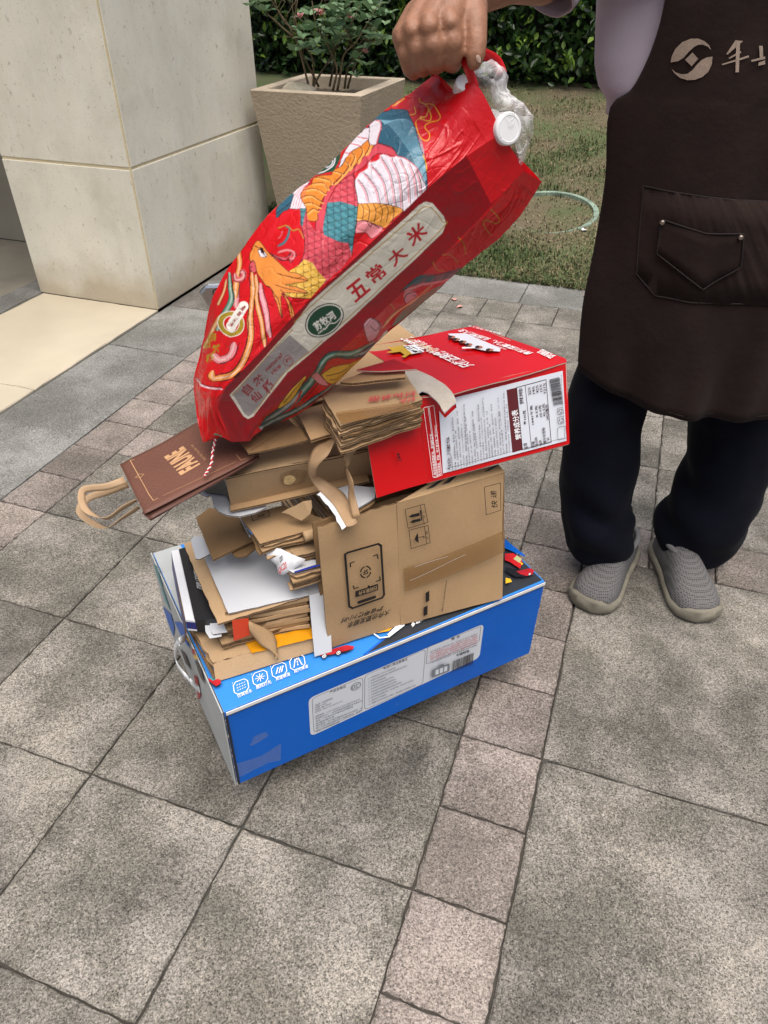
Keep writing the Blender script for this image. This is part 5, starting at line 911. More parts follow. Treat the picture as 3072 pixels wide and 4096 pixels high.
# ---------------------------------------------------------------- trolley under the load
m_tyre = M('tyre_rubber', (0.02, 0.02, 0.02), 0.8, 0.2, 40)
m_steel = M('brushed_steel', (0.62, 0.62, 0.63), 0.28, 0.05, 30, metal=1.0)
m_blackplastic = M('black_plastic', (0.025, 0.025, 0.027), 0.5)
bx = C('box'); bX = (bx[1] - bx[0]).normalized(); bY = (bx[3] - bx[0]).normalized(); bZ = (bx[4] - bx[0]).normalized()
cart_c = (bx[0] + bx[1] + bx[2] + bx[3]) / 4
cart = empty('hand_trolley', (cart_c.x, cart_c.y, 0), 'low folding hand trolley with steel pull handle under the blue toy box', 'trolley')
def cpt(s, t, z): p = bx[0] + (bx[1] - bx[0]) * s + (bx[3] - bx[0]) * t; return V((p.x, p.y, z))
deck = [cpt(.2, .2, .083), cpt(.8, .2, .083), cpt(.8, .9, .083), cpt(.2, .9, .083)]
MB().prism(deck, (0, 0, -0.018)).build('deck', m_blackplastic, cart, bevel=0.004)
for s, t in ((.36, .20), (.70, .34), (.72, .86), (.30, .86)):
    c = cpt(s, t, 0.031); ax = bY
    wmb = MB(); wmb.tube([c - ax * .012, c - ax * .0105, c + ax * .0105, c + ax * .012], [.026, .031, .031, .026], 24)
    w = wmb.build('wheel', m_tyre, cart, smooth=False)
    MB().tube([c - ax * .0135, c + ax * .0135], .013, 16).build('hub', m_blackplastic, w)
    MB().prism([c - ax * .018 + bX * .012, c + ax * .018 + bX * .012, c + ax * .018 - bX * .012, c - ax * .018 - bX * .012][::-1], (0, 0, .036)).build('fork', m_blackplastic, cart)
th = C('tr_h'); hb = [cpt(.40, 1.05, .08), cpt(.52, 1.05, .08)]
for a, b in zip(hb, ((th[0] + th[1]) / 2 + V((.012, 0, -.02)), (th[2] + th[3]) / 2 + V((-.004, 0, -.02)))):
    MB().tube([a, lerp(a, b, .5)], .011, 12).build('outer_tube', m_steel, cart, smooth=True)
    MB().tube([lerp(a, b, .48), b], .0085, 12).build('inner_tube', m_steel, cart, smooth=True)
MB().prism([cpt(.38, .9, .07), cpt(.54, .9, .07), cpt(.54, 1.07, .07), cpt(.38, 1.07, .07)], (0, 0, .022)).build('tube_bracket', m_steel, cart, bevel=.003)
gp = [th[0], th[1], th[2], th[3]]
MB().prism([th[0] + V((.0, -.014, 0)), th[1] + V((0, -.014, 0)), th[2] + V((0, -.014, 0)), th[3] + V((0, -.014, -.006)), th[0] * .45 + th[3] * .55 + V((0, -.014, -.030)), th[0] + V((.012, -.014, -.03))], (0, .028, 0)).build('grip', m_steel, cart, bevel=.006)
gp = Print((0, -1, 0), .0006); c0 = (th[0] + th[1] + th[2]) / 3 + V((-.004, -.014, -.010))
gp.line(ring(c0 + V((.012, 0, 0)), V((.011, 0, 0)), V((0, 0, .008)), 20), .0022, M('grip_mark', (.12, .12, .13), .4), True); gp.build(cart, 'grip_button')

# ---------------------------------------------------------------- blue toy carton
m_blue = M('blue_print', (0.0016, 0.118, 0.545), 0.42, 0.03, 4, 0.03, 60, spec=0.22, rvar=0.06)
m_sky = M('sky_blue_print', srgb(52, 134, 214), 0.42, 0.04, 5, 0.25, 420, spec=0.3, bdist=0.0012)
m_boxside = M('pale_print', srgb(176, 180, 180), 0.42, 0.12, 6, 0.1, 60)
def scuff(m, col, scale, lo, hi, fac, stretch=(1, 1, 1)):
    """Worn, rubbed marks in the printed face."""
    n = m.node_tree.nodes; l = m.node_tree.links; p = n['Principled BSDF']; old = p.inputs['Base Color'].links[0].from_socket
    tc = n.new('ShaderNodeTexCoord'); mp = n.new('ShaderNodeMapping'); mp.inputs['Scale'].default_value = stretch; l.new(tc.outputs['Object'], mp.inputs[0])
    t = n.new('ShaderNodeTexNoise'); t.inputs['Scale'].default_value = scale; t.inputs['Detail'].default_value = 6; t.inputs['Roughness'].default_value = .7; l.new(mp.outputs[0], t.inputs['Vector'])
    r = n.new('ShaderNodeMapRange'); r.inputs['From Min'].default_value = lo; r.inputs['From Max'].default_value = hi; r.inputs['To Max'].default_value = fac; l.new(t.outputs['Fac'], r.inputs['Value'])
    x = n.new('ShaderNodeMix'); x.data_type = 'RGBA'; l.new(r.outputs[0], x.inputs['Factor']); l.new(old, x.inputs['A']); x.inputs['B'].default_value = (*col, 1); l.new(x.outputs['Result'], p.inputs['Base Color'])
scuff(m_blue, (.45, .52, .62), 60, .66, .74, .35, (1, 1, .3)); scuff(m_blue, (.002, .075, .40), 5, .5, .75, .5); scuff(m_sky, (.6, .65, .7), 70, .67, .75, .4)
m_charcoal = M('charcoal_print', srgb(52, 55, 60), 0.3, 0.10, 9, 0.1, 80)
toy = empty('toy_carton', (cart_c.x, cart_c.y, bx[0].z), 'long blue toy carton with white safety label, lowest in the stack on the trolley', 'carton')
body = MB()
body.add(bx, [(3,2,1,0), (4,5,6,7), (0,1,5,4), (1,2,6,5), (2,3,7,6), (3,0,4,7)])
body.m = [4, 1, 0, 0, 0, 2]
body.build('body', [m_blue, m_sky, m_boxside, m_whiteboard, m_kraft], toy, bevel=0.0015)
m_wear = M('worn_board', (.55, .53, .48), .9, .3, 60)
for k, (a, b, off) in enumerate(((bx[0], bx[4], V((0, 0, 0))), (bx[1], bx[5], V((0, 0, 0))))):   # rubbed pale edges
    rw = random.Random(k + 2); t = 0.0
    while t < .95:
        t1 = min(1, t + rw.uniform(.01, .05)); MB().tube([lerp(a, b, t) + off, lerp(a, b, (t + t1) / 2), lerp(a, b, t1)], [.0005, rw.uniform(.0006, .0013), .0005], 6).build('edge_wear', m_wear, toy); t = t1 + rw.uniform(.02, .2)
def B(s, t, z): return bx[0] + (bx[1] - bx[0]) * s + (bx[3] - bx[0]) * t + (bx[4] - bx[0]) * z
# lid returns: a white board edge above the front, the left panel a touch proud
MB().prism([B(.004, -.004, .968), B(.998, -.004, .968), B(.998, -.004, 1.0), B(.004, -.004, 1.0)], -bY * .0016).build('lid_edge', [M('board_white_edge', srgb(226, 226, 222), .7, .12, 40)], toy)
MB().prism([B(.004, -.0045, .958), B(.998, -.0045, .958), B(.998, -.0045, .968), B(.004, -.0045, .968)], -bY * .0012).build('lid_flute', m_edge, toy)
lp = [B(-.003, .0, .0), B(-.003, 1.0, .0), B(-.003, 1.0, 1.012), B(-.003, -.004, 1.012)]
MB().prism(lp, bX * -.0022).build('side_panel', [m_boxside, m_edge], toy)
MB().prism([B(.001, -.0045, .02), B(.007, -.0045, .02), B(.007, -.0045, .95), B(.001, -.0045, .95)], -bY * .0006).build('gap_shade_strip', M('painted_gap_shade', (.02, .02, .022), .9), toy)  # black strip on the face, colour stands in for shade at the corner
fn = -bY
pf = Print(fn)
m_label = flat('label_white', (212, 216, 222), .45)
def rounded(q, r=.06, ar=1.0, n=5):
    """quad with rounded corners; r as share of the shorter side."""
    q = [V(p) for p in q]; out = []
    rad = r * min((q[1] - q[0]).length, (q[3] - q[0]).length)
    for i in range(4):
        p, a, b = q[i], q[i - 1], q[(i + 1) % 4]; d1 = (a - p).normalized() * rad; d2 = (b - p).normalized() * rad
        for k in range(n + 1):
            t = k / n; out.append(p + d1 * (1 - t) ** 2 + d2 * t ** 2)
    return out
pf.poly(rounded(C('bx_label'), .12), m_label)
for k in ('lb1', 'lb2', 'lb3'): pf.line(rounded(C(k), .1), .0009, grey_ink, True)
pf.text('产品合格证', *C('lt1'), grey_ink, .01); pf.text('电池使用注意事项', *C('lt2'), grey_ink, .01)
pf.text('警 告', *C('lt3'), grey_ink, .01); pf.text('中国制造', *C('lt4'), ink, .01)
cc = C('ccc'); pf.line(ring(cc[0], cc[1] - cc[0], cc[2] - cc[0], 22), .001, ink, True)
for k in (-.45, 0, .45):
    pf.line(ring(cc[0] + (cc[1] - cc[0]) * k, (cc[1] - cc[0]) * .3, (cc[2] - cc[0]) * .5, 10, .8, 5.5), .0009, ink)
R1 = ['产品名称：多功能竞速轨道车', '产品型号：YY6532', '产品材质：塑胶，电子元件', '执行标准：GB6675.1-2014 GB6675.2-2014', '适用年龄：3-6岁 GB6675.3-2014 GB6675.4-2014', '制造商/生产厂：汕头市锐尔迪玩具实业有限公司', '地址：广东省汕头市澄海区凤翔街道', '东湖吴厝片区', '维护保养：本产品为塑胶和电子元件组成，不', '得入水或长期在潮湿环境下放置或使用，清洁时', '请用干布擦拭表面污迹']
LEN1 = [.62, .4, .55, .95, .95, 1, .8, .4, 1, 1, .5]
def fit_row(pr, q, s, share, mat, res=1):
    p0, p1, p2 = (V(x) for x in q); pr.text(s, p0, p0 + (p1 - p0) * share, p2, mat, .004, res)
for q, s, k in zip(G['lr1'], R1, LEN1): fit_row(pf, q, s, k, grey_ink)
R2 = ['1）产品使用3颗1.5V AG13/LR44纽扣电池；', '2）电池装入应按玩具电池室上的极性和电压标志进行操作；', '3）非充电电池不能充电；', '4）充电电池必须在成人监护下充电；', '5）充电电池在充电前应从玩具中取出；', '6）不同类型的电池或新旧电池不能混用；', '7）只有和推荐电池相同或者等效的电池方可使用；', '8）耗尽的电池应从玩具中取出；若长期不使用，请将玩具中电池取出；', '9）电源端子不得短路；', '10）用螺丝刀打开电池室盖上的螺钉，按照正确的正负极性装入电池']
for q, s, k in zip(G['lr2'], R2, (.7, 1, .45, .65, .7, .72, .85, 1.15, .45, 1.2)): fit_row(pf, q, s, k, grey_ink)
R3 = ['本产品含有小零件及小球，不适合3岁以下儿童使用，', '产品中绳制请勿入口，以免不慎吞食引起窒息。线塑材', '锐尖，发射弹丸不要对着眼睛和脸部；该玩具不可以发射非', '玩具本身提供的弹射物，玩弹射部位不能对着或产品非正常使', '况下，应停止使用，以免产生伤害！需在成人监护下使用。', '产品必须由成人进行组装，该包装有重要信息应予以保留。']
for i, (q, s) in enumerate(zip(G['lr3'], R3)): fit_row(pf, q, s, 1, red_ink if 1 <= i <= 4 else grey_ink)
def barcode(pr, q, n=46, seed=3, mat=None, vertical=False):
    q = [V(p) for p in q]; r = random.Random(seed); x = 0.0
    while x < 1:
        w = r.choice((.5, .5, 1, 1.5)) / n
        if vertical: pr.poly([bil(q, 0, x), bil(q, 1, x), bil(q, 1, min(1, x + w)), bil(q, 0, min(1, x + w))], mat or ink)
        else: pr.poly([bil(q, x, 0), bil(q, min(1, x + w), 0), bil(q, min(1, x + w), 1), bil(q, x, 1)], mat or ink)
        pr.h -= pr.step; x += w + r.choice((.5, .5, 1)) / n
    pr.h += pr.step
barcode(pf, G['bar1'])
bq = C('bar1'); dn = (bq[0] - bq[3]) * .16; pf.text('6 971142 750023', bq[0] + dn, bq[1] + dn, bq[0], ink, 0, 1)
ba = C('batt'); pf.poly(rounded(ba, .15), flat('battery_grey', (120, 126, 134), .5))
for k in range(3): pf.poly([bil(ba, .2 + .24 * k, .2), bil(ba, .38 + .24 * k, .2), bil(ba, .38 + .24 * k, .8), bil(ba, .2 + .24 * k, .8)], m_label)
bm = (ba[2] + ba[3]) / 2; pf.poly(ring(bm, (ba[1] - ba[0]) * .18, (ba[3] - ba[0]) * .30, 16, 0, math.pi), flat('battery_grey', (120, 126, 134), .5))
pf.build(toy)
tf = Print(fn, .0012); tf.poly(C('tape1'), m_clear); tf.poly(C('tape2'), m_clear); tf.build(toy, 'clear_tape')
# print on the top
pt = Print(bZ)
pt.poly([B(.002, .52, 1), B(.075, .50, 1), B(.10, .70, 1), B(.085, .998, 1), B(.002, .998, 1)], m_boxside); pt.poly(C('top_dark'), m_charcoal)
pt.line([lerp(p, p, 0) for p in C('top_dark')[:4]], .004, flat('edge_blue', (24, 96, 196), .35))
for k in range(4):
    c, w_, h_ = C('icon%d' % k); w_ = w_ - c; h_ = h_ - c
    oct_ = [c + w_ * x + h_ * y for x, y in ((-1, -.55), (-.6, -1), (.6, -1), (1, -.55), (1, .55), (.6, 1), (-.6, 1), (-1, .55))]
    pt.line(oct_, .0015, white_ink, True)
    for x, y in ((-1.08, 1.05), (1.08, -1.05)): pt.poly([c + w_ * x + h_ * y, c + w_ * (x * .86) + h_ * y, c + w_ * x + h_ * (y * .8)], white_ink)
    if k == 0:
        for i in range(4):
            for j in range(3): a = c + w_ * (-.55 + .34 * i) + h_ * (-.5 + .42 * j); pt.line([a, a + w_ * .14 + h_ * .10], .0011, white_ink)
    if k == 1:
        for i in range(8):
            d = w_ * math.cos(i * math.pi / 4) * .62 + h_ * math.sin(i * math.pi / 4) * .62; pt.line([c + d * .22, c + d], .0013, white_ink)
    if k == 2:
        for i, x in enumerate((-.3, .1, .42)): pt.poly([c + w_ * (x - .25) + h_ * -.5, c + w_ * (x - .08) + h_ * -.5, c + w_ * (x + .3) + h_ * .45, c + w_ * (x + .12) + h_ * .45], white_ink)
    if k == 3:
        pt.line([c + w_ * -.55 + h_ * -.6, c + w_ * -.22 + h_ * .6], .002, white_ink); pt.line([c + w_ * .55 + h_ * -.6, c + w_ * .22 + h_ * .6], .002, white_ink)
        for y in (-.5, -.05, .4): pt.poly([c + w_ * -.09 + h_ * y, c + w_ * .09 + h_ * y, c + w_ * .07 + h_ * (y + .28), c + w_ * -.07 + h_ * (y + .28)], white_ink)
    pt.text(('仿真喷水', '酷炫灯光', '竞速赛道', '超大滑道')[k], *C('itx%d' % k), white_ink, .008)
pt.text('多功能竞速', *C('toptx'), white_ink, .03)
pt.poly(C('logo_y'), flat('logo_amber', (240, 170, 40), .4)); pt.line(C('logo_fr'), .003, white_ink)
a, b = C('logo_fr')[2:]; pt.poly([a, lerp(a, b, .9), lerp(a, b, .95) + bY * .012, a + bY * .006], white_ink)
m_car = M('red_car_print', srgb(176, 28, 40), .4, .3, 60); m_blk = flat('black_print', (24, 24, 28), .4); m_cy = flat('yellow_print', (244, 190, 40), .4)
pt.poly(C('truck'), m_car); tk = C('truck'); pt.poly([lerp(tk[0], tk[7], .5), tk[7], tk[6], tk[5], tk[4], lerp(tk[5], tk[6], .5)], m_blk)
for c, w_, h_ in G['truckw']:
    c, w_, h_ = V(c), V(w_) - V(c), V(h_) - V(c)
    for s, m_ in ((1, m_blk), (.72, white_ink), (.5, m_blk), (.25, white_ink)): pt.poly(ring(c, w_ * s, h_ * s, 14), m_)
pt.poly(C('car_red'), m_car); cr_ = C('car_red'); pt.poly([lerp(cr_[0], cr_[1], .3), cr_[1], lerp(cr_[1], cr_[2], .6), lerp(cr_[0], cr_[3], .4)], flat('teal_print', (70, 150, 150), .4)); pt.line([cr_[5], cr_[4], cr_[3]], .002, m_blk)
pt.poly(C('topblue'), m_blue); pt.poly(C('robarm'), m_blk); pt.poly(C('robot'), M('red_robot_print', srgb(205, 30, 34), .4, .2, 60)); pt.poly(C('robotw'), flat('window_print', (190, 196, 140), .4)); pt.poly(C('roboty'), m_cy)
pt.poly(C('racer'), m_car); c, w_, h_ = C('racerw')
for s, m_ in ((1, m_blk), (.7, white_ink), (.3, m_blk)): pt.poly(ring(c, (w_ - c) * s, (h_ - c) * s, 12), m_)
pt.poly(C('flame'), m_cy)
pt.build(toy)
pl = Print(-bX, .0058)
for k, m_ in (('lf_teal', flat('teal_print2', (88, 150, 152), .45)), ('lf_blue', flat('side_blue', (40, 100, 190), .45)), ('lf_red', M('red_car_print', srgb(176, 28, 40), .4)), ('lf_orng', m_cy), ('lf_dark', flat('side_dark', (70, 60, 58), .45))):
    for q in G[k]: pl.poly(q, m_)
pl.build(toy)
wl_ = catmull(G['whiteloop'], 26); cm = MB()
rows = []
for i, p in enumerate(wl_):
    p = V(p); rows.append([p + bZ * .009 + bX * .0012, p + bZ * .009 - bX * .0012, p - bZ * .009 - bX * .0012, p - bZ * .009 + bX * .0012])
cm.grid(rows, closed=True).build('carry_handle', M('milky_plastic', (.80, .82, .83), .35, spec=.5), toy, smooth=True)

# ---------------------------------------------------------------- flattened cartons on top of it
def board(name, poly, th, mats, parent=None, jag=0.0, seed=1, sub=8, warp=0.0025):
    """A flat board of any outline: edges subdivided, slightly wavy, laid with its top face on poly."""
    P = [V(p) for p in poly]; out = []
    n = len(P); r = random.Random(seed)
    nrm = sum(((P[i] - P[0]).cross(P[(i + 1) % n] - P[0]) for i in range(1, n - 1)), V()).normalized()
    if nrm.z < 0: P = P[::-1]; nrm = -nrm
    bm_ = bmesh.new()
    for i in range(n):
        a, b = P[i], P[(i + 1) % n]; m = max(1, int((b - a).length / .012))
        for k in range(m):
            q = lerp(a, b, k / m)
            if k and jag: q += nrm.cross((b - a).normalized()) * r.uniform(-jag, jag)
            out.append(q)
    f = bm_.faces.new([bm_.verts.new(q) for q in out]); bmesh.ops.triangulate(bm_, faces=[f])
    for _ in range(2): bmesh.ops.subdivide_edges(bm_, edges=[e for e in bm_.edges if e.calc_length() > .03], cuts=1)
    bmesh.ops.triangulate(bm_, faces=bm_.faces[:])
    for v in bm_.verts: v.co += nrm * warp * fnoise(v.co, 7, seed)
    top = list(bm_.faces); bd = [e for e in bm_.edges if e.is_boundary]
    vs = [v.co.copy() for v in bm_.verts]; bm_.verts.index_update(); fs = [tuple(v.index for v in f.verts) for f in bm_.faces]
    be = [(e.verts[0].index, e.verts[1].index) for e in bd]; N = len(vs)
    dirs = {}
    for f in fs:
        for i in range(len(f)): dirs[(f[i], f[(i + 1) % len(f)])] = 1
    mb = MB(); mb.v = [tuple(v) for v in vs] + [tuple(v - nrm * th) for v in vs]
    sgn = 1
    f0 = fs[0]; 
    if (vs[f0[1]] - vs[f0[0]]).cross(vs[f0[2]] - vs[f0[0]]).dot(nrm) < 0: fs = [f[::-1] for f in fs]; dirs = {(b, a): 1 for a, b in dirs}
    for f in fs: mb.f.append(f); mb.m.append(0); mb.f.append(tuple(i + N for i in f[::-1])); mb.m.append(0)
    for a, b in be:
        if (a, b) not in dirs: a, b = b, a
        if th <= .002: mb.f.append((b, a, a + N, b + N)); mb.m.append(1); continue
        m = len(mb.v); mb.v += [tuple(lerp(mb.v[p], mb.v[p + N], t)) for t in (.2, .8) for p in (a, b)]
        mb.f += [(b, a, m, m + 1), (m + 1, m, m + 2, m + 3), (m + 3, m + 2, a + N, b + N)]; mb.m += [0, 1, 0]
    bm_.free()
    return mb.build(name, mats, parent, origin=None)

K = [m_kraft, m_edge]; K2 = [m_kraft2, m_edge]; K3 = [m_kraft3, m_edge]; WB = [m_whiteboard, m_edge]
s1 = empty('flattened_carton', C('s1')[1] * .5 + C('s1')[3] * .5 - V((0, 0, .033)), 'brown flattened carton with gold tape and torn front lip, lying on the blue toy carton', 'carton', 'cartons in the stack')
board('top_sheet', G['s1'], .004, K2, s1, .002, 3)
fr, fb = G['s1fr']
mb = MB(); panel(mb, [fb[0], fb[1], fr[1], fr[0]], .004, 14, 4, .004, 9, 2, 0, 1, rag={3: .25}); mb.build('front_lip', K2, s1)
q = [V(p) - V((0, 0, .024)) for p in G['s1']]; board('bottom_sheet', q, .004, K, s1, .002, 5)
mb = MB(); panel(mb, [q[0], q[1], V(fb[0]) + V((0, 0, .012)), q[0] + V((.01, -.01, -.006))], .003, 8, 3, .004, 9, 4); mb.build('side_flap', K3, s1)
pg = Print((0, 0, 1), .0022); tq = C('s1tape'); rows = [[bil(tq, i / 12, j / 4) + V((0, 0, .003 * fnoise((i * .9, j * .7, 2), 1))) for i in range(13)] for j in range(5)]
MB().grid(rows).build('gold_tape', m_gold, s1, smooth=True)

s2 = empty('flattened_carton', C('s2')[1] * .5 + C('s2')[3] * .5 - V((0, 0, .07)), 'thick brown flattened carton under the white board, between the black box and courier carton', 'carton', 'cartons in the stack')
board('top_sheet', G['s2'], .004, K2, s2, .0012, 7, warp=.004)
(fa, fc), (fd, fe) = G['s2fr']
fa, fc, fd, fe = map(V, (fa, fc, fd, fe))
rk_ = random.Random(12)
for k in range(9):
    a0, a1 = k / 9, (k + 1) / 9 - .015
    mb = MB(); o = V((rk_.uniform(-.008, .004), rk_.uniform(-.007, .002), 0)); o1 = V((rk_.uniform(-.004, .004), rk_.uniform(-.004, .003), 0))
    panel(mb, [lerp(fd, fa, a0) + o, lerp(fe, fc, a0) + o1, lerp(fe, fc, a1) + o1, lerp(fd, fa, a1) + o], .012, 18, 2, .0045, 14, 10 + k, rag={0: .05})
    mb.build('front_fold', [(m_kraft2, m_kraft, m_kraft3)[(k * 2) % 3], m_edge], s2)
lo = [p - V((0, 0, .055)) for p in C('s2')]; board('bottom_sheet', lo, .012, K, s2, .0015, 8)
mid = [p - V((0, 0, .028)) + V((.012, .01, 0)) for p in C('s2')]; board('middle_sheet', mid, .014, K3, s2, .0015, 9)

wb = empty('white_carton', C('white')[0] * .5 + C('white')[2] * .5, 'white glossy carton sheet with a flap hanging down the front beside the courier carton', 'carton')
board('sheet', G['white'], .003, WB, wb, .0006, 11, warp=.002)
board('sheet', [p - V((0, 0, .001)) for p in C('white_r')], .003, WB, wb, .0004, 12)
w0, w1, w2, w3 = C('white_f'); mb = MB(); panel(mb, [w3, w2, w1, w0], .0025, 8, 12, .004, 7, 3, rag={0: .03, 1: .0}); mb.build('hanging_flap', WB, wb)

bkb = empty('rifle_toy_box', C('blk')[0] * .5 + C('blk')[2] * .5 - V((0, 0, .03)), 'flat black and white toy box with dark blue side at the left of the stack', 'box')
m_blackcard = M('black_gloss_card', (.014, .014, .016), .28, .2, 12, .2, 40, spec=.5)
m_navycard = M('navy_card', srgb(38, 42, 112), .35, .25, 14)
bb = C('blk'); bw = C('blkw')
m5 = [m_blackcard, m_blackcard]
R0 = bb[3] + (bb[2] - bb[3]) * 1.25; R1_ = bb[0] + (bb[1] - bb[0]) * 2.2
mb = MB(); panel(mb, [bb[3], R0, R1_, bb[0]], .030, 10, 12, .003, 9, 5, 0, 1); mb.build('black_panel', m5, bkb)
mb = MB(); panel(mb, [bw[3], bw[2], bw[1], bw[0]], .030, 4, 12, .002, 8, 6, 0, 1); mb.build('white_panel', [m_whitepaper, m_navycard], bkb, bevel=.002)
dn = V((-.006, -.004, -.045)); mb = MB(); panel(mb, [bw[0] + dn, bw[3] + dn, bw[3] + V((-.001, 0, -.003)), bw[0] + V((-.001, 0, -.003))], .002, 10, 4, .003, 9, 7); mb.build('side_panel', [m_navycard, m_edge], bkb)
pk = Print((0, 0, 1), .003); t = C('blk_tx'); pk.text('ASSAULT RIFLE', t[1], t[0], t[1] + (t[2] - t[0]), flat('white_print_dull', (190, 190, 190), .5), .02); pk.build(bkb)

oc = C('orange'); mb = MB(); panel(mb, oc, .0015, 6, 6, .001, 9, 8); o = mb.build('orange_card', [M('orange_card', srgb(224, 70, 22), .5, .03, 9), m_edge]); tag(o, 'small orange red card tab sticking out below the brown carton', 'card')
o = board('white_card', [p for p in G['wtab1']], .0015, WB, None, 0, 21); tag(o, 'torn white card with curled edge lying beside the orange tab', 'card')
o = board('white_card', [p for p in G['wtab2']], .0015, WB, None, 0, 22); tag(o, 'rounded white card flap tucked behind the orange tab', 'card')
mb = MB(); cf = C('cflap'); rows = []
la, lb_ = catmull(cf[:3], 12), catmull([cf[5], cf[4], cf[3]], 12)
for i in range(12): rows.append([lerp(la[i], lb_[i], k / 5) + V((0, -.006 * math.sin(math.pi * k / 5), 0)) for k in range(6)])
mb.grid(rows); o = mb.build('carton_flap', [m_kraft], None, smooth=True, solid=.003); tag(o, 'curled leaf-shaped carton flap hanging over the gold tape', 'carton flap')

# ---- pack of torn corrugated sheets on the white board
def single(name, key, th, mats, label, cat, jag=.001, seed=1, warp=.003):
    o = board(name, G[key], th, mats, None, jag, seed, warp=warp); return tag(o, label, cat, 'cartons in the stack' if cat == 'carton' else None)
single('flattened_carton', 'pk_dark', .004, K3, 'dark brown carton panel pointing left above the white sheet', 'carton', .0004, 31, .006)
o = single('carton_flap', 'pk_tab', .003, K3, 'rounded brown carton tab resting on the white sheet', 'carton flap', 0, 32)
o = single('white_card', 'pk_wtab', .002, WB, 'rounded white carton tab left of the dark brown panel', 'card', 0, 33)
o = single('printed_card', 'pk_strip', .002, WB, 'narrow white card strip with black lettering beside corrugated sheets', 'card', 0, 34)
ps = Print((0, 0, 1), .003); t = C('pk_strip_tx'); ps.text('IN ENGLAND', t[0], t[1], t[2], ink, .03); ps.build(o)
for dz in (0, .012):
    pass
a = single('flattened_carton', 'pk_a', .005, K, 'uppermost corrugated sheet with a stamped frame, above the torn plastic', 'carton', .0008, 35)
pp = Print((0, 0, 1), .0036); sq = C('pk_stamp'); pp.line(sq, .0012, ink, True); pp.text('易碎', bil(sq, .75, .8), bil(sq, .3, .85), bil(sq, .78, .35), ink, .01); pp.build(a)
single('flattened_carton', 'pk_b', .006, K, 'corrugated sheet second from the top of the torn pack', 'carton', .0012, 36)
single('flattened_carton', 'pk_c', .006, K2, 'small corrugated piece jutting beside the courier carton edge', 'carton', .0012, 37)
q = [V(p) - V((0, 0, .009)) + V((.004, .004, 0)) for p in G['pk_c']]; o = board('flattened_carton', q, .006, K, None, .0015, 38); tag(o, 'corrugated piece directly beneath the small jutting one', 'carton', 'cartons in the stack')
single('flattened_carton', 'pk_e', .005, WB, 'white faced carton sheet peeking out behind the torn plastic', 'carton', .001, 39)
single('blue_card', 'pk_blue', .0015, [M('royal_blue_card', srgb(36, 54, 150), .4), m_edge], 'thin royal blue card sliver between white and brown sheets', 'card', 0, 40)
single('flattened_carton', 'pk_d', .018, K, 'folded brown carton lowest in the torn pack, on the white board', 'carton', .001, 41)
r0, r1 = C('pk_roll'); dd = (r1 - r0); MB().tube([lerp(r0, r1, k / 5) for k in range(6)], .010, 12).build('rolled_carton', m_kraft2, None, smooth=True)
o = bpy.data.objects['rolled_carton']; tag(o, 'short rolled carton piece lying at the pack edge', 'carton', 'cartons in the stack')
# torn white courier plastic
m_plastic = M('white_plastic_film', (.70, .71, .73), .3, .03, 12, .25, 30, spec=.5, bdist=.006)
o = board('torn_mailer', G['pla'], .0012, [m_plastic, m_plastic], None, .003, 42, warp=.012); tag(o, 'torn white plastic mailer with red lettering in the carton pack', 'mailer bag')
for p in o.data.polygons: p.use_smooth = True
bvh = BVHTree.FromObject(o, bpy.context.evaluated_depsgraph_get()); ol = o.location.copy()
def drop(p, bvh=bvh, ol=ol):
    h = bvh.ray_cast(V((p.x, p.y, 2)) - ol, V((0, 0, -1))); return V((p.x, p.y, h[0].z + ol.z)) if h[0] else p
pm = Print((0, 0, 1), .0012, warp=drop); t = C('pla_tx'); pm.text('QC20', *t, red_ink, .02); u = (t[1] - t[0]) * .4; w_ = t[2] - t[0]; pm.text('Q22', t[0] + u * .8 + w_ * 1.5, t[0] + u * 1.7 + w_ * 1.5, t[0] + u * .8 + w_ * 2.2, ink, .02); pm.build(o)

# ---- more thin torn sheets wedged into the pack
sheets = (('pk_a', -.0075, (.006, .004), K2, 'thin torn corrugated sheet just below the stamped one'), ('pk_b', -.0085, (-.006, .006), K3, 'dark torn corrugated sheet in the middle of the pack'), ('pk_b', -.016, (.008, -.002), K2, 'pale torn corrugated sheet above the plastic mailer'), ('pk_c', -.018, (-.004, .002), K3, 'thin dark card under the small jutting corrugated piece'), ('pk_d', .008, (.004, .006), K2, 'pale crushed sheet on the folded brown carton'), ('pk_d', -.021, (-.006, .004), K2, 'thin brown sheet under the folded brown carton'), ('pk_e', -.006, (.006, -.003), K, 'brown torn sheet under the white faced one'))
for k, (key, dz, (dx, dy), mm, lab) in enumerate(sheets):
    o = board('torn_sheet', [V(p) + V((dx, dy, dz)) for p in G[key]], .0028, mm, None, .0032, 150 + k, warp=.007); tag(o, lab, 'carton', 'cartons in the stack')
o = board('white_carton', G['wh2'], .003, WB, None, .001, 160, warp=.005); tag(o, 'white glossy sheet showing behind the twisted tape strip, above the courier carton', 'carton')
o = board('torn_sheet', [V(p) - V((0, .004, .010)) for p in G['wh2']], .003, K3, None, .003, 161, warp=.006); tag(o, 'dark torn sheet below the white one, against the courier carton top', 'carton', 'cartons in the stack')
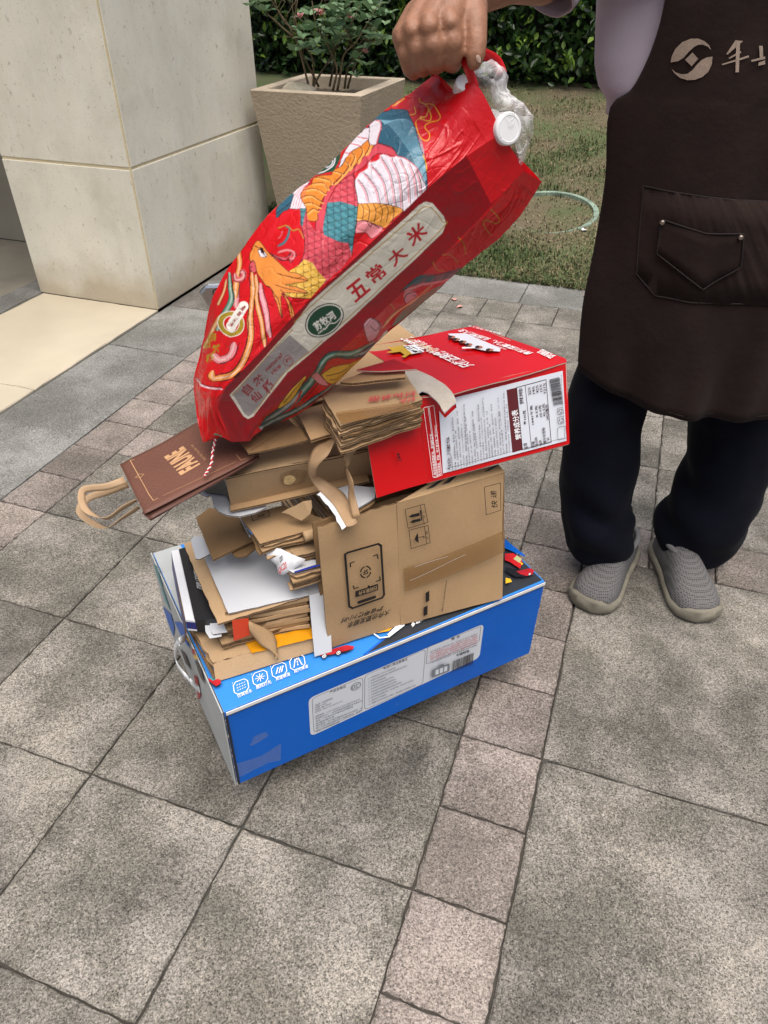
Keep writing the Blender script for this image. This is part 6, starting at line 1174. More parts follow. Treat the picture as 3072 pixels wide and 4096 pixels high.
# ---- courier carton standing at the front
sf = C('sf')
cour = empty('courier_carton', (sf[0] + sf[2]) / 2, 'brown courier carton with phone picture, arrows and umbrella marks at the front of the stack', 'carton', 'cartons in the stack')
bk = V((-.36, .93, 0)); 
mb = MB(); panel(mb, [sf[0], sf[1], sf[4], sf[5]], .004, 12, 18, .0035, 11, 51, rag={3: .02, 2: .006}); mb.build('left_panel', K, cour)
mb = MB(); panel(mb, [sf[1], sf[2], sf[3], sf[4]], .004, 14, 18, .003, 9, 52, rag={2: .004}); mb.build('right_panel', K, cour)
tr = C('sf_topR'); mb = MB(); panel(mb, tr, .004, 12, 4, .003, 14, 53); mb.build('top_return', K, cour)
tp = Print(panel_n(tr), .002)
for s in (.12, .30): tp.poly([bil(tr, s, .45), bil(tr, s + .09, .45), bil(tr, s + .09, .85), bil(tr, s, .85)], ink)
e = bil(tr, .86, .55); tp.poly(ring(e, (tr[1] - tr[0]) * .035, (tr[3] - tr[0]) * .25, 14), ink); tp.build(cour)
inner = [p + bk * .03 - V((0, 0, .012)) for p in sf]
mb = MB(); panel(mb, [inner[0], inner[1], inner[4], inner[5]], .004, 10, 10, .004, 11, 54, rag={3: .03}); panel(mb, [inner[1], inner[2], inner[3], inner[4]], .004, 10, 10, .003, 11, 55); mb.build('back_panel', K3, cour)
for q in ([sf[2], inner[2], inner[3], sf[3]],):
    mb = MB(); panel(mb, [q[0], q[1], q[2] + V((0, 0, .01)), q[3]], .003, 4, 10, .002, 9, 56); mb.build('side_panel', K3, cour)
nl = panel_n([sf[0], sf[1], sf[4], sf[5]]); nr_ = panel_n([sf[1], sf[2], sf[3], sf[4]])
p1 = Print(nl, .0034)
p1.line(C('phone'), .0042, ink, True)
c = C('sf_c'); ex, ey = c[1] - c[0], c[2] - c[0]
for a0, a1 in ((.2, 1.4), (1.75, 2.95), (3.3, 4.5), (4.9, 6.1)): p1.line(ring(c[0], ex, ey, 10, a0, a1), .0026, ink)
p1.text('SF', c[0] + ex * .52 + ey * .42, c[0] - ex * .52 + ey * .42, c[0] + ex * .52 - ey * .42, ink, .03)
for q in G['sf_cor']: p1.line(q, .0024, ink)
p1.poly(C('sf_btn'), ink); t = C('sf_btntx'); p1.text('扫码寄大件', t[0], t[1], t[2], m_kraft, .01)
p1.poly(C('sf_bar'), ink)
t = C('sf_t1'); p1.text('跨省最快7小时', *t, ink, .02); t = C('sf_t2'); p1.text('大件也要发顺丰', *t, ink, .02)
p1.build(cour)
p2 = Print(nr_, .0034)
for k in ('sf_up', 'sf_um', 'kd'): p2.line(C(k), .0011, ink, True)
p2.line(C('sf_upl'), .001, ink); p2.line(C('sf_uml'), .001, ink)
for k, s in (('sf_uptx', '向 上'), ('sf_umtx', '防 潮')): p2.text(s, *C(k), ink)
for q in G['arrows']: p2.poly(q, ink)
um = C('umb'); p2.poly(um, ink); p2.line(C('umbh'), .0014, ink)
for k in range(4):
    d = um[0] + (um[1] - um[0]) * (.1 + k * .25) + (um[0] - um[3]) * (.35 + .12 * (k % 2)); p2.poly(ring(d, (um[1] - um[0]) * .06, (um[3] - um[0]) * .07, 8), ink)
p2.text('快 递', *C('kdtx'), ink, .01); p2.text('规格尺寸:300x250x200mm', *C('sf_size'), ink, .02)
for q in G['sf_q']: p2.poly(q, ink)
p2.build(cour)
p3 = Print(nr_, .0045); tq = C('sf_tapeR'); p3.poly(tq, m_browntape); p3.build(cour, 'brown_tape')
tq = C('sf_tapeR')
m_glint = tint_tape('tape_crease', (.9, .9, .9), .5, .1)  # pale colour painted as glints along the tape's creases
p4 = Print(nr_, .0056)
for a, b, k in ((.05, .6, .5), (.1, .42, .8)):
    L = [lerp(lerp(tq[7], tq[4], s), lerp(tq[0], tq[3], s), k + .1 * math.sin(s * 5 + k * 9)) for s in np.linspace(a, b, 12)]; p4.line(L, .0008, m_glint)
p4.build(cour, 'tape_glint_lines')
# ---- red snack carton lying across the top
m_red = M('red_gloss_board', srgb(200, 6, 14), .32, .03, 5, .05, 50, spec=.5, coat=.15)
m_reddark = M('red_board_worn', srgb(196, 14, 22), .42, .08, 9)
RB = [m_red, m_greyboard]
rf, rt = C('rb_front'), C('rb_top')
snack = empty('snack_carton', (rf[0] + rf[1]) / 2, 'red snack carton with white nutrition panel and torn left corner, on the courier carton', 'carton')
mb = MB(); panel(mb, rf, .003, 16, 8, .002, 7, 61); mb.build('front_panel', RB, snack)
nf = panel_n(rf); ntp = panel_n([rt[0], rt[1], rt[2], rt[3]])
board('top_panel', [p for p in C('rb_top_torn')], .003, RB, snack, .0004, 62, warp=.0035)
dpt = (rt[2] - rt[1])
mb = MB(); panel(mb, [rf[1], rf[1] + dpt, rt[2], rf[2]], .003, 8, 6, .002, 7, 63); mb.build('end_panel', [m_reddark, m_greyboard], snack)
mb = MB(); panel(mb, [rf[1] + dpt, rf[0] + dpt, rt[3], rt[2]], .003, 8, 6, .002, 7, 64); mb.build('back_panel', [m_reddark, m_greyboard], snack)
board('bottom_panel', [rf[0] + nf * -.002, rf[1] + nf * -.002, rf[1] + dpt, rf[0] + dpt], .003, [m_greyboard, m_greyboard], snack, 0, 65)
fl = C('rb_flap'); fq = [fl[2], fl[0], fl[6], fl[4]]
mb = MB(); panel(mb, [fq[0], fq[1], fq[2], fq[3]], .0025, 12, 8, .004, 8, 66, curl=lambda s, t: nf * (.012 * (1 - s) ** 1.5)); mb.build('end_flap', RB, snack, bevel=.001)
o = board('torn_piece', [p + ntp * .006 for p in C('rb_grey')], .002, [m_greyboard, m_whitepaper], snack, .0012, 67, warp=.008)
pr = Print(nf, .0026)
pr.poly(C('rb_wtorn'), flat('label_white2', (212, 216, 224), .35))
m_maroon = flat('maroon_ink', (92, 34, 38), .4); mtx = flat('label_ink', (60, 40, 46), .5)
wq = C('rb_white'); pr.line([bil(wq, .03, .95), bil(wq, .985, .95), bil(wq, .985, .05), bil(wq, .03, .05)][1:], .0006, mtx)
pr.poly(C('rb_brown'), m_maroon); pr.text('营养成分表', *C('rb_bt'), white_ink, .02)
pr.line(C('rb_frame'), .0012, mtx, True); pr.line(C('rb_cols')[0] if False else G['rb_cols'][0], .0009, mtx)
for q, s in zip(G['rb_n'], ['项目', '每100克', '营养素 参考值%', '1843千焦', '8.5克', '25.0克', '45.5克', '2428毫克', '22%', '14%', '42%', '15%', '121%', '能量', '蛋白质', '脂肪', '碳水化合物', '钠']): pr.text(s, *q, mtx, .012, 1)
barcode(pr, G['rb_bar'], 46, 5, vertical=True); pr.text('6 930487 010008', *C('rb_bart'), mtx, 0, 1)
for q in G['rb_ic']: pr.line(rounded(q, .15), .0008, mtx, True)
for q in G['rb_ic'][:2]:
    c = sum((V(p) for p in q), V()) / 4; e1_, e2_ = (V(q[1]) - V(q[0])) * .3, (V(q[3]) - V(q[0])) * .3
    for k in range(3): pr.line(ring(c, e1_, e2_, 5, k * 2.1, k * 2.1 + 1.5), .0014, mtx)
q = C('rb_pn'); pr.text('产品名称：正宗麻辣辣条', *q, mtx, .012, 1)
LORE = ['辣味面制品配料：小麦粉、饮用水、非转基因菜籽油、辣椒、味精、食用盐、大豆蛋白', '白砂糖、鸡精调味料、香辛料、食品添加剂：单甘油脂肪酸酯、三氯蔗糖、食用香精', '产品种类：含油型面制品 大豆及其制品 产地：湖南省岳阳市平江县', '贮存条件：请置于阴凉干燥处，避免阳光直射。保质期：120天，生产日期见包装封口', '生产许可证编号：SC10743062610147 全国服务热线：400 0730 878 产品标准代号', '制造商：湖南省玉峰食品实业有限公司 地址：平江县高新技术产业园区', '开封后请及时食用，过敏原信息：含小麦、大豆']
for k, q in enumerate(G['rb_rows']): pr.text(LORE[k % 7][:14 + (k * 5) % 22], *q, mtx, .004, 1)
pr.text('使用非转基因菜籽油，非油炸工艺', *C('rb_w1'), white_ink, .01, 1); pr.text('不含因素素，奶甜，特丁基对苯二酚(TBHQ)', *C('rb_w2'), white_ink, .01, 1)
for q in G['rb_wl']: pr.line(q, .0008, white_ink, True)
pr.text('JM', *[p + nf * .004 for p in C('jm')], flat('dark_red_ink', (90, 10, 16), .5), .01)
pr.build(snack)
ptp = Print(ntp, .0034)
ptp.text('只做正宗麻辣 不做甜辣', *C('rt_big'), white_ink, .03); ptp.text('携手川菜掌门人，弘扬麻辣人生', *C('rt_r'), white_ink, .02); ptp.text('中国烹饪大师 川菜非遗传承人', *C('rt_r2'), white_ink, 0, 1)
ptp.text('精选食材 传统工艺', *C('rt_r3'), white_ink, 0, 1); ptp.text('调味面制品', *C('rt_e'), white_ink, .02)
ptp.poly(C('crown'), M('crown_gold', srgb(196, 158, 46), .35, .15, 40)); ptp.poly(C('crownw'), white_ink); ptp.text('麻辣王子', *C('crowntx'), ink, .03); ptp.text('正宗麻辣辣条', *C('crownt2'), flat('pale_cream', (236, 222, 190), .5), .02)
ptp.poly(C('chefs'), flat('chef_white', (214, 214, 222), .5))
for q in G['heads']:
    c = V(q[0]); ptp.poly(ring(c, V(q[1]) - c, V(q[2]) - c, 12), flat('head_skin', (170, 110, 84), .5)); ptp.poly(ring(c - (V(q[1]) - c) * .5, (V(q[1]) - c) * .6, V(q[2]) - c, 10), flat('head_hair', (40, 24, 22), .5))
for q in G['chefw']: ptp.poly(q, white_ink)
ptp.build(snack)

# ---- long brown carton and die-cut sheet under the paper bag
s5 = C('s5fr'); lc = empty('flattened_carton', (s5[0] + s5[1]) / 2, 'long brown folded carton with a peeled pale spot, under the brown paper bag', 'carton', 'cartons in the stack')
mb = MB(); panel(mb, s5, .004, 20, 6, .003, 8, 71); mb.build('front_panel', K2, lc)
t5 = C('s5top'); mb = MB(); panel(mb, [t5[0], t5[1], t5[2] + V((0, 0, .004)), t5[3]], .004, 16, 8, .004, 8, 72); mb.build('top_panel', K2, lc)
b5 = [p - V((0, 0, .066)) for p in t5]; mb = MB(); panel(mb, [b5[0], b5[1], b5[2], b5[3]], .004, 12, 6, .003, 8, 73); mb.build('bottom_panel', K, lc)
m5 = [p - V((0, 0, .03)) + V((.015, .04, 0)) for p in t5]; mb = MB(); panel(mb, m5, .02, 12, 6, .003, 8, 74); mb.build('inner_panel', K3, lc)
n5 = panel_n(s5); p5 = Print(n5, .003); c = bil(s5, .41, .55); ex, ey = (s5[1] - s5[0]).normalized() * .011, (s5[3] - s5[0]).normalized() * .011
def blob(c, ex, ey, seed, n=26, amp=.25): return [c + ex * math.cos(a) * (1 + amp * mnoise.noise((math.cos(a) * 1.5, math.sin(a) * 1.5, seed))) + ey * math.sin(a) * (1 + amp * mnoise.noise((math.cos(a) * 1.5, math.sin(a) * 1.5, seed))) for a in np.linspace(0, 2 * math.pi, n, endpoint=False)]
p5.poly(blob(c + ex * .8 + ey * .5, ex * 2.2, ey * 1.5, 3), M('peeled_board', (.27, .165, .08), .9, .3, 60)); p5.poly(blob(c, ex, ey, 5), M('peeled_pale', (.62, .45, .21), .9, .35, 200)); p5.build(lc, 'peeled_spot')
o = board('die_cut_carton', G['diecut'], .003, [m_whiteboard, m_edge], None, .0003, 75, warp=.005); tag(o, 'die-cut white carton with notched black corner under the long brown carton', 'carton', 'cartons in the stack')
o2 = board('black_inside', [p for p in G['diecut_blk']], .001, [m_blackcard, m_blackcard], o, 0, 76)
for k, (key, th_, mm, lab) in enumerate((('kb', .003, K3, 'folded brown kraft bag bottom under the rice sack tip'), ('t1', .006, K, 'plain brown carton panel sloping out from under the rice sack'))):
    o = board('folded_bag' if key == 'kb' else 'flattened_carton', G[key], th_, mm, None, .0006, 80 + k, warp=.006); tag(o, lab, 'paper bag' if key == 'kb' else 'carton', None if key == 'kb' else 'cartons in the stack')
fb_ = bpy.data.objects['folded_bag']; kq = C('kb'); pf2 = Print((0, 0, 1), .006); pf2.line([kq[0] + V((0, 0, .0)), lerp(kq[3], kq[2], .5)], .001, m_kraft3); pf2.line([lerp(kq[0], kq[1], .3), kq[4]], .0008, m_kraft3); pf2.build(fb_, 'creases')
t2 = C('t2top'); c2_ = empty('flattened_carton', t2[4], 'brown carton with faded red print between rice sack and red snack carton', 'carton', 'cartons in the stack')
board('top_panel', t2, .004, K2, c2_, .0006, 83)
for k in range(7):
    q = [p - V((0, 0, .0075 + .0066 * k)) + V((.007 * fnoise((k, 0, 0), 1.7), -.005 * fnoise((0, k, 0), 1.3), 0)) for p in t2]; board('layer', q, .0042, (K, K2, K3)[k % 3], c2_, .0022, 84 + k, warp=.004)
px = Print((0, 0, 1), .003); px.text('科护有据', *C('t2tx'), red_ink, .01); px.text('科学', *C('t2tx2'), red_ink, .01); px.build(c2_)
ptt = Print((0, 0, 1), .0034); ptt.poly(C('t2tape'), m_browntape); ptt.build(c2_, 'brown_tape')
o = board('flattened_carton', G['t3'], .006, K, None, .0006, 90); tag(o, 'narrow brown carton edge tucked under the red snack carton and rice sack', 'carton', 'cartons in the stack')
o = board('flattened_carton', G['t4'], .003, [m_reddark, m_greyboard], None, .0004, 91); tag(o, 'red carton flap behind the torn corner of the red snack carton', 'carton', 'cartons in the stack')

# ---- the middle of the pile, seen only in the gaps
def pile(name, z0, z1, quad, mats, label, seed):
    n = max(2, int((z1 - z0) / .014)); e = empty(name, (quad[0] + quad[2]) / 2 * 1.0 + V((0, 0, z0 - (quad[0].z + quad[2].z) / 2)), label, 'carton', 'cartons in the stack')
    r = random.Random(seed); c = (quad[0] + quad[1] + quad[2] + quad[3]) / 4
    for k in range(n):
        z = z0 + (z1 - z0) * (k + 1) / n; j = V((r.uniform(-.006, .006), r.uniform(-.006, .006), 0)); s = r.uniform(.94, 1.0)
        q = [V((c.x + (p.x - c.x) * s, c.y + (p.y - c.y) * s, z)) + j for p in quad]
        mb = MB(); panel(mb, q, (z1 - z0) / n * .8, 6, 6, .002, 8, seed + k); mb.build('sheet', mats[k % len(mats)], e)
def Bq(s0, s1, t0, t1): return [V((B(s, t, 1).x, B(s, t, 1).y, 0)) for s, t in ((s0, t0), (s1, t0), (s1, t1), (s0, t1))]
pile('flattened_carton', .355, .575, Bq(.40, .86, .34, .9), [K, K2, K3], 'bundle of flattened cartons in the middle of the stack behind the courier carton', 101)
pile('flattened_carton', .60, .745, Bq(.40, .84, .50, .96), [K2, K], 'upper bundle of flattened cartons under the rice sack, behind the red snack carton', 131)

# ---------------------------------------------------------------- brown paper carrier bag
m_brownbag = M('brown_print_paper', srgb(104, 68, 55), .55, .10, 8, .12, 90, spec=.35)
m_kraftpaper = M('kraft_paper', (.42, .285, .165), .7, .08, 20, .1, 150)
m_tan = flat('tan_ink', (188, 146, 106), .55); m_bagdark = M('brown_print_dark', srgb(86, 54, 44), .5); m_baglite = M('brown_print_lite', srgb(122, 85, 70), .5)
pbq = C('pbq'); pbag = empty('paper_bag', (pbq[0] + pbq[1] + pbq[2] + pbq[3]) / 4 - V((0, 0, .02)), 'flat brown printed paper carrier bag with kraft handles, hanging over the left edge', 'paper bag')
npb = panel_n(pbq); npb = npb if npb.z > 0 else -npb
sag = lambda s, t: V((0, 0, -.004 * math.sin(s * 9 + t * 3) - .010 * (1 - t) ** 2))
mb = MB(); panel(mb, pbq if panel_n(pbq).z > 0 else pbq[::-1], .0008, 14, 20, .0065, 9, 111); mb.build('front_sheet', [m_brownbag, m_brownbag], pbag, smooth=True)
lowq = [p + V((.008, -.004, -.009)) for p in pbq[:2]] + [p + V((0, 0, -.007)) for p in pbq[2:]]
mb = MB(); panel(mb, lowq if panel_n(lowq).z > 0 else lowq[::-1], .0008, 14, 20, .006, 9, 112); mb.build('back_sheet', [m_bagdark, m_bagdark], pbag, smooth=True)
mb = MB(); panel(mb, [lowq[1], lowq[2], lerp(pbq[2], lowq[2], .5) + V((-.012, .012, 0)), lerp(pbq[1], lowq[1], .5) + V((-.012, .012, 0))], .001, 10, 3, .002, 10, 113); mb.build('gusset', [m_bagdark, m_bagdark], pbag)
pb_b = BVHTree.FromObject(bpy.data.objects['front_sheet'], bpy.context.evaluated_depsgraph_get()); pb_l = world_loc(bpy.data.objects['front_sheet'])
def on_bag(p):
    h = pb_b.ray_cast(p - pb_l + npb * .05, -npb); return h[0] + pb_l if h[0] else p
pb = Print(npb, .0008, .00008, warp=on_bag)
exu, eyu = (pbq[1] - pbq[0]), (pbq[3] - pbq[0])
for i in range(9):
    for j in range(13):
        c = pbq[0] + exu * ((i + .5 + .5 * (j % 2)) / 9.6) + eyu * ((j + .5) / 13)
        if i == 8 and j % 2: continue
        a, b = exu / 22, eyu / 24
        pb.line([c - a, c - b, c + a, c + b], .0007, m_baglite, True); pb.h -= pb.step
pb.h += pb.step
pb.text('FAUNE', *C('pb_tx'), m_tan, .05); pb.text('SELECTED TEA AND CAKE', *C('pb_tx2'), m_tan, 0, 1)
pb.line(C('pb_orn'), .0012, m_tan); pb.line(C('pb_orn2'), .001, m_tan, True); pb.line(C('pb_orn3'), .0006, m_tan); pb.line(C('pb_orn4'), .0012, m_tan)
pb.build(pbag)
def ribbon(name, pts, w, mat, parent, n=30, twist=None, th=.0006, seed=0):
    P = [V(p) for p in catmull(pts, n)]; rows = []
    for i, p in enumerate(P):
        t = (P[min(i + 1, n - 1)] - P[max(i - 1, 0)]).normalized(); up = V((0, 0, 1)); side = t.cross(up).normalized(); up2 = side.cross(t)
        a = twist(i / (n - 1)) if twist else 0
        d = side * math.cos(a) + up2 * math.sin(a)
        ww = w * (1 + .08 * fnoise(p, 40, seed)); rows.append([p - d * ww / 2, p - d * ww / 6 + up2 * .0006, p + d * ww / 6 - up2 * .0006, p + d * ww / 2])
    return MB().grid(rows).build(name, mat, parent, smooth=True, solid=th)
ribbon('handle', G['h1'], .0115, m_kraftpaper, pbag, twist=lambda s: .75 + .5 * math.sin(s * 9))
ribbon('handle', G['h2'], .0115, m_kraftpaper, pbag, twist=lambda s: .55 + .6 * math.sin(s * 7 + 1), seed=2)

# ---------------------------------------------------------------- torn kraft tape strips
m_strip = M('kraft_tape', (.36, .225, .115), .6, .15, 30, .2, 150)
sa, sb_ = catmull(G['strip'], 34), catmull(G['strip_w'], 34); rows = []
for i in range(34): rows.append([lerp(sa[i], sb_[i], k / 5) + V((0, -.003 * math.sin(math.pi * k / 5), .002 * fnoise((i * .3, k * .5, 1), 1))) for k in range(6)])
o = MB().grid(rows).build('torn_tape_strip', M('kraft_tape_worn', (.38, .245, .135), .65, .22, 22, .25, 150), None, smooth=True, solid=.0008); tag(o, 'wide torn kraft tape strip curling down in front of the long carton', 'tape strip')
mb = MB(); ew = [V(p) for p in sa[-12:]]; rows = [[p, p + V((-.006, -.004, -.003)) * (1 + .5 * fnoise((i * 1.3, 0, 0), 1))] for i, p in enumerate(ew)]
mb.grid(rows).build('paper_tear', m_whitepaper, o)
o = ribbon('torn_tape_strip', G['strip2'], .014, m_strip, None, twist=lambda s: .3 + 2.6 * s, seed=4); tag(o, 'narrow twisted kraft tape strip hanging left of the red flap', 'tape strip')
hg = C('hang'); o = board('torn_carton_scrap', hg, .0015, [m_kraft2, m_edge], None, .003, 121, warp=.012); tag(o, 'pointed scrap of torn brown carton with tape, hanging under the long carton', 'carton scrap')

# ================================================================ rice sack
INK = {'R': (206, 14, 24), 'R2': (214, 22, 32), 'D': (150, 12, 26), 'K': (44, 16, 20), 'T': (46, 92, 112), 'TL': (120, 168, 186), 'P': (206, 72, 84), 'W': (226, 216, 222),
       'PK': (224, 160, 168), 'PK2': (222, 132, 138), 'PD': (206, 84, 92), 'PW': (230, 190, 196), 'O': (222, 130, 44), 'O2': (224, 150, 60), 'O3': (238, 164, 84), 'G': (18, 70, 48),
       'S1': (196, 58, 72), 'S2': (214, 92, 100), 'T1': (52, 112, 122), 'T2': (84, 146, 154), 'Y1': (226, 172, 56), 'Y2': (232, 190, 96), 'H': (228, 140, 62), 'OR': (228, 146, 70),
       'OR2': (220, 150, 80), 'TE': (84, 140, 118), 'TE2': (56, 96, 100), 'Y3': (168, 138, 34), 'W2': (240, 236, 224), 'DR': (150, 20, 28), 'Y4': (236, 172, 40), 'Y5': (180, 138, 50),
       'W3': (228, 222, 204), 'SV': (160, 152, 150), 'CR': (196, 20, 40), 'MR': (150, 44, 54), 'CRR': (200, 20, 34), 'GT': (120, 130, 110), 'GW': (186, 172, 184)}
def raster(W_, H_, S):
    """Draw ART onto a W_ x H_ sheet at S samples per unit."""
    im = np.empty((H_ * S, W_ * S, 3), np.float32); im[:] = srgb(*INK['R'])
    def fill(pts, col, img=im, m=None):
        P = np.array(pts, float) * S
        x0, y0 = np.maximum(np.floor(P.min(0)).astype(int), 0); x1 = min(int(P[:, 0].max()) + 2, W_ * S); y1 = min(int(P[:, 1].max()) + 2, H_ * S)
        if x1 <= x0 or y1 <= y0: return None
        X, Y = np.meshgrid(np.arange(x0, x1) + .5, np.arange(y0, y1) + .5)
        ins = np.zeros(X.shape, bool); n = len(P)
        for i in range(n):
            (ax, ay_), (bx_, by_) = P[i], P[(i + 1) % n]
            if ay_ == by_: continue
            c = ((ay_ > Y) != (by_ > Y)) & (X < (bx_ - ax) * (Y - ay_) / (by_ - ay_) + ax); ins ^= c
        if col is not None: im[y0:y1, x0:x1][ins] = col
        return (x0, y0, x1, y1, ins)
    def stroke(pts, w, col):
        P = catmull(pts, max(12, len(pts) * 8)); n = len(P)
        T = np.gradient(P, axis=0); T /= np.maximum(np.linalg.norm(T, axis=1, keepdims=True), 1e-6); N = np.stack([-T[:, 1], T[:, 0]], 1)
        taper = np.minimum(1, np.minimum(np.linspace(0, 8, n), np.linspace(8, 0, n)) + .35)[:, None] if w > 3 else 1
        A, B_ = P + N * w / 2 * taper, P - N * w / 2 * taper
        for i in range(n - 1): fill([A[i], A[i + 1], B_[i + 1], B_[i]], col)
    def stroke_closed(q, w):
        P = np.array(list(q) + [q[0]]); T = np.gradient(P, axis=0); T /= np.maximum(np.linalg.norm(T, axis=1, keepdims=True), 1e-6); N = np.stack([-T[:, 1], T[:, 0]], 1) * w / 2
        for i in range(len(P) - 1): fill([P[i] + N[i], P[i + 1] + N[i + 1], P[i + 1] - N[i + 1], P[i] - N[i]], srgb(*INK['K']))
    r = random.Random(4)
    for a in ART:
        k = a[0]; col = srgb(*INK[a[1]]) if isinstance(a[1], str) else None
        if k == 'p':
            q = a[2]
            if a[1] not in ('D', 'R2', 'W3', 'SV', 'G', 'K') and len(q) > 3:
                q = catmull(list(q) + [q[0]], len(q) * 5)[:-1]; fill(q, col)
                if a[1] not in ('GT',): stroke_closed(q, 1.25)
            else: fill(q, col)
        elif k == 'l':
            w = a[2] if a[2] > 1.6 else (1.5 if a[1] == 'K' else 1.0)
            if w > 4.5 and a[1] not in ('W2', 'PK', 'PD'): stroke(a[3], w + 2.2, srgb(*INK['K']))
            stroke(a[3], w, col)
            if w > 4.5 and a[1] != 'W2': stroke(a[3], w * .34, tuple(c * .6 + .4 * q for c, q in zip(col, (.85, .78, .68))))
        elif k == 'c': fill([(a[2][0] + a[3] * math.cos(t), a[2][1] + a[4] * math.sin(t)) for t in np.linspace(0, 2 * math.pi, 32, endpoint=False)], col)
        elif k == 't':
            vs, tr = glyphs(a[2], .028, 3); lo, hi = vs.min(0), vs.max(0); w = (vs - lo) / np.maximum(hi - lo, 1e-6)
            p0, p1, p2 = (np.array(p) for p in a[3]); Q = p0 + w[:, :1] * (p1 - p0) + w[:, 1:] * (p2 - p0)
            for t in tr: fill(Q[list(t)], col)
        elif k == 's':
            m = fill(a[4], srgb(*INK[a[1][0]])); 
            if m is None: continue
            x0, y0, x1, y1, ins = m; sub = im[y0:y1, x0:x1]; keep = sub.copy()
            size = a[2]; an = math.radians(a[3]); X, Y = np.meshgrid((np.arange(x0, x1) + .5) / S, (np.arange(y0, y1) + .5) / S)
            U = (X * math.cos(an) - Y * math.sin(an)) / size; Vv = (X * math.sin(an) + Y * math.cos(an)) / size
            c1_, c2_, kk = (np.array(srgb(*INK[q])) for q in (a[1][0], a[1][1], 'K'))
            row = np.floor(Vv * 1.5); off = (row % 2) * .5; fu = (U + off) % 1 - .5; fv = (Vv * 1.5) % 1
            tip = np.clip(np.abs(fu) * 2, 0, 1) ** 1.6
            d = fv - (1 - tip) * .95
            shade = np.clip(.15 + .85 * (1 - fv), 0, 1)[..., None] * np.clip(1.25 - tip, 0, 1)[..., None]
            colr = c1_ * (1 - shade) + c2_ * shade
            line = (np.abs(d) < .055)[..., None]
            sub[:] = np.where(ins[..., None], np.where(line, kk, colr), keep)
    return im
SHEET = raster(790, 880, 2)
for ax_ in (0, 1): SHEET = (np.roll(SHEET, 1, ax_) + 2 * SHEET + np.roll(SHEET, -1, ax_)) / 4
# silver window of the label: a woven mesh
CT = np.array(G['sack']); CU = np.array(G['sack_uv'])
NT = 720
Lc = np.stack([catmull(CT[:, i], NT) for i in range(8)], 1); Lu = np.stack([catmull(CU[:, i], NT) for i in range(6)], 1)
def cross(row, u):
    f = catmull(row[:4], 190); fu = catmull(u[:4], 190)
    gt = np.linspace(0, 1, 96)[1:, None]; bt = np.linspace(0, 1, 72)[1:, None]
    g_ = row[3] * (1 - gt) + row[4] * gt; gu = u[3] * (1 - gt) + u[4] * gt
    b_ = row[4] * (1 - bt) + row[5] * bt; bu = u[4] * (1 - bt) + u[5] * bt
    hid = catmull([row[5], row[6], row[7], row[0]], 26)[1:-1]
    return np.vstack([f, g_, b_, hid]), np.vstack([fu, gu, bu])
PV, PU_ = zip(*[cross(Lc[i], Lu[i]) for i in range(NT)]); PV = np.array(PV); PU_ = np.array(PU_)
nv = PU_.shape[1]; ncol = PV.shape[1]
# normals for the creases
dT = np.gradient(PV, axis=0); dS = (np.roll(PV, -1, 1) - np.roll(PV, 1, 1)); N_ = np.cross(dT, dS); N_ /= np.maximum(np.linalg.norm(N_, axis=2, keepdims=True), 1e-9)
cen = PV.mean(1, keepdims=True); N_ *= np.sign(((PV - cen) * N_).sum(2).mean())
rg = np.random.default_rng(5); tt = np.linspace(0, 1, NT)[:, None]; ss = np.linspace(0, 1, ncol)[None]
def wob(n, kt, ks, p=1.0):
    h = np.zeros((NT, ncol))
    for _ in range(n):
        a, b, ph = rg.normal() * kt, round(rg.normal() * ks), rg.uniform(0, 6.28); h += np.sin(2 * np.pi * (a * tt + b * ss) + ph)
    h /= math.sqrt(n); return np.sign(h) * np.abs(h) ** p
mesh_amt = np.clip(1 - tt * 1.2, .45, 1)
disp = .0022 * wob(10, 3, 4) + .0006 * wob(14, 10, 9) + .0010 * (np.exp(-(wob(10, 7, 6) / .16) ** 2)) * (.35 + .9 * (tt > .7)) - .0006 * np.exp(-(wob(10, 12, 8) / .14) ** 2)
disp += .0035 * np.exp(-((tt - .86 + .04 * np.sin(ss * 40)) / .012) ** 2) * (ss < .5) * .5 - .004 * np.exp(-((tt - .05) / .03) ** 2) * np.sin(ss * 60)
sgus = np.where((ss > 190 / ncol) & (ss < 285 / ncol), .55, 1.0)
PV = PV + N_ * (disp * sgus * np.sin(np.pi * np.clip(tt * 1.02 + .03, 0, 1)) ** .3)[..., None]
# colour of every point of the weave from the printed sheet
def sample(uv):
    x = np.clip(uv[..., 0] * 2, 0, SHEET.shape[1] - 2.01); y = np.clip(uv[..., 1] * 2, 0, SHEET.shape[0] - 2.01)
    i, j = x.astype(int), y.astype(int); fx, fy = (x - i)[..., None], (y - j)[..., None]
    return (SHEET[j, i] * (1 - fx) + SHEET[j, i + 1] * fx) * (1 - fy) + (SHEET[j + 1, i] * (1 - fx) + SHEET[j + 1, i + 1] * fx) * fy
colr = np.empty((NT, ncol, 4), np.float32); colr[..., :3] = srgb(*INK['R']); colr[..., 3] = 1; colr[:, :nv, :3] = sample(PU_); colr[..., :3] *= .94
me = bpy.data.meshes.new('weave'); idx = np.arange(NT * ncol).reshape(NT, ncol); a_ = idx[:-1]; b_ = idx[1:]
F4 = np.stack([a_, np.roll(a_, -1, 1), np.roll(b_, -1, 1), b_], 2).reshape(-1, 4)[:, ::-1]
sack_o = PV[0].mean(0); sack_o[2] = PV[..., 2].min()
sack = empty('rice_sack', tuple(sack_o), 'bulging red woven rice sack with phoenix print, lifted by its handle above the cartons', 'sack')
me.vertices.add(NT * ncol); me.vertices.foreach_set('co', (PV - sack_o).astype(np.float32).ravel())
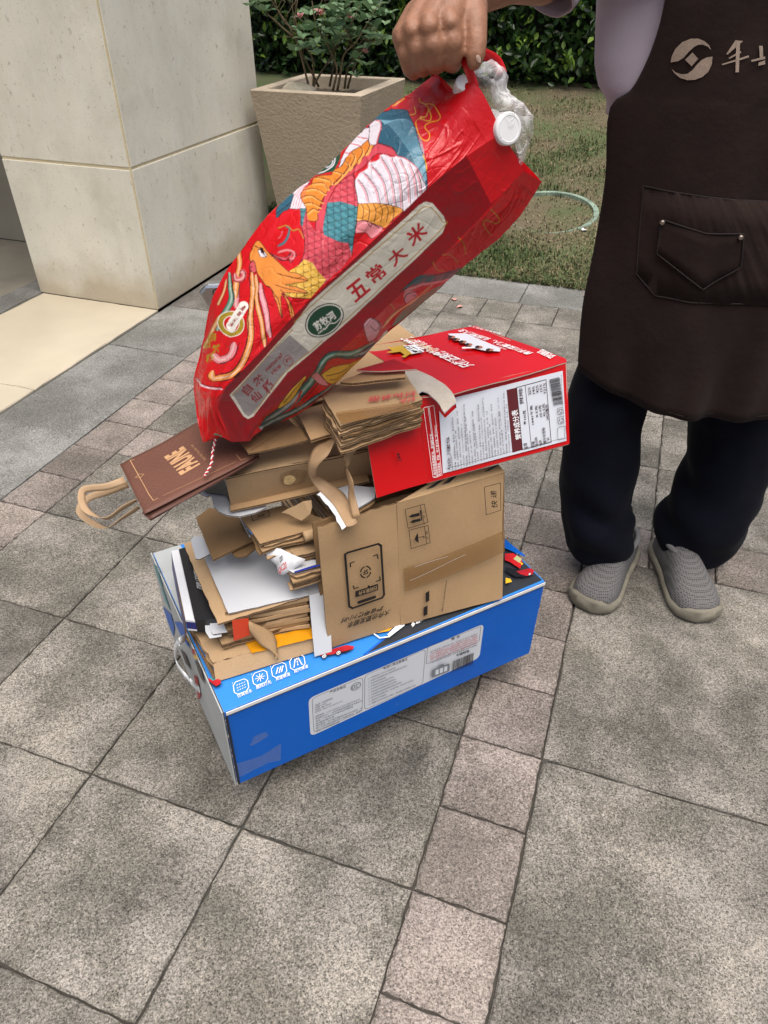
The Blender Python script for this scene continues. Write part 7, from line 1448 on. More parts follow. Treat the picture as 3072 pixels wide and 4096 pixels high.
me.loops.add(F4.size); me.loops.foreach_set('vertex_index', F4.astype(np.int32).ravel()); me.polygons.add(len(F4)); me.polygons.foreach_set('loop_start', np.arange(0, F4.size, 4, dtype=np.int32)); 
me.polygons.foreach_set('use_smooth', np.ones(len(F4), bool)); me.update(calc_edges=True); me.validate()
ca = me.color_attributes.new('print', 'FLOAT_COLOR', 'POINT'); ca.data.foreach_set('color', colr.ravel())
m_sack = bpy.data.materials.new('printed_weave'); m_sack.use_nodes = True; n = m_sack.node_tree.nodes; l = m_sack.node_tree.links; p = n['Principled BSDF']
at = n.new('ShaderNodeAttribute'); at.attribute_name = 'print'; l.new(at.outputs['Color'], p.inputs['Base Color'])
p.inputs['Roughness'].default_value = .30; p.inputs['Specular IOR Level'].default_value = .5
tcn = n.new('ShaderNodeTexCoord'); nz1 = n.new('ShaderNodeTexNoise'); nz1.inputs['Scale'].default_value = 45; nz1.inputs['Detail'].default_value = 5; nz1.inputs['Roughness'].default_value = .6; l.new(tcn.outputs['Object'], nz1.inputs['Vector'])
b1_ = n.new('ShaderNodeBump'); b1_.inputs['Strength'].default_value = .32; b1_.inputs['Distance'].default_value = .004; l.new(nz1.outputs['Fac'], b1_.inputs['Height'])
nz2 = n.new('ShaderNodeTexNoise'); nz2.inputs['Scale'].default_value = 320; nz2.inputs['Detail'].default_value = 2; l.new(tcn.outputs['Object'], nz2.inputs['Vector'])
b2_ = n.new('ShaderNodeBump'); b2_.inputs['Strength'].default_value = .25; b2_.inputs['Distance'].default_value = .001; l.new(nz2.outputs['Fac'], b2_.inputs['Height']); l.new(b1_.outputs[0], b2_.inputs['Normal']); l.new(b2_.outputs[0], p.inputs['Normal'])
me.materials.append(m_sack); o = bpy.data.objects.new('weave', me); COL.objects.link(o); o.parent = sack
m_redfilm = M('red_weave', srgb(*INK['R2']), .32, .06, 20, .4, 60, spec=.5, bdist=.003)
# closed seam at the lower end
row0 = [V(q) for q in PV[0]]; c0_ = sum(row0, V()) / len(row0); mb = MB(); mb.add(row0 + [c0_ + V((0, 0, .004))], [(i, (i + 1) % len(row0), len(row0)) for i in range(len(row0))]); mb.build('bottom_seam', m_redfilm, sack, smooth=True)
def strap(name, pts, w, n=24):
    P = [V(p) for p in catmull(pts, n)]; rows = []
    ax = V((.55, -.25, .8)).normalized()
    for i, p in enumerate(P):
        t = (P[min(i + 1, n - 1)] - P[max(i - 1, 0)]).normalized(); d = (ax.cross(t)).cross(t); d = d.normalized() if d.length > 1e-6 else ax
        rows.append([p - d * w / 2, p, p + d * w / 2])
    return MB().grid(rows).build(name, m_redfilm, sack, smooth=True, solid=.0012)
strap('handle', G['strap1'], .011); strap('handle', G['strap2'], .014)
# red and white cord
sp = catmull(G['string'], 90)
cordp = empty('cord', tuple(sp[-1]), 'short red and white twisted cord hanging from the rice sack tip onto the paper bag', 'cord')
for ph, m_ in ((0, M('cord_red', srgb(190, 30, 40), .8)), (math.pi, M('cord_white', srgb(226, 220, 216), .8))):
    MB().tube([V(p_) + V((math.cos(i * .55 + ph), .3 * math.sin(i * .55 + ph), math.sin(i * .55 + ph))) * .0012 for i, p_ in enumerate(sp)], .0012, 6).build('strand', m_, cordp, smooth=True)
# ---- bottles and clear bag in the mouth of the sack
def film_mat(name, alpha, col=(.97, .97, .98)):
    m = bpy.data.materials.new(name); m.use_nodes = True; n = m.node_tree.nodes; l = m.node_tree.links; p = n['Principled BSDF']
    p.inputs['Base Color'].default_value = (*col, 1); p.inputs['Roughness'].default_value = .32; p.inputs['Subsurface Weight'].default_value = .3; p.inputs['Subsurface Radius'].default_value = (.02, .02, .02); p.inputs['Specular IOR Level'].default_value = .5; p.inputs['Transmission Weight'].default_value = 0
    tc = n.new('ShaderNodeTexCoord'); t = n.new('ShaderNodeTexNoise'); t.inputs['Scale'].default_value = 60; t.inputs['Detail'].default_value = 6; l.new(tc.outputs['Object'], t.inputs['Vector'])
    b = n.new('ShaderNodeBump'); b.inputs['Strength'].default_value = .5; b.inputs['Distance'].default_value = .004; l.new(t.outputs['Fac'], b.inputs['Height']); l.new(b.outputs[0], p.inputs['Normal'])
    t2 = n.new('ShaderNodeTexNoise'); t2.inputs['Scale'].default_value = 34; t2.inputs['Detail'].default_value = 4; l.new(tc.outputs['Object'], t2.inputs['Vector'])
    mr = n.new('ShaderNodeMapRange'); mr.inputs['From Min'].default_value = .38; mr.inputs['From Max'].default_value = .62; mr.inputs['To Min'].default_value = alpha * .35; mr.inputs['To Max'].default_value = min(1, alpha * 1.5); l.new(t2.outputs['Fac'], mr.inputs['Value'])
    tr = n.new('ShaderNodeBsdfTransparent'); mx = n.new('ShaderNodeMixShader'); l.new(mr.outputs[0], mx.inputs[0]); l.new(tr.outputs[0], mx.inputs[1]); l.new(p.outputs[0], mx.inputs[2]); l.new(mx.outputs[0], n['Material Output'].inputs['Surface'])
    return m
FQ = np.array(G['film']); fr_ = np.stack([catmull(FQ[:, i], 60) for i in range(6)], 1); rows = []
for i in range(60):
    rr = catmull(fr_[i], 40); row = []
    for j, q in enumerate(rr):
        q = V(q); nn = V((.25, -.9, .35)); h = abs(fnoise(q, 34, 2)) * .013 + abs(fnoise(q, 80, 5)) * .008 - .004
        row.append(q + nn * h + V((fnoise(q, 60, 7), fnoise(q, 60, 8), fnoise(q, 60, 9))) * .004)
    rows.append(row)
fo = MB().grid(rows).build('plastic_bag', film_mat('clear_film', .38), None, smooth=False); tag(fo, 'crumpled clear plastic bag bulging out of the rice sack mouth', 'plastic bag')
m_cap = M('white_cap', (.80, .80, .80), .38, .02, 10, spec=.5); m_bottle = M('milky_bottle', (.70, .70, .68), .35, spec=.5)
def bottle(c, ax, r, label):
    c, ax = V(c), V(ax).normalized(); e = empty('plastic_bottle', c - ax * .12, label, 'bottle')
    MB().tube([c - ax * .014, c - ax * .0005, c + ax * .0015, c + ax * .0022], [r, r, r * .97, r * .90], 40).build('cap', m_cap, e, smooth=False, bevel=.0008)
    rim = MB(); rim.tube(ring(c + ax * .002, ax.orthogonal().normalized() * r * .8, ax.cross(ax.orthogonal()).normalized() * r * .8, 36) + [c + ax * .002 + ax.orthogonal().normalized() * r * .8], .0008, 6); rim.build('cap_ridge', m_cap, e, smooth=True)
    MB().tube([c - ax * .014, c - ax * .022, c - ax * .04, c - ax * .10], [r * .85, r * .88, r * 1.25, r * 1.3], 28).build('bottle_body', m_bottle, e, smooth=True)
bottle(G['cap1'], (.42, -.86, .18), .0195, 'bottle with wide round white cap showing at the rice sack mouth')
bottle(G['cap2'], (.15, -.75, .65), .0105, 'bottle with small white cap seen through the sack handle hole')

# ================================================================ person
def capsule_chain(mb, pts, seg=14):
    """Overlapping tapered capsules along (x, y, z, r); later fused into one skin."""
    for a, b in zip(pts[:-1], pts[1:]):
        A, B_ = V(a[:3]), V(b[:3]); ra, rb = a[3], b[3]; d = B_ - A; L = d.length
        if L < 1e-6: continue
        d.normalize(); P, R = [], []
        for k in range(4): t = -math.cos(k / 4 * math.pi / 2); P.append(A + d * (t * ra)); R.append(max(1e-4, ra * math.sqrt(max(0, 1 - t * t))))
        P.append(A); R.append(ra); P.append(B_); R.append(rb)
        for k in range(1, 5): t = math.sin(k / 4 * math.pi / 2); P.append(B_ + d * (t * rb)); R.append(max(1e-4, rb * math.sqrt(max(0, 1 - t * t))))
        mb.tube(P, R, seg)
def ell(mb, c, r, seg=20):
    c = V(c); P = []; n = 12
    rows = []
    for i in range(n + 1):
        t = math.pi * i / n; rows.append([c + V((r[0] * math.sin(t) * math.cos(2 * math.pi * k / seg), r[1] * math.sin(t) * math.sin(2 * math.pi * k / seg), -r[2] * math.cos(t))) for k in range(seg)])
    mb.grid(rows, closed=True)
def fuse(o, voxel, smooth, keep=None):
    bpy.context.view_layer.objects.active = o
    md = o.modifiers.new('fuse', 'REMESH'); md.mode = 'VOXEL'; md.voxel_size = voxel; md.use_smooth_shade = True
    md2 = o.modifiers.new('soft', 'SMOOTH'); md2.factor = .5; md2.iterations = smooth
    dg = bpy.context.evaluated_depsgraph_get(); me = bpy.data.meshes.new_from_object(o.evaluated_get(dg)); mats = list(o.data.materials)
    o.modifiers.clear(); o.data = me; me.materials.clear()
    for m in mats: me.materials.append(m)
    me.polygons.foreach_set('use_smooth', [True] * len(me.polygons)); me.polygons.foreach_set('material_index', [0] * len(me.polygons))
def skin_mat():
    m = M('skin', (.30, .143, .082), .50, .22, 40, .55, 140, spec=.4, bdist=.0022, coords='World', grain=.10, gscale=240)
    p = m.node_tree.nodes['Principled BSDF']; p.inputs['Subsurface Weight'].default_value = .08; p.inputs['Subsurface Radius'].default_value = (.006, .002, .001); p.inputs['Subsurface Scale'].default_value = 1.0
    return m
m_skin = skin_mat()
CX, CYB = .72, 1.50
person = empty('person', (CX, 1.46, 0), 'person in dark brown apron, lavender shirt and navy trousers lifting the rice sack', 'person')
mb = MB()
for ch in G['hand']: capsule_chain(mb, ch)
# the rest of the body: upper arm, shoulders, torso, neck, head, far arm, legs
el_ = G['hand'][0][0]
sl_ = G['sleeve']; capsule_chain(mb, [el_, (*sl_[1][:3], .040), (*sl_[2][:3], .046), (.50, 1.48, 1.35, .050)])
capsule_chain(mb, [(.50, 1.48, 1.345, .055), (CX, 1.50, 1.36, .07), (.94, 1.50, 1.345, .055)])
capsule_chain(mb, [(.94, 1.50, 1.345, .055), (1.0, 1.50, 1.08, .043), (.97, 1.40, .86, .033)])
capsule_chain(mb, [(.97, 1.40, .86, .033), (.955, 1.375, .80, .03), (.94, 1.36, .73, .018)])
ell(mb, (CX, 1.50, 1.20), (.165, .105, .20)); ell(mb, (CX, 1.50, .95), (.155, .105, .18))
capsule_chain(mb, [(CX, 1.50, 1.38, .055), (CX, 1.485, 1.47, .052)])
ell(mb, (CX, 1.475, 1.575), (.074, .092, .112)); ell(mb, (CX, 1.455, 1.525), (.055, .07, .07))
capsule_chain(mb, [(CX, 1.385, 1.585, .010), (CX, 1.372, 1.56, .014), (CX, 1.378, 1.552, .013)])
for s in (-1, 1): ell(mb, (CX + s * .076, 1.49, 1.57), (.010, .022, .032))
for k, (lg, ank) in enumerate((('leg_r', (.665, 1.515, .08, .04)), ('leg_l', (.785, 1.545, .08, .04)))):
    hx = CX + (-.085 if k == 0 else .085); r3 = G[lg][4 if k else 5]
    r8 = G[lg][8]; capsule_chain(mb, [(hx, 1.52, .86, .075), (r3[0], r3[1] + .01, r3[2], .045), (r8[0], r8[1] + .02, r8[2], .035), (r8[0], r8[1] + .02, .09, .03)])
    a, b = V(G['feet'][k][:3]), V(G['feet'][k][3:]); capsule_chain(mb, [(*(lerp(a, b, .85) + V((0, 0, .045))), .03), (*(lerp(a, b, .3) + V((0, 0, .035))), .025)])
body = mb.build('body', m_skin, person); fuse(body, .0031, 2)
nq = C('nail'); o_ = MB(); ex, ey = (nq[1] - nq[0]), (nq[2] - nq[0])
nl_ = ex.cross(ey).normalized(); nl_ = nl_ if nl_.y < 0 else -nl_
rows = [[nq[0] + ex * (-1 + 2 * i / 6) * .75 * math.sqrt(max(.05, 1 - (abs(j / 6 - .5) * 1.7) ** 2)) + ey * (-.75 + 1.5 * j / 6) + nl_ * (.0035 - .002 * (i / 3 - 1) ** 2) for i in range(7)] for j in range(7)]
o_.grid(rows); o_.build('thumbnail', M('nail', (.62, .44, .34), .3, .05, 60), person, smooth=True)
for s in (-1, 1):
    em = MB(); ell(em, (CX + s * .031, 1.398, 1.59), (.013, .008, .008), 12); em.build('eye', M('eye_dark', (.05, .035, .03), .2), person, smooth=True)
mm_ = MB(); mm_.tube([(CX - .024, 1.392, 1.515), (CX, 1.386, 1.513), (CX + .024, 1.392, 1.515)], .005, 8); mm_.build('mouth', M('lips', (.35, .12, .09), .5), person, smooth=True)
hm = MB(); ell(hm, (CX, 1.492, 1.600), (.082, .092, .098)); hm.build('hair', M('black_hair', (.02, .018, .017), .6, .3, 80, .6, 200), person, smooth=True)

# ---- trousers: two tapering legs with soft folds
m_trouser = M('navy_trouser_cloth', (.0040, .0048, .0095), .85, .2, 20, .15, 500, spec=.08, sheen=.02, coords='World')
def leg_loft(rings, seed):
    R_ = catmull(np.array(rings), 56); rows = []
    for i, (x, y, z, w, d) in enumerate(R_):
        row = []
        for k in range(48):
            a = 2 * math.pi * k / 48; p = V((x + math.cos(a) * w, y + math.sin(a) * d, z))
            low = max(0.0, 1 - abs(z - .17) / .22)
            f = .006 * fnoise((a_ := math.cos(a) * 2, math.sin(a) * 2, z * 6), 1.0, seed) + low * .012 * math.sin(z * 46 + 2.6 * math.sin(a + seed) + seed) * (.5 + .5 * math.sin(a * 1.5 + seed)) + .013 * fnoise((math.cos(a) * 1.2, math.sin(a) * 1.2, z * 14), 1.0, seed + 4) * low
            row.append(p + V((math.cos(a), math.sin(a), 0)) * f)
        rows.append(row)
    return rows
tmb = MB()
tro = empty('trousers', (0, 0, 0)); tro.parent = person; tro.location = (0, 0, 0)
for lg, sd_ in (('leg_r', 1.3), ('leg_l', 3.1)):
    MB().grid(leg_loft(G[lg], sd_), closed=True).build('trouser_leg', m_trouser, tro, smooth=True, solid=.003)
hip = MB(); rows = []
for z, w, d in ((.72, .21, .125), (.78, .215, .13), (.86, .205, .128), (.93, .19, .12), (.98, .185, .115)):
    rows.append([V((CX + .005 + math.cos(2 * math.pi * k / 40) * w, 1.51 + math.sin(2 * math.pi * k / 40) * d, z)) for k in range(40)])
hip.grid(rows, closed=True); hip.build('trouser_seat', m_trouser, tro, smooth=True)

# ---- shirt with short sleeves
m_shirt = M('lavender_shirt_cloth', srgb(166, 156, 167), .85, .05, 12, .2, 300, spec=.15, sheen=.1, coords='World')
shirt = MB(); TL = catmull(G['torso_l'], 30); rows = []
zz = list(np.linspace(1.40, 1.12, 26)); tl = sorted(G['torso_l'], key=lambda p: p[2]); tz = [p[2] for p in tl]; txl = [p[0] for p in tl]
for z in zz:
    xl = float(np.interp(z, tz, txl)); w = CX - xl; 
    if z > 1.33: w *= max(.25, 1 - (z - 1.33) * 9)
    row = []
    for k in range(64):
        a = 2 * math.pi * k / 64; f = .010 * math.sin(3 * a + 9 * z) * max(0, math.sin(a * 2)) + .012 * fnoise((math.cos(a) * 2.5, math.sin(a) * 2.5, z * 5), 1, 2)
        row.append(V((CX + math.cos(a) * (w + f), 1.50 + math.sin(a) * (.128 + f), z)))
    rows.append(row)
for dz, sh in ((-.012, .93), (-.02, .78), (-.015, .6)):
    rows.append([V((CX + (p.x - CX) * sh, 1.50 + (p.y - 1.5) * sh, zz[-1] + dz)) for p in rows[25]])
so_ = shirt.grid(rows, closed=True).build('shirt', m_shirt, person, smooth=True, solid=.002)
def sleeve(pts, r_):
    P = catmull(pts, 22); rows = []
    for i, (x, y, z, r) in enumerate(P):
        c = V((x, y, z)); t = (V(P[min(i + 1, 21)][:3]) - V(P[max(i - 1, 0)][:3])).normalized(); u = t.orthogonal().normalized(); w = t.cross(u)
        rows.append([c + (u * math.cos(a) + w * math.sin(a)) * (r + .006 * fnoise((math.cos(a) * 2, math.sin(a) * 2, i * .25), 1, r_)) for a in np.linspace(0, 2 * math.pi, 40, endpoint=False)])
    return MB().grid(rows, closed=True).build('sleeve', m_shirt, so_, smooth=True, solid=.0025)
sleeve(G['sleeve'] + ((.55, 1.49, 1.34, .085),), 1.0); sleeve(((1.005, 1.5, 1.10, .07), (.985, 1.5, 1.2, .075), (.95, 1.5, 1.32, .08), (.88, 1.49, 1.34, .085)), 2.0)
col_ = MB(); rows = [[V((CX + math.cos(a) * r, 1.50 + math.sin(a) * r, z)) for a in np.linspace(0, 2 * math.pi, 30, endpoint=False)] for z, r in ((1.39, .085), (1.41, .07), (1.43, .066))]; col_.grid(rows, closed=True).build('collar', m_shirt, so_, smooth=True, solid=.003)
# shirt pocket tab and placket stitching seen beside the bib
# ---- apron
m_apron = M('dark_brown_apron_cloth', srgb(42, 32, 29), .88, .10, 10, .22, 34, spec=.10, sheen=.03, coords='World', bdist=.010, detail=3.0)
m_stitch = M('apron_stitch', srgb(34, 26, 24), .85)
AL = catmull(G['apron'], 70); hem = np.array(G['hem']); YF = 1.335
def hem_drop(s):   # s 0 at the left edge .. 1 at the middle: extra fall of the hem below the last row
    return float(np.interp(s, (0, .3, .5, 1), (.010, .045, .057, .070)))
rows = []; NS = 90
for i, (xl, yl, z) in enumerate(AL):
    row = []; tt_ = i / 69; w = CX - xl
    for j in range(NS + 1):
        q = -1 + 2 * j / NS; a = abs(q)
        below = max(0.0, (.95 - z) / .4); fold = (.013 * math.sin(q * 11 + z * 3.5) + .008 * math.sin(q * 21 - z * 6 + 1)) * below * (1 - a ** 6) + .007 * abs(fnoise((q * 2.2 + z * 2, z * 6 - q * 3, 9), 1.0)) + .006 * fnoise((q * 3, z * 5, 1), 1.3) + .004 * fnoise((q * 7, z * 9, 4), 1.0)
        yf = YF + .03 * max(0, (z - 1.05)) * 1.2
        y = yf + (yl - yf) * (a ** 2.6) + fold
        zz_ = z - (hem_drop(1 - a) * max(0.0, (tt_ - .62) / .38) ** 1.2)
        row.append(V((CX + q * w, y, zz_)))
    rows.append(row)
apron = MB().grid(rows).build('apron', m_apron, person, smooth=True, solid=.0022)
for q in (-1, 1):   # hems along the sides, neck strap
    j = 0 if q < 0 else NS
    MB().tube([r[j] for r in rows[::2]], .0022, 6).build('side_hem', m_stitch, apron, smooth=True)
MB().tube([r + V((0, -.0012, .009)) for r in rows[-1][::2]], .0010, 5).build('hem_stitch', m_stitch, apron, smooth=True)
for s in (-1, 1): ribbon('neck_strap', [rows[0][2 if s < 0 else NS - 2], V((CX + s * .13, 1.43, 1.40)), V((CX + s * .075, 1.50, 1.435)), V((CX, 1.56, 1.43))], .025, m_apron, apron, 16)
apr_bvh = BVHTree.FromPolygons([p for r in rows for p in r], [(i * (NS + 1) + j, i * (NS + 1) + j + 1, (i + 1) * (NS + 1) + j + 1, (i + 1) * (NS + 1) + j) for i in range(69) for j in range(NS)])
def on_apron(p, lift=.004):
    h = apr_bvh.ray_cast(V((p.x, .9, p.z)), V((0, 1, 0))); return (h[0] + V((0, -lift, 0))) if h[0] else p
def cloth_patch(poly, name, lift, parent, mat, th=.002, bulge=.0):
    """A sewn-on patch that follows the apron."""
    P = [V(p) for p in poly]; bm_ = bmesh.new(); out = []
    for i in range(len(P)):
        a, b = P[i], P[(i + 1) % len(P)]; m = max(1, int((b - a).length / .012))
        for k in range(m): out.append(lerp(a, b, k / m))
    f = bm_.faces.new([bm_.verts.new(q) for q in out]); bmesh.ops.triangulate(bm_, faces=[f])
    for _ in range(2): bmesh.ops.subdivide_edges(bm_, edges=[e for e in bm_.edges if e.calc_length() > .018], cuts=1)
    bmesh.ops.triangulate(bm_, faces=bm_.faces[:]); bm_.verts.index_update()
    c = sum(P, V()) / len(P); rad = max((p - c).length for p in P)
    mb = MB(); vs = []
    for v in bm_.verts: vs.append(on_apron(v.co, lift + bulge * max(0, 1 - ((v.co - c).length / rad) ** 2) + .002 * fnoise(v.co, 20, 3)))
    fs = [tuple(v.index for v in f.verts) for f in bm_.faces]
    if (vs[fs[0][1]] - vs[fs[0][0]]).cross(vs[fs[0][2]] - vs[fs[0][0]]).y > 0: fs = [f[::-1] for f in fs]
    mb.add(vs, fs); bm_.free(); o = mb.build(name, mat, parent, smooth=True, solid=th)
    ed = [on_apron(q, lift + .0012) for q in out]; 
    MB().tube(ed + [ed[0]], .0014, 5).build('seam', m_stitch, o, smooth=True)
    return o
pk_ = cloth_patch([V((min(p[0], CX + .3), p[1], p[2])) for p in G['pocket'][:3]] + [V((2 * CX - G['pocket'][2][0], 0, G['pocket'][2][2])), V((2 * CX - G['pocket'][1][0], 0, G['pocket'][1][2])), V((2 * CX - G['pocket'][0][0], 0, G['pocket'][0][2])), V((CX, 0, G['pocket'][0][2] - .012))], 'pocket', .0035, apron, m_apron, bulge=.003)
pk2 = cloth_patch(G['pocket2'], 'pocket_patch', .0105, apron, m_apron, bulge=.001)
for r in G['rivets']:
    p = on_apron(V(r), .0155); MB().tube([p + V((0, .006, 0)), p, p - V((0, .0016, 0))], [.0046, .0046, .003], 16).build('rivet', M('rivet_metal', (.34, .28, .24), .45, metal=1.0), apron, smooth=True)
seam = [on_apron(V(p), .002) for p in [(.395, 0, 1.12), (.44, 0, 1.08), (.475, 0, 1.03), (.51, 0, .985)]]
# printed emblem
m_emb = M('emblem_ink', srgb(158, 140, 124), .8, .12, 40, grain=.25, gscale=500)
pe = Print((0, -1, 0), .0003, .0001, warp=lambda p: on_apron(p, .0045))
def dense(pts, n=6):
    P = [V(p) for p in pts]; return [lerp(P[i], P[(i + 1) % len(P)], k / n) for i in range(len(P)) for k in range(n)]
def ink_poly(pts):
    bm_ = bmesh.new(); f = bm_.faces.new([bm_.verts.new(q) for q in dense(pts, 3)]); bmesh.ops.triangulate(bm_, faces=[f]); bm_.verts.index_update()
    pe.put([v.co.copy() for v in bm_.verts], [tuple(v.index for v in f.verts) for f in bm_.faces], m_emb); bm_.free()
for k in ('logo1', 'logo2', 'logo3'): ink_poly(G[k])
for q in G['logo_f']: ink_poly(q)
pe.build(apron, 'emblem')

# ---- shoes
m_knit = bpy.data.materials.new('grey_knit'); m_knit.use_nodes = True; n = m_knit.node_tree.nodes; l = m_knit.node_tree.links; p = n['Principled BSDF']; p.inputs['Roughness'].default_value = .9
tc = n.new('ShaderNodeTexCoord'); vo = n.new('ShaderNodeTexVoronoi'); vo.inputs['Scale'].default_value = 190; vo.inputs['Randomness'].default_value = .12; l.new(tc.outputs['Object'], vo.inputs['Vector'])
rp_ = n.new('ShaderNodeValToRGB'); rp_.color_ramp.elements[0].position = .28; rp_.color_ramp.elements[0].color = (.04, .038, .037, 1); rp_.color_ramp.elements[1].position = .42; rp_.color_ramp.elements[1].color = (.145, .14, .138, 1); l.new(vo.outputs['Distance'], rp_.inputs[0]); l.new(rp_.outputs[0], p.inputs['Base Color'])
b = n.new('ShaderNodeBump'); b.inputs['Strength'].default_value = .6; b.inputs['Distance'].default_value = .002; l.new(vo.outputs['Distance'], b.inputs['Height']); l.new(b.outputs[0], p.inputs['Normal'])
m_knitplain = M('grey_knit_collar', (.17, .165, .165), .9, .1, 40, .3, 300)
m_sole = M('dirty_rubber_sole', (.20, .183, .14), .8, .28, 22, .25, 120)
def shoe(toe, heel, side, label):
    toe, heel = V(toe), V(heel); f = (toe - heel); L = .292; f.normalize(); mid = (toe + heel) / 2; heel = mid - f * (L / 2); s = V((-f.y, f.x, 0)) * side
    root = empty('shoe', (0, 0, 0)); root.parent = person; root.location = V((mid.x, mid.y, 0)) - person.location
    st = np.linspace(0, 1, 30)
    wid = lambda t: float(np.interp(t, (0, .06, .2, .42, .62, .78, .9, .96, 1), (.020, .034, .042, .043, .052, .058, .051, .037, .014)))
    bend = lambda t: .010 * math.sin(max(0, t - .25) * 2.6)
    top = lambda t: float(np.interp(t, (0, .08, .25, .42, .55, .72, .88, .96, 1), (.085, .098, .106, .106, .098, .080, .066, .052, .034)))
    rows = []; srows = []
    for t in st:
        c = heel + f * (L * t) + s * bend(t); w = wid(t) * 1.02; h = top(t); row = []
        for k in range(25):
            a = math.pi * k / 24; e = math.copysign(abs(math.cos(a)) ** .75, math.cos(a))
            row.append(c + s * (e * w) + V((0, 0, .020 + (h - .020) * math.sin(a) ** .8)))
        rows.append(row)
    MB().grid(rows).build('knit_upper', m_knit, root, smooth=True, solid=.002)
    for t in st:
        c = heel + f * (L * (-.022 + 1.05 * t)) + s * bend(t); w = wid(t) + .009; hs = .022 + .009 * abs(t - .55) + .008 * (t > .93); wav = .002 * math.sin(t * 30)
        prof = ((-1, .004), (-1.04, .016), (-1.0, hs + wav), (-.90, hs + .003), (.90, hs + .003), (1.0, hs + wav), (1.04, .016), (1, .004), (.85, 0), (-.85, 0))
        srows.append([c + s * (x * w) + V((0, 0, z + (.012 * max(0, t - .86) / .14)**1.0 * .6)) for x, z in prof])
    mb = MB().grid(srows, closed=True); m0 = len(mb.v); np_ = 10
    mb.f.append(tuple(range(np_))[::-1]); mb.m.append(0); mb.f.append(tuple(m0 - np_ + k for k in range(np_))); mb.m.append(0)
    mb.build('sole', m_sole, root, smooth=True)
    cr_ = []
    for k in range(24):
        a = 2 * math.pi * k / 24; cr_.append(heel + f * (L * .28 + math.cos(a) * .062) + s * (math.sin(a) * .040) + V((0, 0, .098 - .006 * math.cos(a))))
    MB().tube(cr_ + [cr_[0]], .008, 8).build('collar', m_knitplain, root, smooth=True)
shoe(G['feet'][0][:3], G['feet'][0][3:], 1, ''); shoe(G['feet'][1][:3], G['feet'][1][3:], -1, '')

# ================================================================ planter, rose, hedge, lawn
m_stucco = M('beige_stucco', (.40, .325, .235), .9, .10, 6, 1.0, 70, spec=.2, bdist=.006, detail=3.0, coords='World')
m_rim = M('beige_stucco_worn', (.47, .395, .30), .9, .16, 9, .7, 90, spec=.2, bdist=.004, coords='World')
pu0, pu1, pv0, pv1, pz = -4.48, -2.73, 9.10, 11.06, .80
planter = empty('planter', gw((pu0 + pu1) / 2, (pv0 + pv1) / 2, 0), 'square tapered beige stucco planter beside the stone pillar', 'planter')
ins = .09 / TILE; rm = .062 / TILE; z0 = .02
def sq(d, z): return [gw(pu0 + d, pv0 + d, z), gw(pu1 - d, pv0 + d, z), gw(pu1 - d, pv1 - d, z), gw(pu0 + d, pv1 - d, z)]
def side_pts(d0, za, d1, zb, n=14):
    a, b = sq(d0, za), sq(d1, zb); rows = []
    for j in range(n + 1):
        q = [lerp(a[k], b[k], j / n) for k in range(4)]; rows.append([lerp(q[k], q[(k + 1) % 4], i / 12) for k in range(4) for i in range(12)])
    return rows
MB().grid(side_pts(ins, z0, 0, pz), closed=True).build('pot_wall', m_stucco, planter)
MB().grid([side_pts(0, pz, 0, pz, 1)[0], side_pts(.012, pz + .004, .012, pz + .004, 1)[0], side_pts(rm * .95, pz + .004, rm * .95, pz + .004, 1)[0], side_pts(rm, pz, rm, pz, 1)[0], side_pts(rm * 1.15, pz - .12, rm * 1.15, pz - .12, 1)[0]], closed=True).build('rim', m_rim, planter)
sm = MB(); g5 = [[bil(sq(rm, pz - .06), i / 20, j / 20) + V((0, 0, .018 * fnoise((i * .5, j * .5, 0), 1) + .012 * fnoise((i * 1.7, j * 1.7, 3), 1))) for i in range(21)] for j in range(21)]; sm.grid(g5).build('soil', m_soil, planter, smooth=True)
rk = gw(-3.95, 9.62, pz - .045); mb = MB(); ell(mb, rk + V((0, 0, .03)), (.10, .08, .05), 9)
rock = mb.build('stone', M('pale_stone', (.40, .36, .28), .9, .3, 14, .5, 40)); tag(rock, 'pale broken stone lying on the soil inside the planter', 'stone')
for v in rock.data.vertices: v.co += V((fnoise(v.co, 9, 1), fnoise(v.co, 9, 2), fnoise(v.co, 9, 3))) * .03

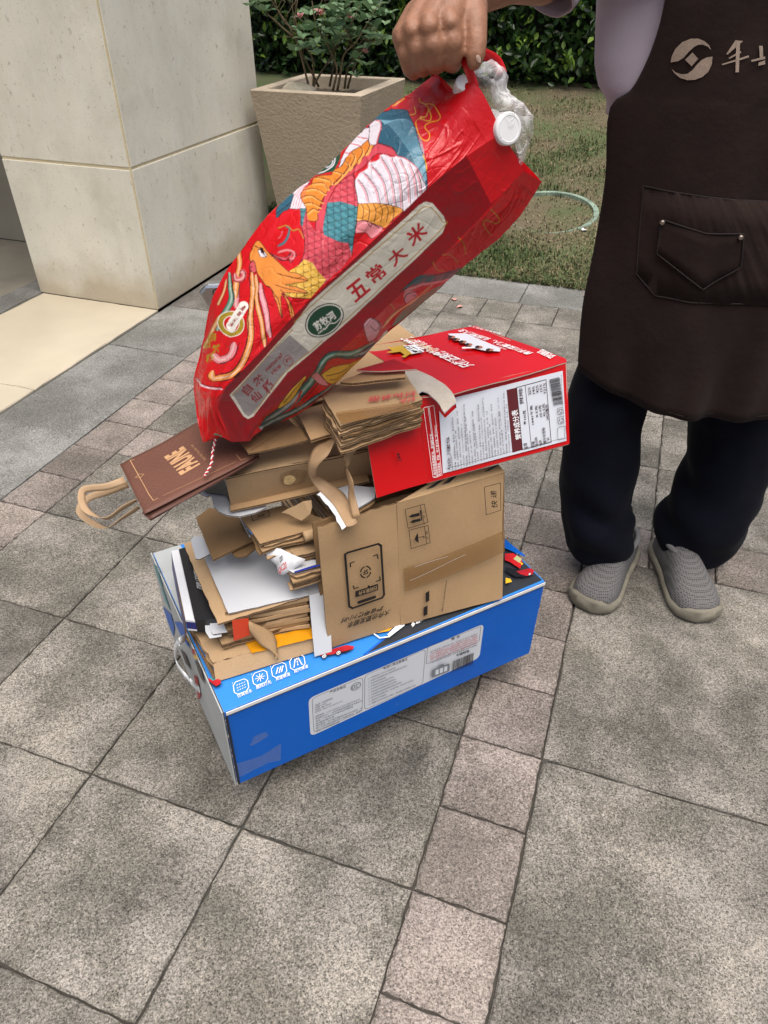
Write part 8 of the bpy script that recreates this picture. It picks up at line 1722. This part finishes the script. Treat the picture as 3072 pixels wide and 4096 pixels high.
def leaf_mesh(name, mat, w=.34, curl=.18, n=5):
    vs = []; fs = []
    for i in range(n + 1):
        t = i / n; hw = w * math.sin(math.pi * min(.98, .04 + t * .96)) ** .8; z = curl * (t * t) * -.5
        vs += [(-hw, t, z + hw * .35), (0, t, z), (hw, t, z + hw * .35)]
    for i in range(n): a = i * 3; fs += [(a, a + 1, a + 4, a + 3), (a + 1, a + 2, a + 5, a + 4)]
    me = bpy.data.meshes.new(name); me.from_pydata(vs, [], fs); me.materials.append(mat); me.polygons.foreach_set('use_smooth', [True] * len(fs)); me.update(); return me
def leaf_mat(name, c0, c1, rough=.4, trans=.25):
    m = bpy.data.materials.new(name); m.use_nodes = True; n = m.node_tree.nodes; l = m.node_tree.links; p = n['Principled BSDF']; p.inputs['Roughness'].default_value = rough; p.inputs['Specular IOR Level'].default_value = .45
    oi = n.new('ShaderNodeObjectInfo'); at = n.new('ShaderNodeAttribute'); at.attribute_name = 'tone'
    ad = n.new('ShaderNodeMath'); ad.operation = 'ADD'; l.new(oi.outputs['Random'], ad.inputs[0]); l.new(at.outputs['Fac'], ad.inputs[1])
    fr = n.new('ShaderNodeMath'); fr.operation = 'FRACT'; l.new(ad.outputs[0], fr.inputs[0])
    r = n.new('ShaderNodeValToRGB'); r.color_ramp.elements[0].color = (*c0, 1); r.color_ramp.elements[1].color = (*c1, 1); l.new(fr.outputs[0], r.inputs[0]); l.new(r.outputs[0], p.inputs['Base Color'])
    tl = n.new('ShaderNodeBsdfTranslucent'); l.new(r.outputs[0], tl.inputs[0]); mx = n.new('ShaderNodeMixShader'); mx.inputs[0].default_value = trans; l.new(p.outputs[0], mx.inputs[1]); l.new(tl.outputs[0], mx.inputs[2]); l.new(mx.outputs[0], n['Material Output'].inputs['Surface'])
    return m
m_rose = leaf_mat('rose_leaf', (.10, .19, .09), (.20, .31, .16), .5)
rose = empty('rose_bush', gw(-3.6, 10.05, pz - .06), 'sparse leafy rose bush with faded pink blooms growing in the planter', 'plant')
m_stem = M('rose_stem', (.115, .085, .045), .8, .3, 30); 
rs = random.Random(3)
for q in G['rose_stem']:
    pts = catmull(q, 16); pts = [V(p_) + V((0, rs.uniform(-.05, .05) * 0, 0)) + V((fnoise(p_, 8, 1), fnoise(p_, 8, 2), 0)) * .012 for p_ in pts]
    off = rs.uniform(-.12, .12)
    pts = [p_ + V((0, off, 0)) for p_ in pts]
    MB().tube(pts, [.0065 - .0042 * i / 15 for i in range(16)], 6).build('stem', m_stem, rose, smooth=True)
    for k in (6, 9, 12):
        a = pts[k]; MB().tube([a, a + V((rs.uniform(-.08, .08), rs.uniform(-.06, .06), rs.uniform(.03, .10))), a + V((rs.uniform(-.14, .14), rs.uniform(-.08, .08), rs.uniform(.08, .16)))], [.003, .0024, .0014], 5).build('stem', m_stem, rose, smooth=True)
lm = [leaf_mesh('leaf', m_rose, .36, .15), leaf_mesh('leaf', m_rose, .42, .35), leaf_mesh('leaf', m_rose, .33, -.1)]
def put_leaf(parent, me, p, rot, sc, name='leaf'):
    o = bpy.data.objects.new(name, me); COL.objects.link(o); o.parent = parent; o.location = V(p) - world_loc(parent); o.rotation_euler = rot; o.scale = (sc, sc, sc); return o
for i, a in enumerate(list(G['rose_a']) + [V(p_) + V((rs.uniform(-.07, .07), rs.uniform(-.12, .12), rs.uniform(-.06, .06))) for p_ in G['rose_a'][4:46:2]]):
    big = rs.uniform(.045, .066); az_ = rs.uniform(0, 6.28); a = V(a)
    put_leaf(rose, rs.choice(lm), a, (rs.uniform(.1, .9), rs.uniform(-.4, .4), az_), big)
    for k in range(rs.choice((3, 4, 4))):
        an = az_ + (1.25 if k % 2 else -1.25) + rs.uniform(-.3, .3); back = .018 + .026 * (k // 2)
        p_ = a + V((math.sin(az_), -math.cos(az_), 0)) * back * -1 * -1
        put_leaf(rose, rs.choice(lm), p_, (rs.uniform(.1, .9), rs.uniform(-.4, .4), an), big * rs.uniform(.7, .95))
m_petal = leaf_mat('rose_petal', (.58, .25, .27), (.66, .42, .36), .6, .3)
pm_ = leaf_mesh('petal', m_petal, .42, .5)
for f in G['rose_f']:
    for k in range(7): put_leaf(rose, pm_, f, (rs.uniform(.3, 1.3), rs.uniform(-.3, .3), k * .9), rs.uniform(.022, .034), 'petal')

# ---- hedge behind the lawn
m_hedge = leaf_mat('hedge_leaf', (.012, .036, .010), (.042, .092, .020), .32, .18)
m_young = leaf_mat('hedge_young_leaf', (.10, .20, .025), (.20, .31, .05), .4, .3)
hz = lawn_z(0, 19.6); HU0, HU1 = -10.5, 5.0
hedge = empty('hedge', gw(-3, 20.2, hz), 'dense glossy dark green hedge along the back of the lawn', 'hedge')
core = MB().prism([gw(HU0, 20.25, hz - .05), gw(HU1, 20.25, hz - .05), gw(HU1, 22.2, hz - .05), gw(HU0, 22.2, hz - .05)], (0, 0, 2.3)); core.build('shade_core', M('hedge_shade', (.008, .012, .006), .95), hedge)  # solid near-black block, colour stands in for shade inside the hedge
ph = np.random.default_rng(21)
def leaf_cloud(n, u, v, z, size, normal_bias, seed):
    g = np.random.default_rng(seed); P = np.empty((n, 3)); uu = g.uniform(*u, n); zz_ = z[0] + (z[1] - z[0]) * g.random(n)
    vv = v[0] + (v[1] - v[0]) * g.random(n) ** .7
    bump = np.array([.35 * mnoise.noise((a * .7, b * 2.2, 1.0)) + .2 * mnoise.noise((a * 1.9, b * 5.0, 4.0)) for a, b in zip(uu, zz_)]); vv = vv + bump
    for i in range(n): P[i] = gw(uu[i], vv[i], zz_[i])
    L = size * g.uniform(.7, 1.25, n); a = g.normal(size=(n, 3)) * .8 + np.array(normal_bias); a /= np.linalg.norm(a, axis=1, keepdims=True)
    nn = g.normal(size=(n, 3)) * .55 + np.array([*(-E2 * 1.0)]) + np.array([0, 0, .75]); nn -= (nn * a).sum(1, keepdims=True) * a; nn /= np.linalg.norm(nn, axis=1, keepdims=True); s_ = np.cross(a, nn)
    return P, L, a, nn, s_
def leaf_block(name, mat, parent, cl, wr=.24, keep=None):
    P, L, a, nn, s_ = (x[keep] if keep is not None else x for x in cl); n = len(P)
    prof = ((0, 0, 0), (.33, 1, .25), (.33, 0, 0), (.33, -1, .25), (.7, .8, .18), (.7, 0, -.03), (.7, -.8, .18), (1, 0, -.1))
    Vv = np.stack([P + a * (L * t)[:, None] + s_ * (L * wr * w)[:, None] + nn * (L * h * .25)[:, None] for t, w, h in prof], 1).reshape(-1, 3)
    q = np.array([[0, 2, 1], [0, 3, 2]]); Q = np.array([[1, 2, 5, 4], [2, 3, 6, 5]]); T = np.array([[4, 5, 7], [5, 6, 7]])
    b = (np.arange(n) * 8)[:, None, None]; o0 = np.array(world_loc(parent))
    faces = [tuple(f) for f in (q + b).reshape(-1, 3)] + [tuple(f) for f in (Q + b).reshape(-1, 4)] + [tuple(f) for f in (T + b).reshape(-1, 3)]
    me = bpy.data.meshes.new(name); me.from_pydata((Vv - o0).tolist(), [], faces); me.materials.append(mat)
    tn = me.attributes.new('tone', 'FLOAT', 'POINT'); tn.data.foreach_set('value', np.repeat(np.random.default_rng(n).random(n), 8).astype(np.float32)); me.update()
    o = bpy.data.objects.new(name, me); COL.objects.link(o); o.parent = parent; return o
cl = leaf_cloud(20000, (HU0, HU1), (19.45, 20.5), (hz + .02, hz + 2.3), .085, (0, 0, .35), 5); o = leaf_block('foliage', m_hedge, hedge, cl); o['kind'] = 'stuff'
cl2 = leaf_cloud(1600, (HU0, HU1), (19.3, 19.9), (hz + .08, hz + 2.35), .075, (0, 0, .9), 6); o = leaf_block('young_foliage', m_young, hedge, cl2); o['kind'] = 'stuff'
lh = [leaf_mesh('leaf', m_hedge, .25, .2, 4), leaf_mesh('leaf', m_hedge, .29, .35, 4)]; ly = [leaf_mesh('leaf', m_young, .24, .2, 4)]
for k in range(250):
    u, z = rs.uniform(-8, 1.5), hz + rs.uniform(.06, .8); vtx = 19.42 + .35 * mnoise.noise((u * .7, z * 2.2, 1.0)) + rs.uniform(-.06, .06)
    put_leaf(hedge, rs.choice(lh), gw(u, vtx, z), (rs.uniform(.3, 1.6), rs.uniform(-.7, .7), rs.uniform(-2.2, 2.2) + 3.14), rs.uniform(.07, .10))
for k in range(16):   # bright tufts of new growth
    u, z = rs.uniform(-8.0, 1.2), hz + rs.uniform(.08, .55); c = gw(u, 19.25, z)
    for j in range(7): put_leaf(hedge, ly[0], c + V((rs.uniform(-.03, .03), rs.uniform(-.03, .03), j * .012)), (rs.uniform(.5, 1.4), 0, j * 2.4), rs.uniform(.055, .085))

# ---- lawn
m_lawn = bpy.data.materials.new('lawn_earth'); m_lawn.use_nodes = True; n = m_lawn.node_tree.nodes; l = m_lawn.node_tree.links; p = n['Principled BSDF']; p.inputs['Roughness'].default_value = .95
g = n.new('ShaderNodeNewGeometry'); t = n.new('ShaderNodeTexNoise'); t.inputs['Scale'].default_value = 2.2; t.inputs['Detail'].default_value = 6; l.new(g.outputs['Position'], t.inputs['Vector'])
r = n.new('ShaderNodeValToRGB'); r.color_ramp.elements[0].position = .38; r.color_ramp.elements[0].color = (.115, .092, .055, 1); r.color_ramp.elements[1].position = .62; r.color_ramp.elements[1].color = (.068, .092, .032, 1); l.new(t.outputs['Fac'], r.inputs[0]); l.new(r.outputs[0], p.inputs['Base Color'])
rows = [[gw(u, v, lawn_z(u, v) + .004 + .012 * fnoise((u * .9, v * .9, 0), 1)) for u in np.linspace(-14, 12, 80)] for v in np.linspace(8.98, 30, 80)]
lawn = MB().grid(rows).build('lawn', m_lawn, None, smooth=True, origin=gw(0, 9, 0)); tag(lawn, kind='structure')
gg = np.random.default_rng(8); NB = 105000
uu = gg.uniform(-5.2, 4.2, NB); vv = 8.93 + 10.6 * gg.random(NB) ** 1.5
green = np.array([mnoise.noise((a * .55, b * .5, 2.0)) + .6 * mnoise.noise((a * 1.6, b * 1.4, 7.0)) for a, b in zip(uu, vv)]) + np.interp(vv, (9, 10.2, 11.5, 13.5, 15, 17, 19.5), (.10, .02, -.6, -.35, 0, -.6, -1.1)) + gg.normal(size=NB) * .28
keep = gg.random(NB) < np.clip(.55 + green * .7, .28, 1); ring_d = np.hypot(uu + .3, vv - 11.7); keep &= ~((ring_d < .8) & (gg.random(NB) < .35)); uu, vv, green = uu[keep], vv[keep], green[keep]; NB = len(uu)
base = np.array([gw(a, b, lawn_z(a, b) + .002) for a, b in zip(uu, vv)])
hgt = gg.uniform(.016, .048, NB) * np.clip(.75 + green * .6, .5, 1.4); ang = gg.uniform(0, 6.28, NB); leanx = np.where(green > 0, 1.0, 1.9) * gg.random(NB)
dirv = np.stack([np.cos(ang), np.sin(ang), np.zeros(NB)], 1); sidev = np.stack([-np.sin(ang), np.cos(ang), np.zeros(NB)], 1); w_ = gg.uniform(.0022, .0045, NB)[:, None]
mid = base + dirv * (hgt * leanx * .35)[:, None] + np.array([0, 0, 1.]) * (hgt * .6)[:, None]; tip = base + dirv * (hgt * leanx)[:, None] + np.array([0, 0, 1.]) * (hgt * np.clip(1.05 - leanx * .5, .25, 1))[:, None]
vsx = np.stack([base - sidev * w_, base + sidev * w_, mid - sidev * w_ * .8, mid + sidev * w_ * .8, tip], 1).reshape(-1, 3)
b = (np.arange(NB) * 5)[:, None]; qf = (np.array([[0, 1, 3, 2]]) + b).tolist(); tf_ = (np.array([[2, 3, 4]]) + b).tolist()
me = bpy.data.meshes.new('grass'); o0 = np.array(gw(0, 9, 0)); me.from_pydata((vsx - o0).tolist(), [], qf + tf_)
c_g = np.array([.066, .108, .030]); c_s = np.array([.235, .178, .10]); k_ = np.clip(.5 + green * 1.1 + gg.normal(size=NB) * .2, 0, 1)[:, None]; cc_ = (c_s * (1 - k_) + c_g * k_) * gg.uniform(.65, 1.3, (NB, 1))
ca = me.color_attributes.new('blade', 'FLOAT_COLOR', 'POINT'); ca.data.foreach_set('color', np.repeat(np.hstack([cc_, np.ones((NB, 1))]), 5, 0).astype(np.float32).ravel())
m_blade = bpy.data.materials.new('grass_blade'); m_blade.use_nodes = True; n = m_blade.node_tree.nodes; l = m_blade.node_tree.links; p = n['Principled BSDF']; at = n.new('ShaderNodeAttribute'); at.attribute_name = 'blade'; l.new(at.outputs['Color'], p.inputs['Base Color']); p.inputs['Roughness'].default_value = .7
me.materials.append(m_blade); me.update(); o = bpy.data.objects.new('grass', me); COL.objects.link(o); o.location = tuple(o0); tag(o, 'patchy green and straw coloured grass blades on the lawn', 'grass', kind='stuff')
# green plastic rim of a sunken grass-filled cover
rr_ = [gw(-.25 + math.cos(a) * .80, 11.66 + math.sin(a) * .82, lawn_z(0, 11.66 + math.sin(a) * .82) + .012 * math.sin(a) + .003) for a in np.linspace(0, 2 * math.pi, 60, endpoint=False)]
rc = gw(-.25, 11.66, 0); rows = []
for q in rr_:
    d = (q - rc); d.z = 0; d.normalize(); rows.append([q - d * .018 + V((0, 0, -.03)), q - d * .018 + V((0, 0, .010)), q + d * .012 + V((0, 0, .012)), q + d * .020 + V((0, 0, -.03))])
rows = list(map(list, zip(*rows)))
rimo = MB().grid(rows, closed=True).build('drain_cover_rim', M('worn_green_plastic', (.20, .27, .21), .6, .6, 16, .2, 60), None); tag(rimo, 'worn green ring rim of a sunken cover in the lawn', 'drain cover')
# fallen petals and leaf litter on the paving
m_lit = [flat('litter_pink', (214, 150, 140), .7), flat('litter_straw', (170, 140, 90), .8), flat('litter_white', (220, 220, 215), .7)]
for k, (u, v, c_, lab) in enumerate(((-.92, 7.9, 0, 'small pale pink petal on the paving by the far kerb'), (-.75, 7.72, 0, 'orange pink petal on the beige strip near the far kerb'), (.78, 8.72, 0, 'pink petal on the grey kerb at the lawn edge'), (.4, 11.0, 2, 'small white scrap lying in the grass'))):
    me = leaf_mesh('petal', m_lit[c_], .45, .5); o = bpy.data.objects.new('petal', me); COL.objects.link(o); o.location = gw(u, v, .006 + lawn_z(u, v) * 1.05); o.rotation_euler = (.1, .1, k * 1.7); s_ = .03 if c_ != 2 else .04; o.scale = (s_, s_, s_); tag(o, lab, 'petal' if c_ != 2 else 'scrap')
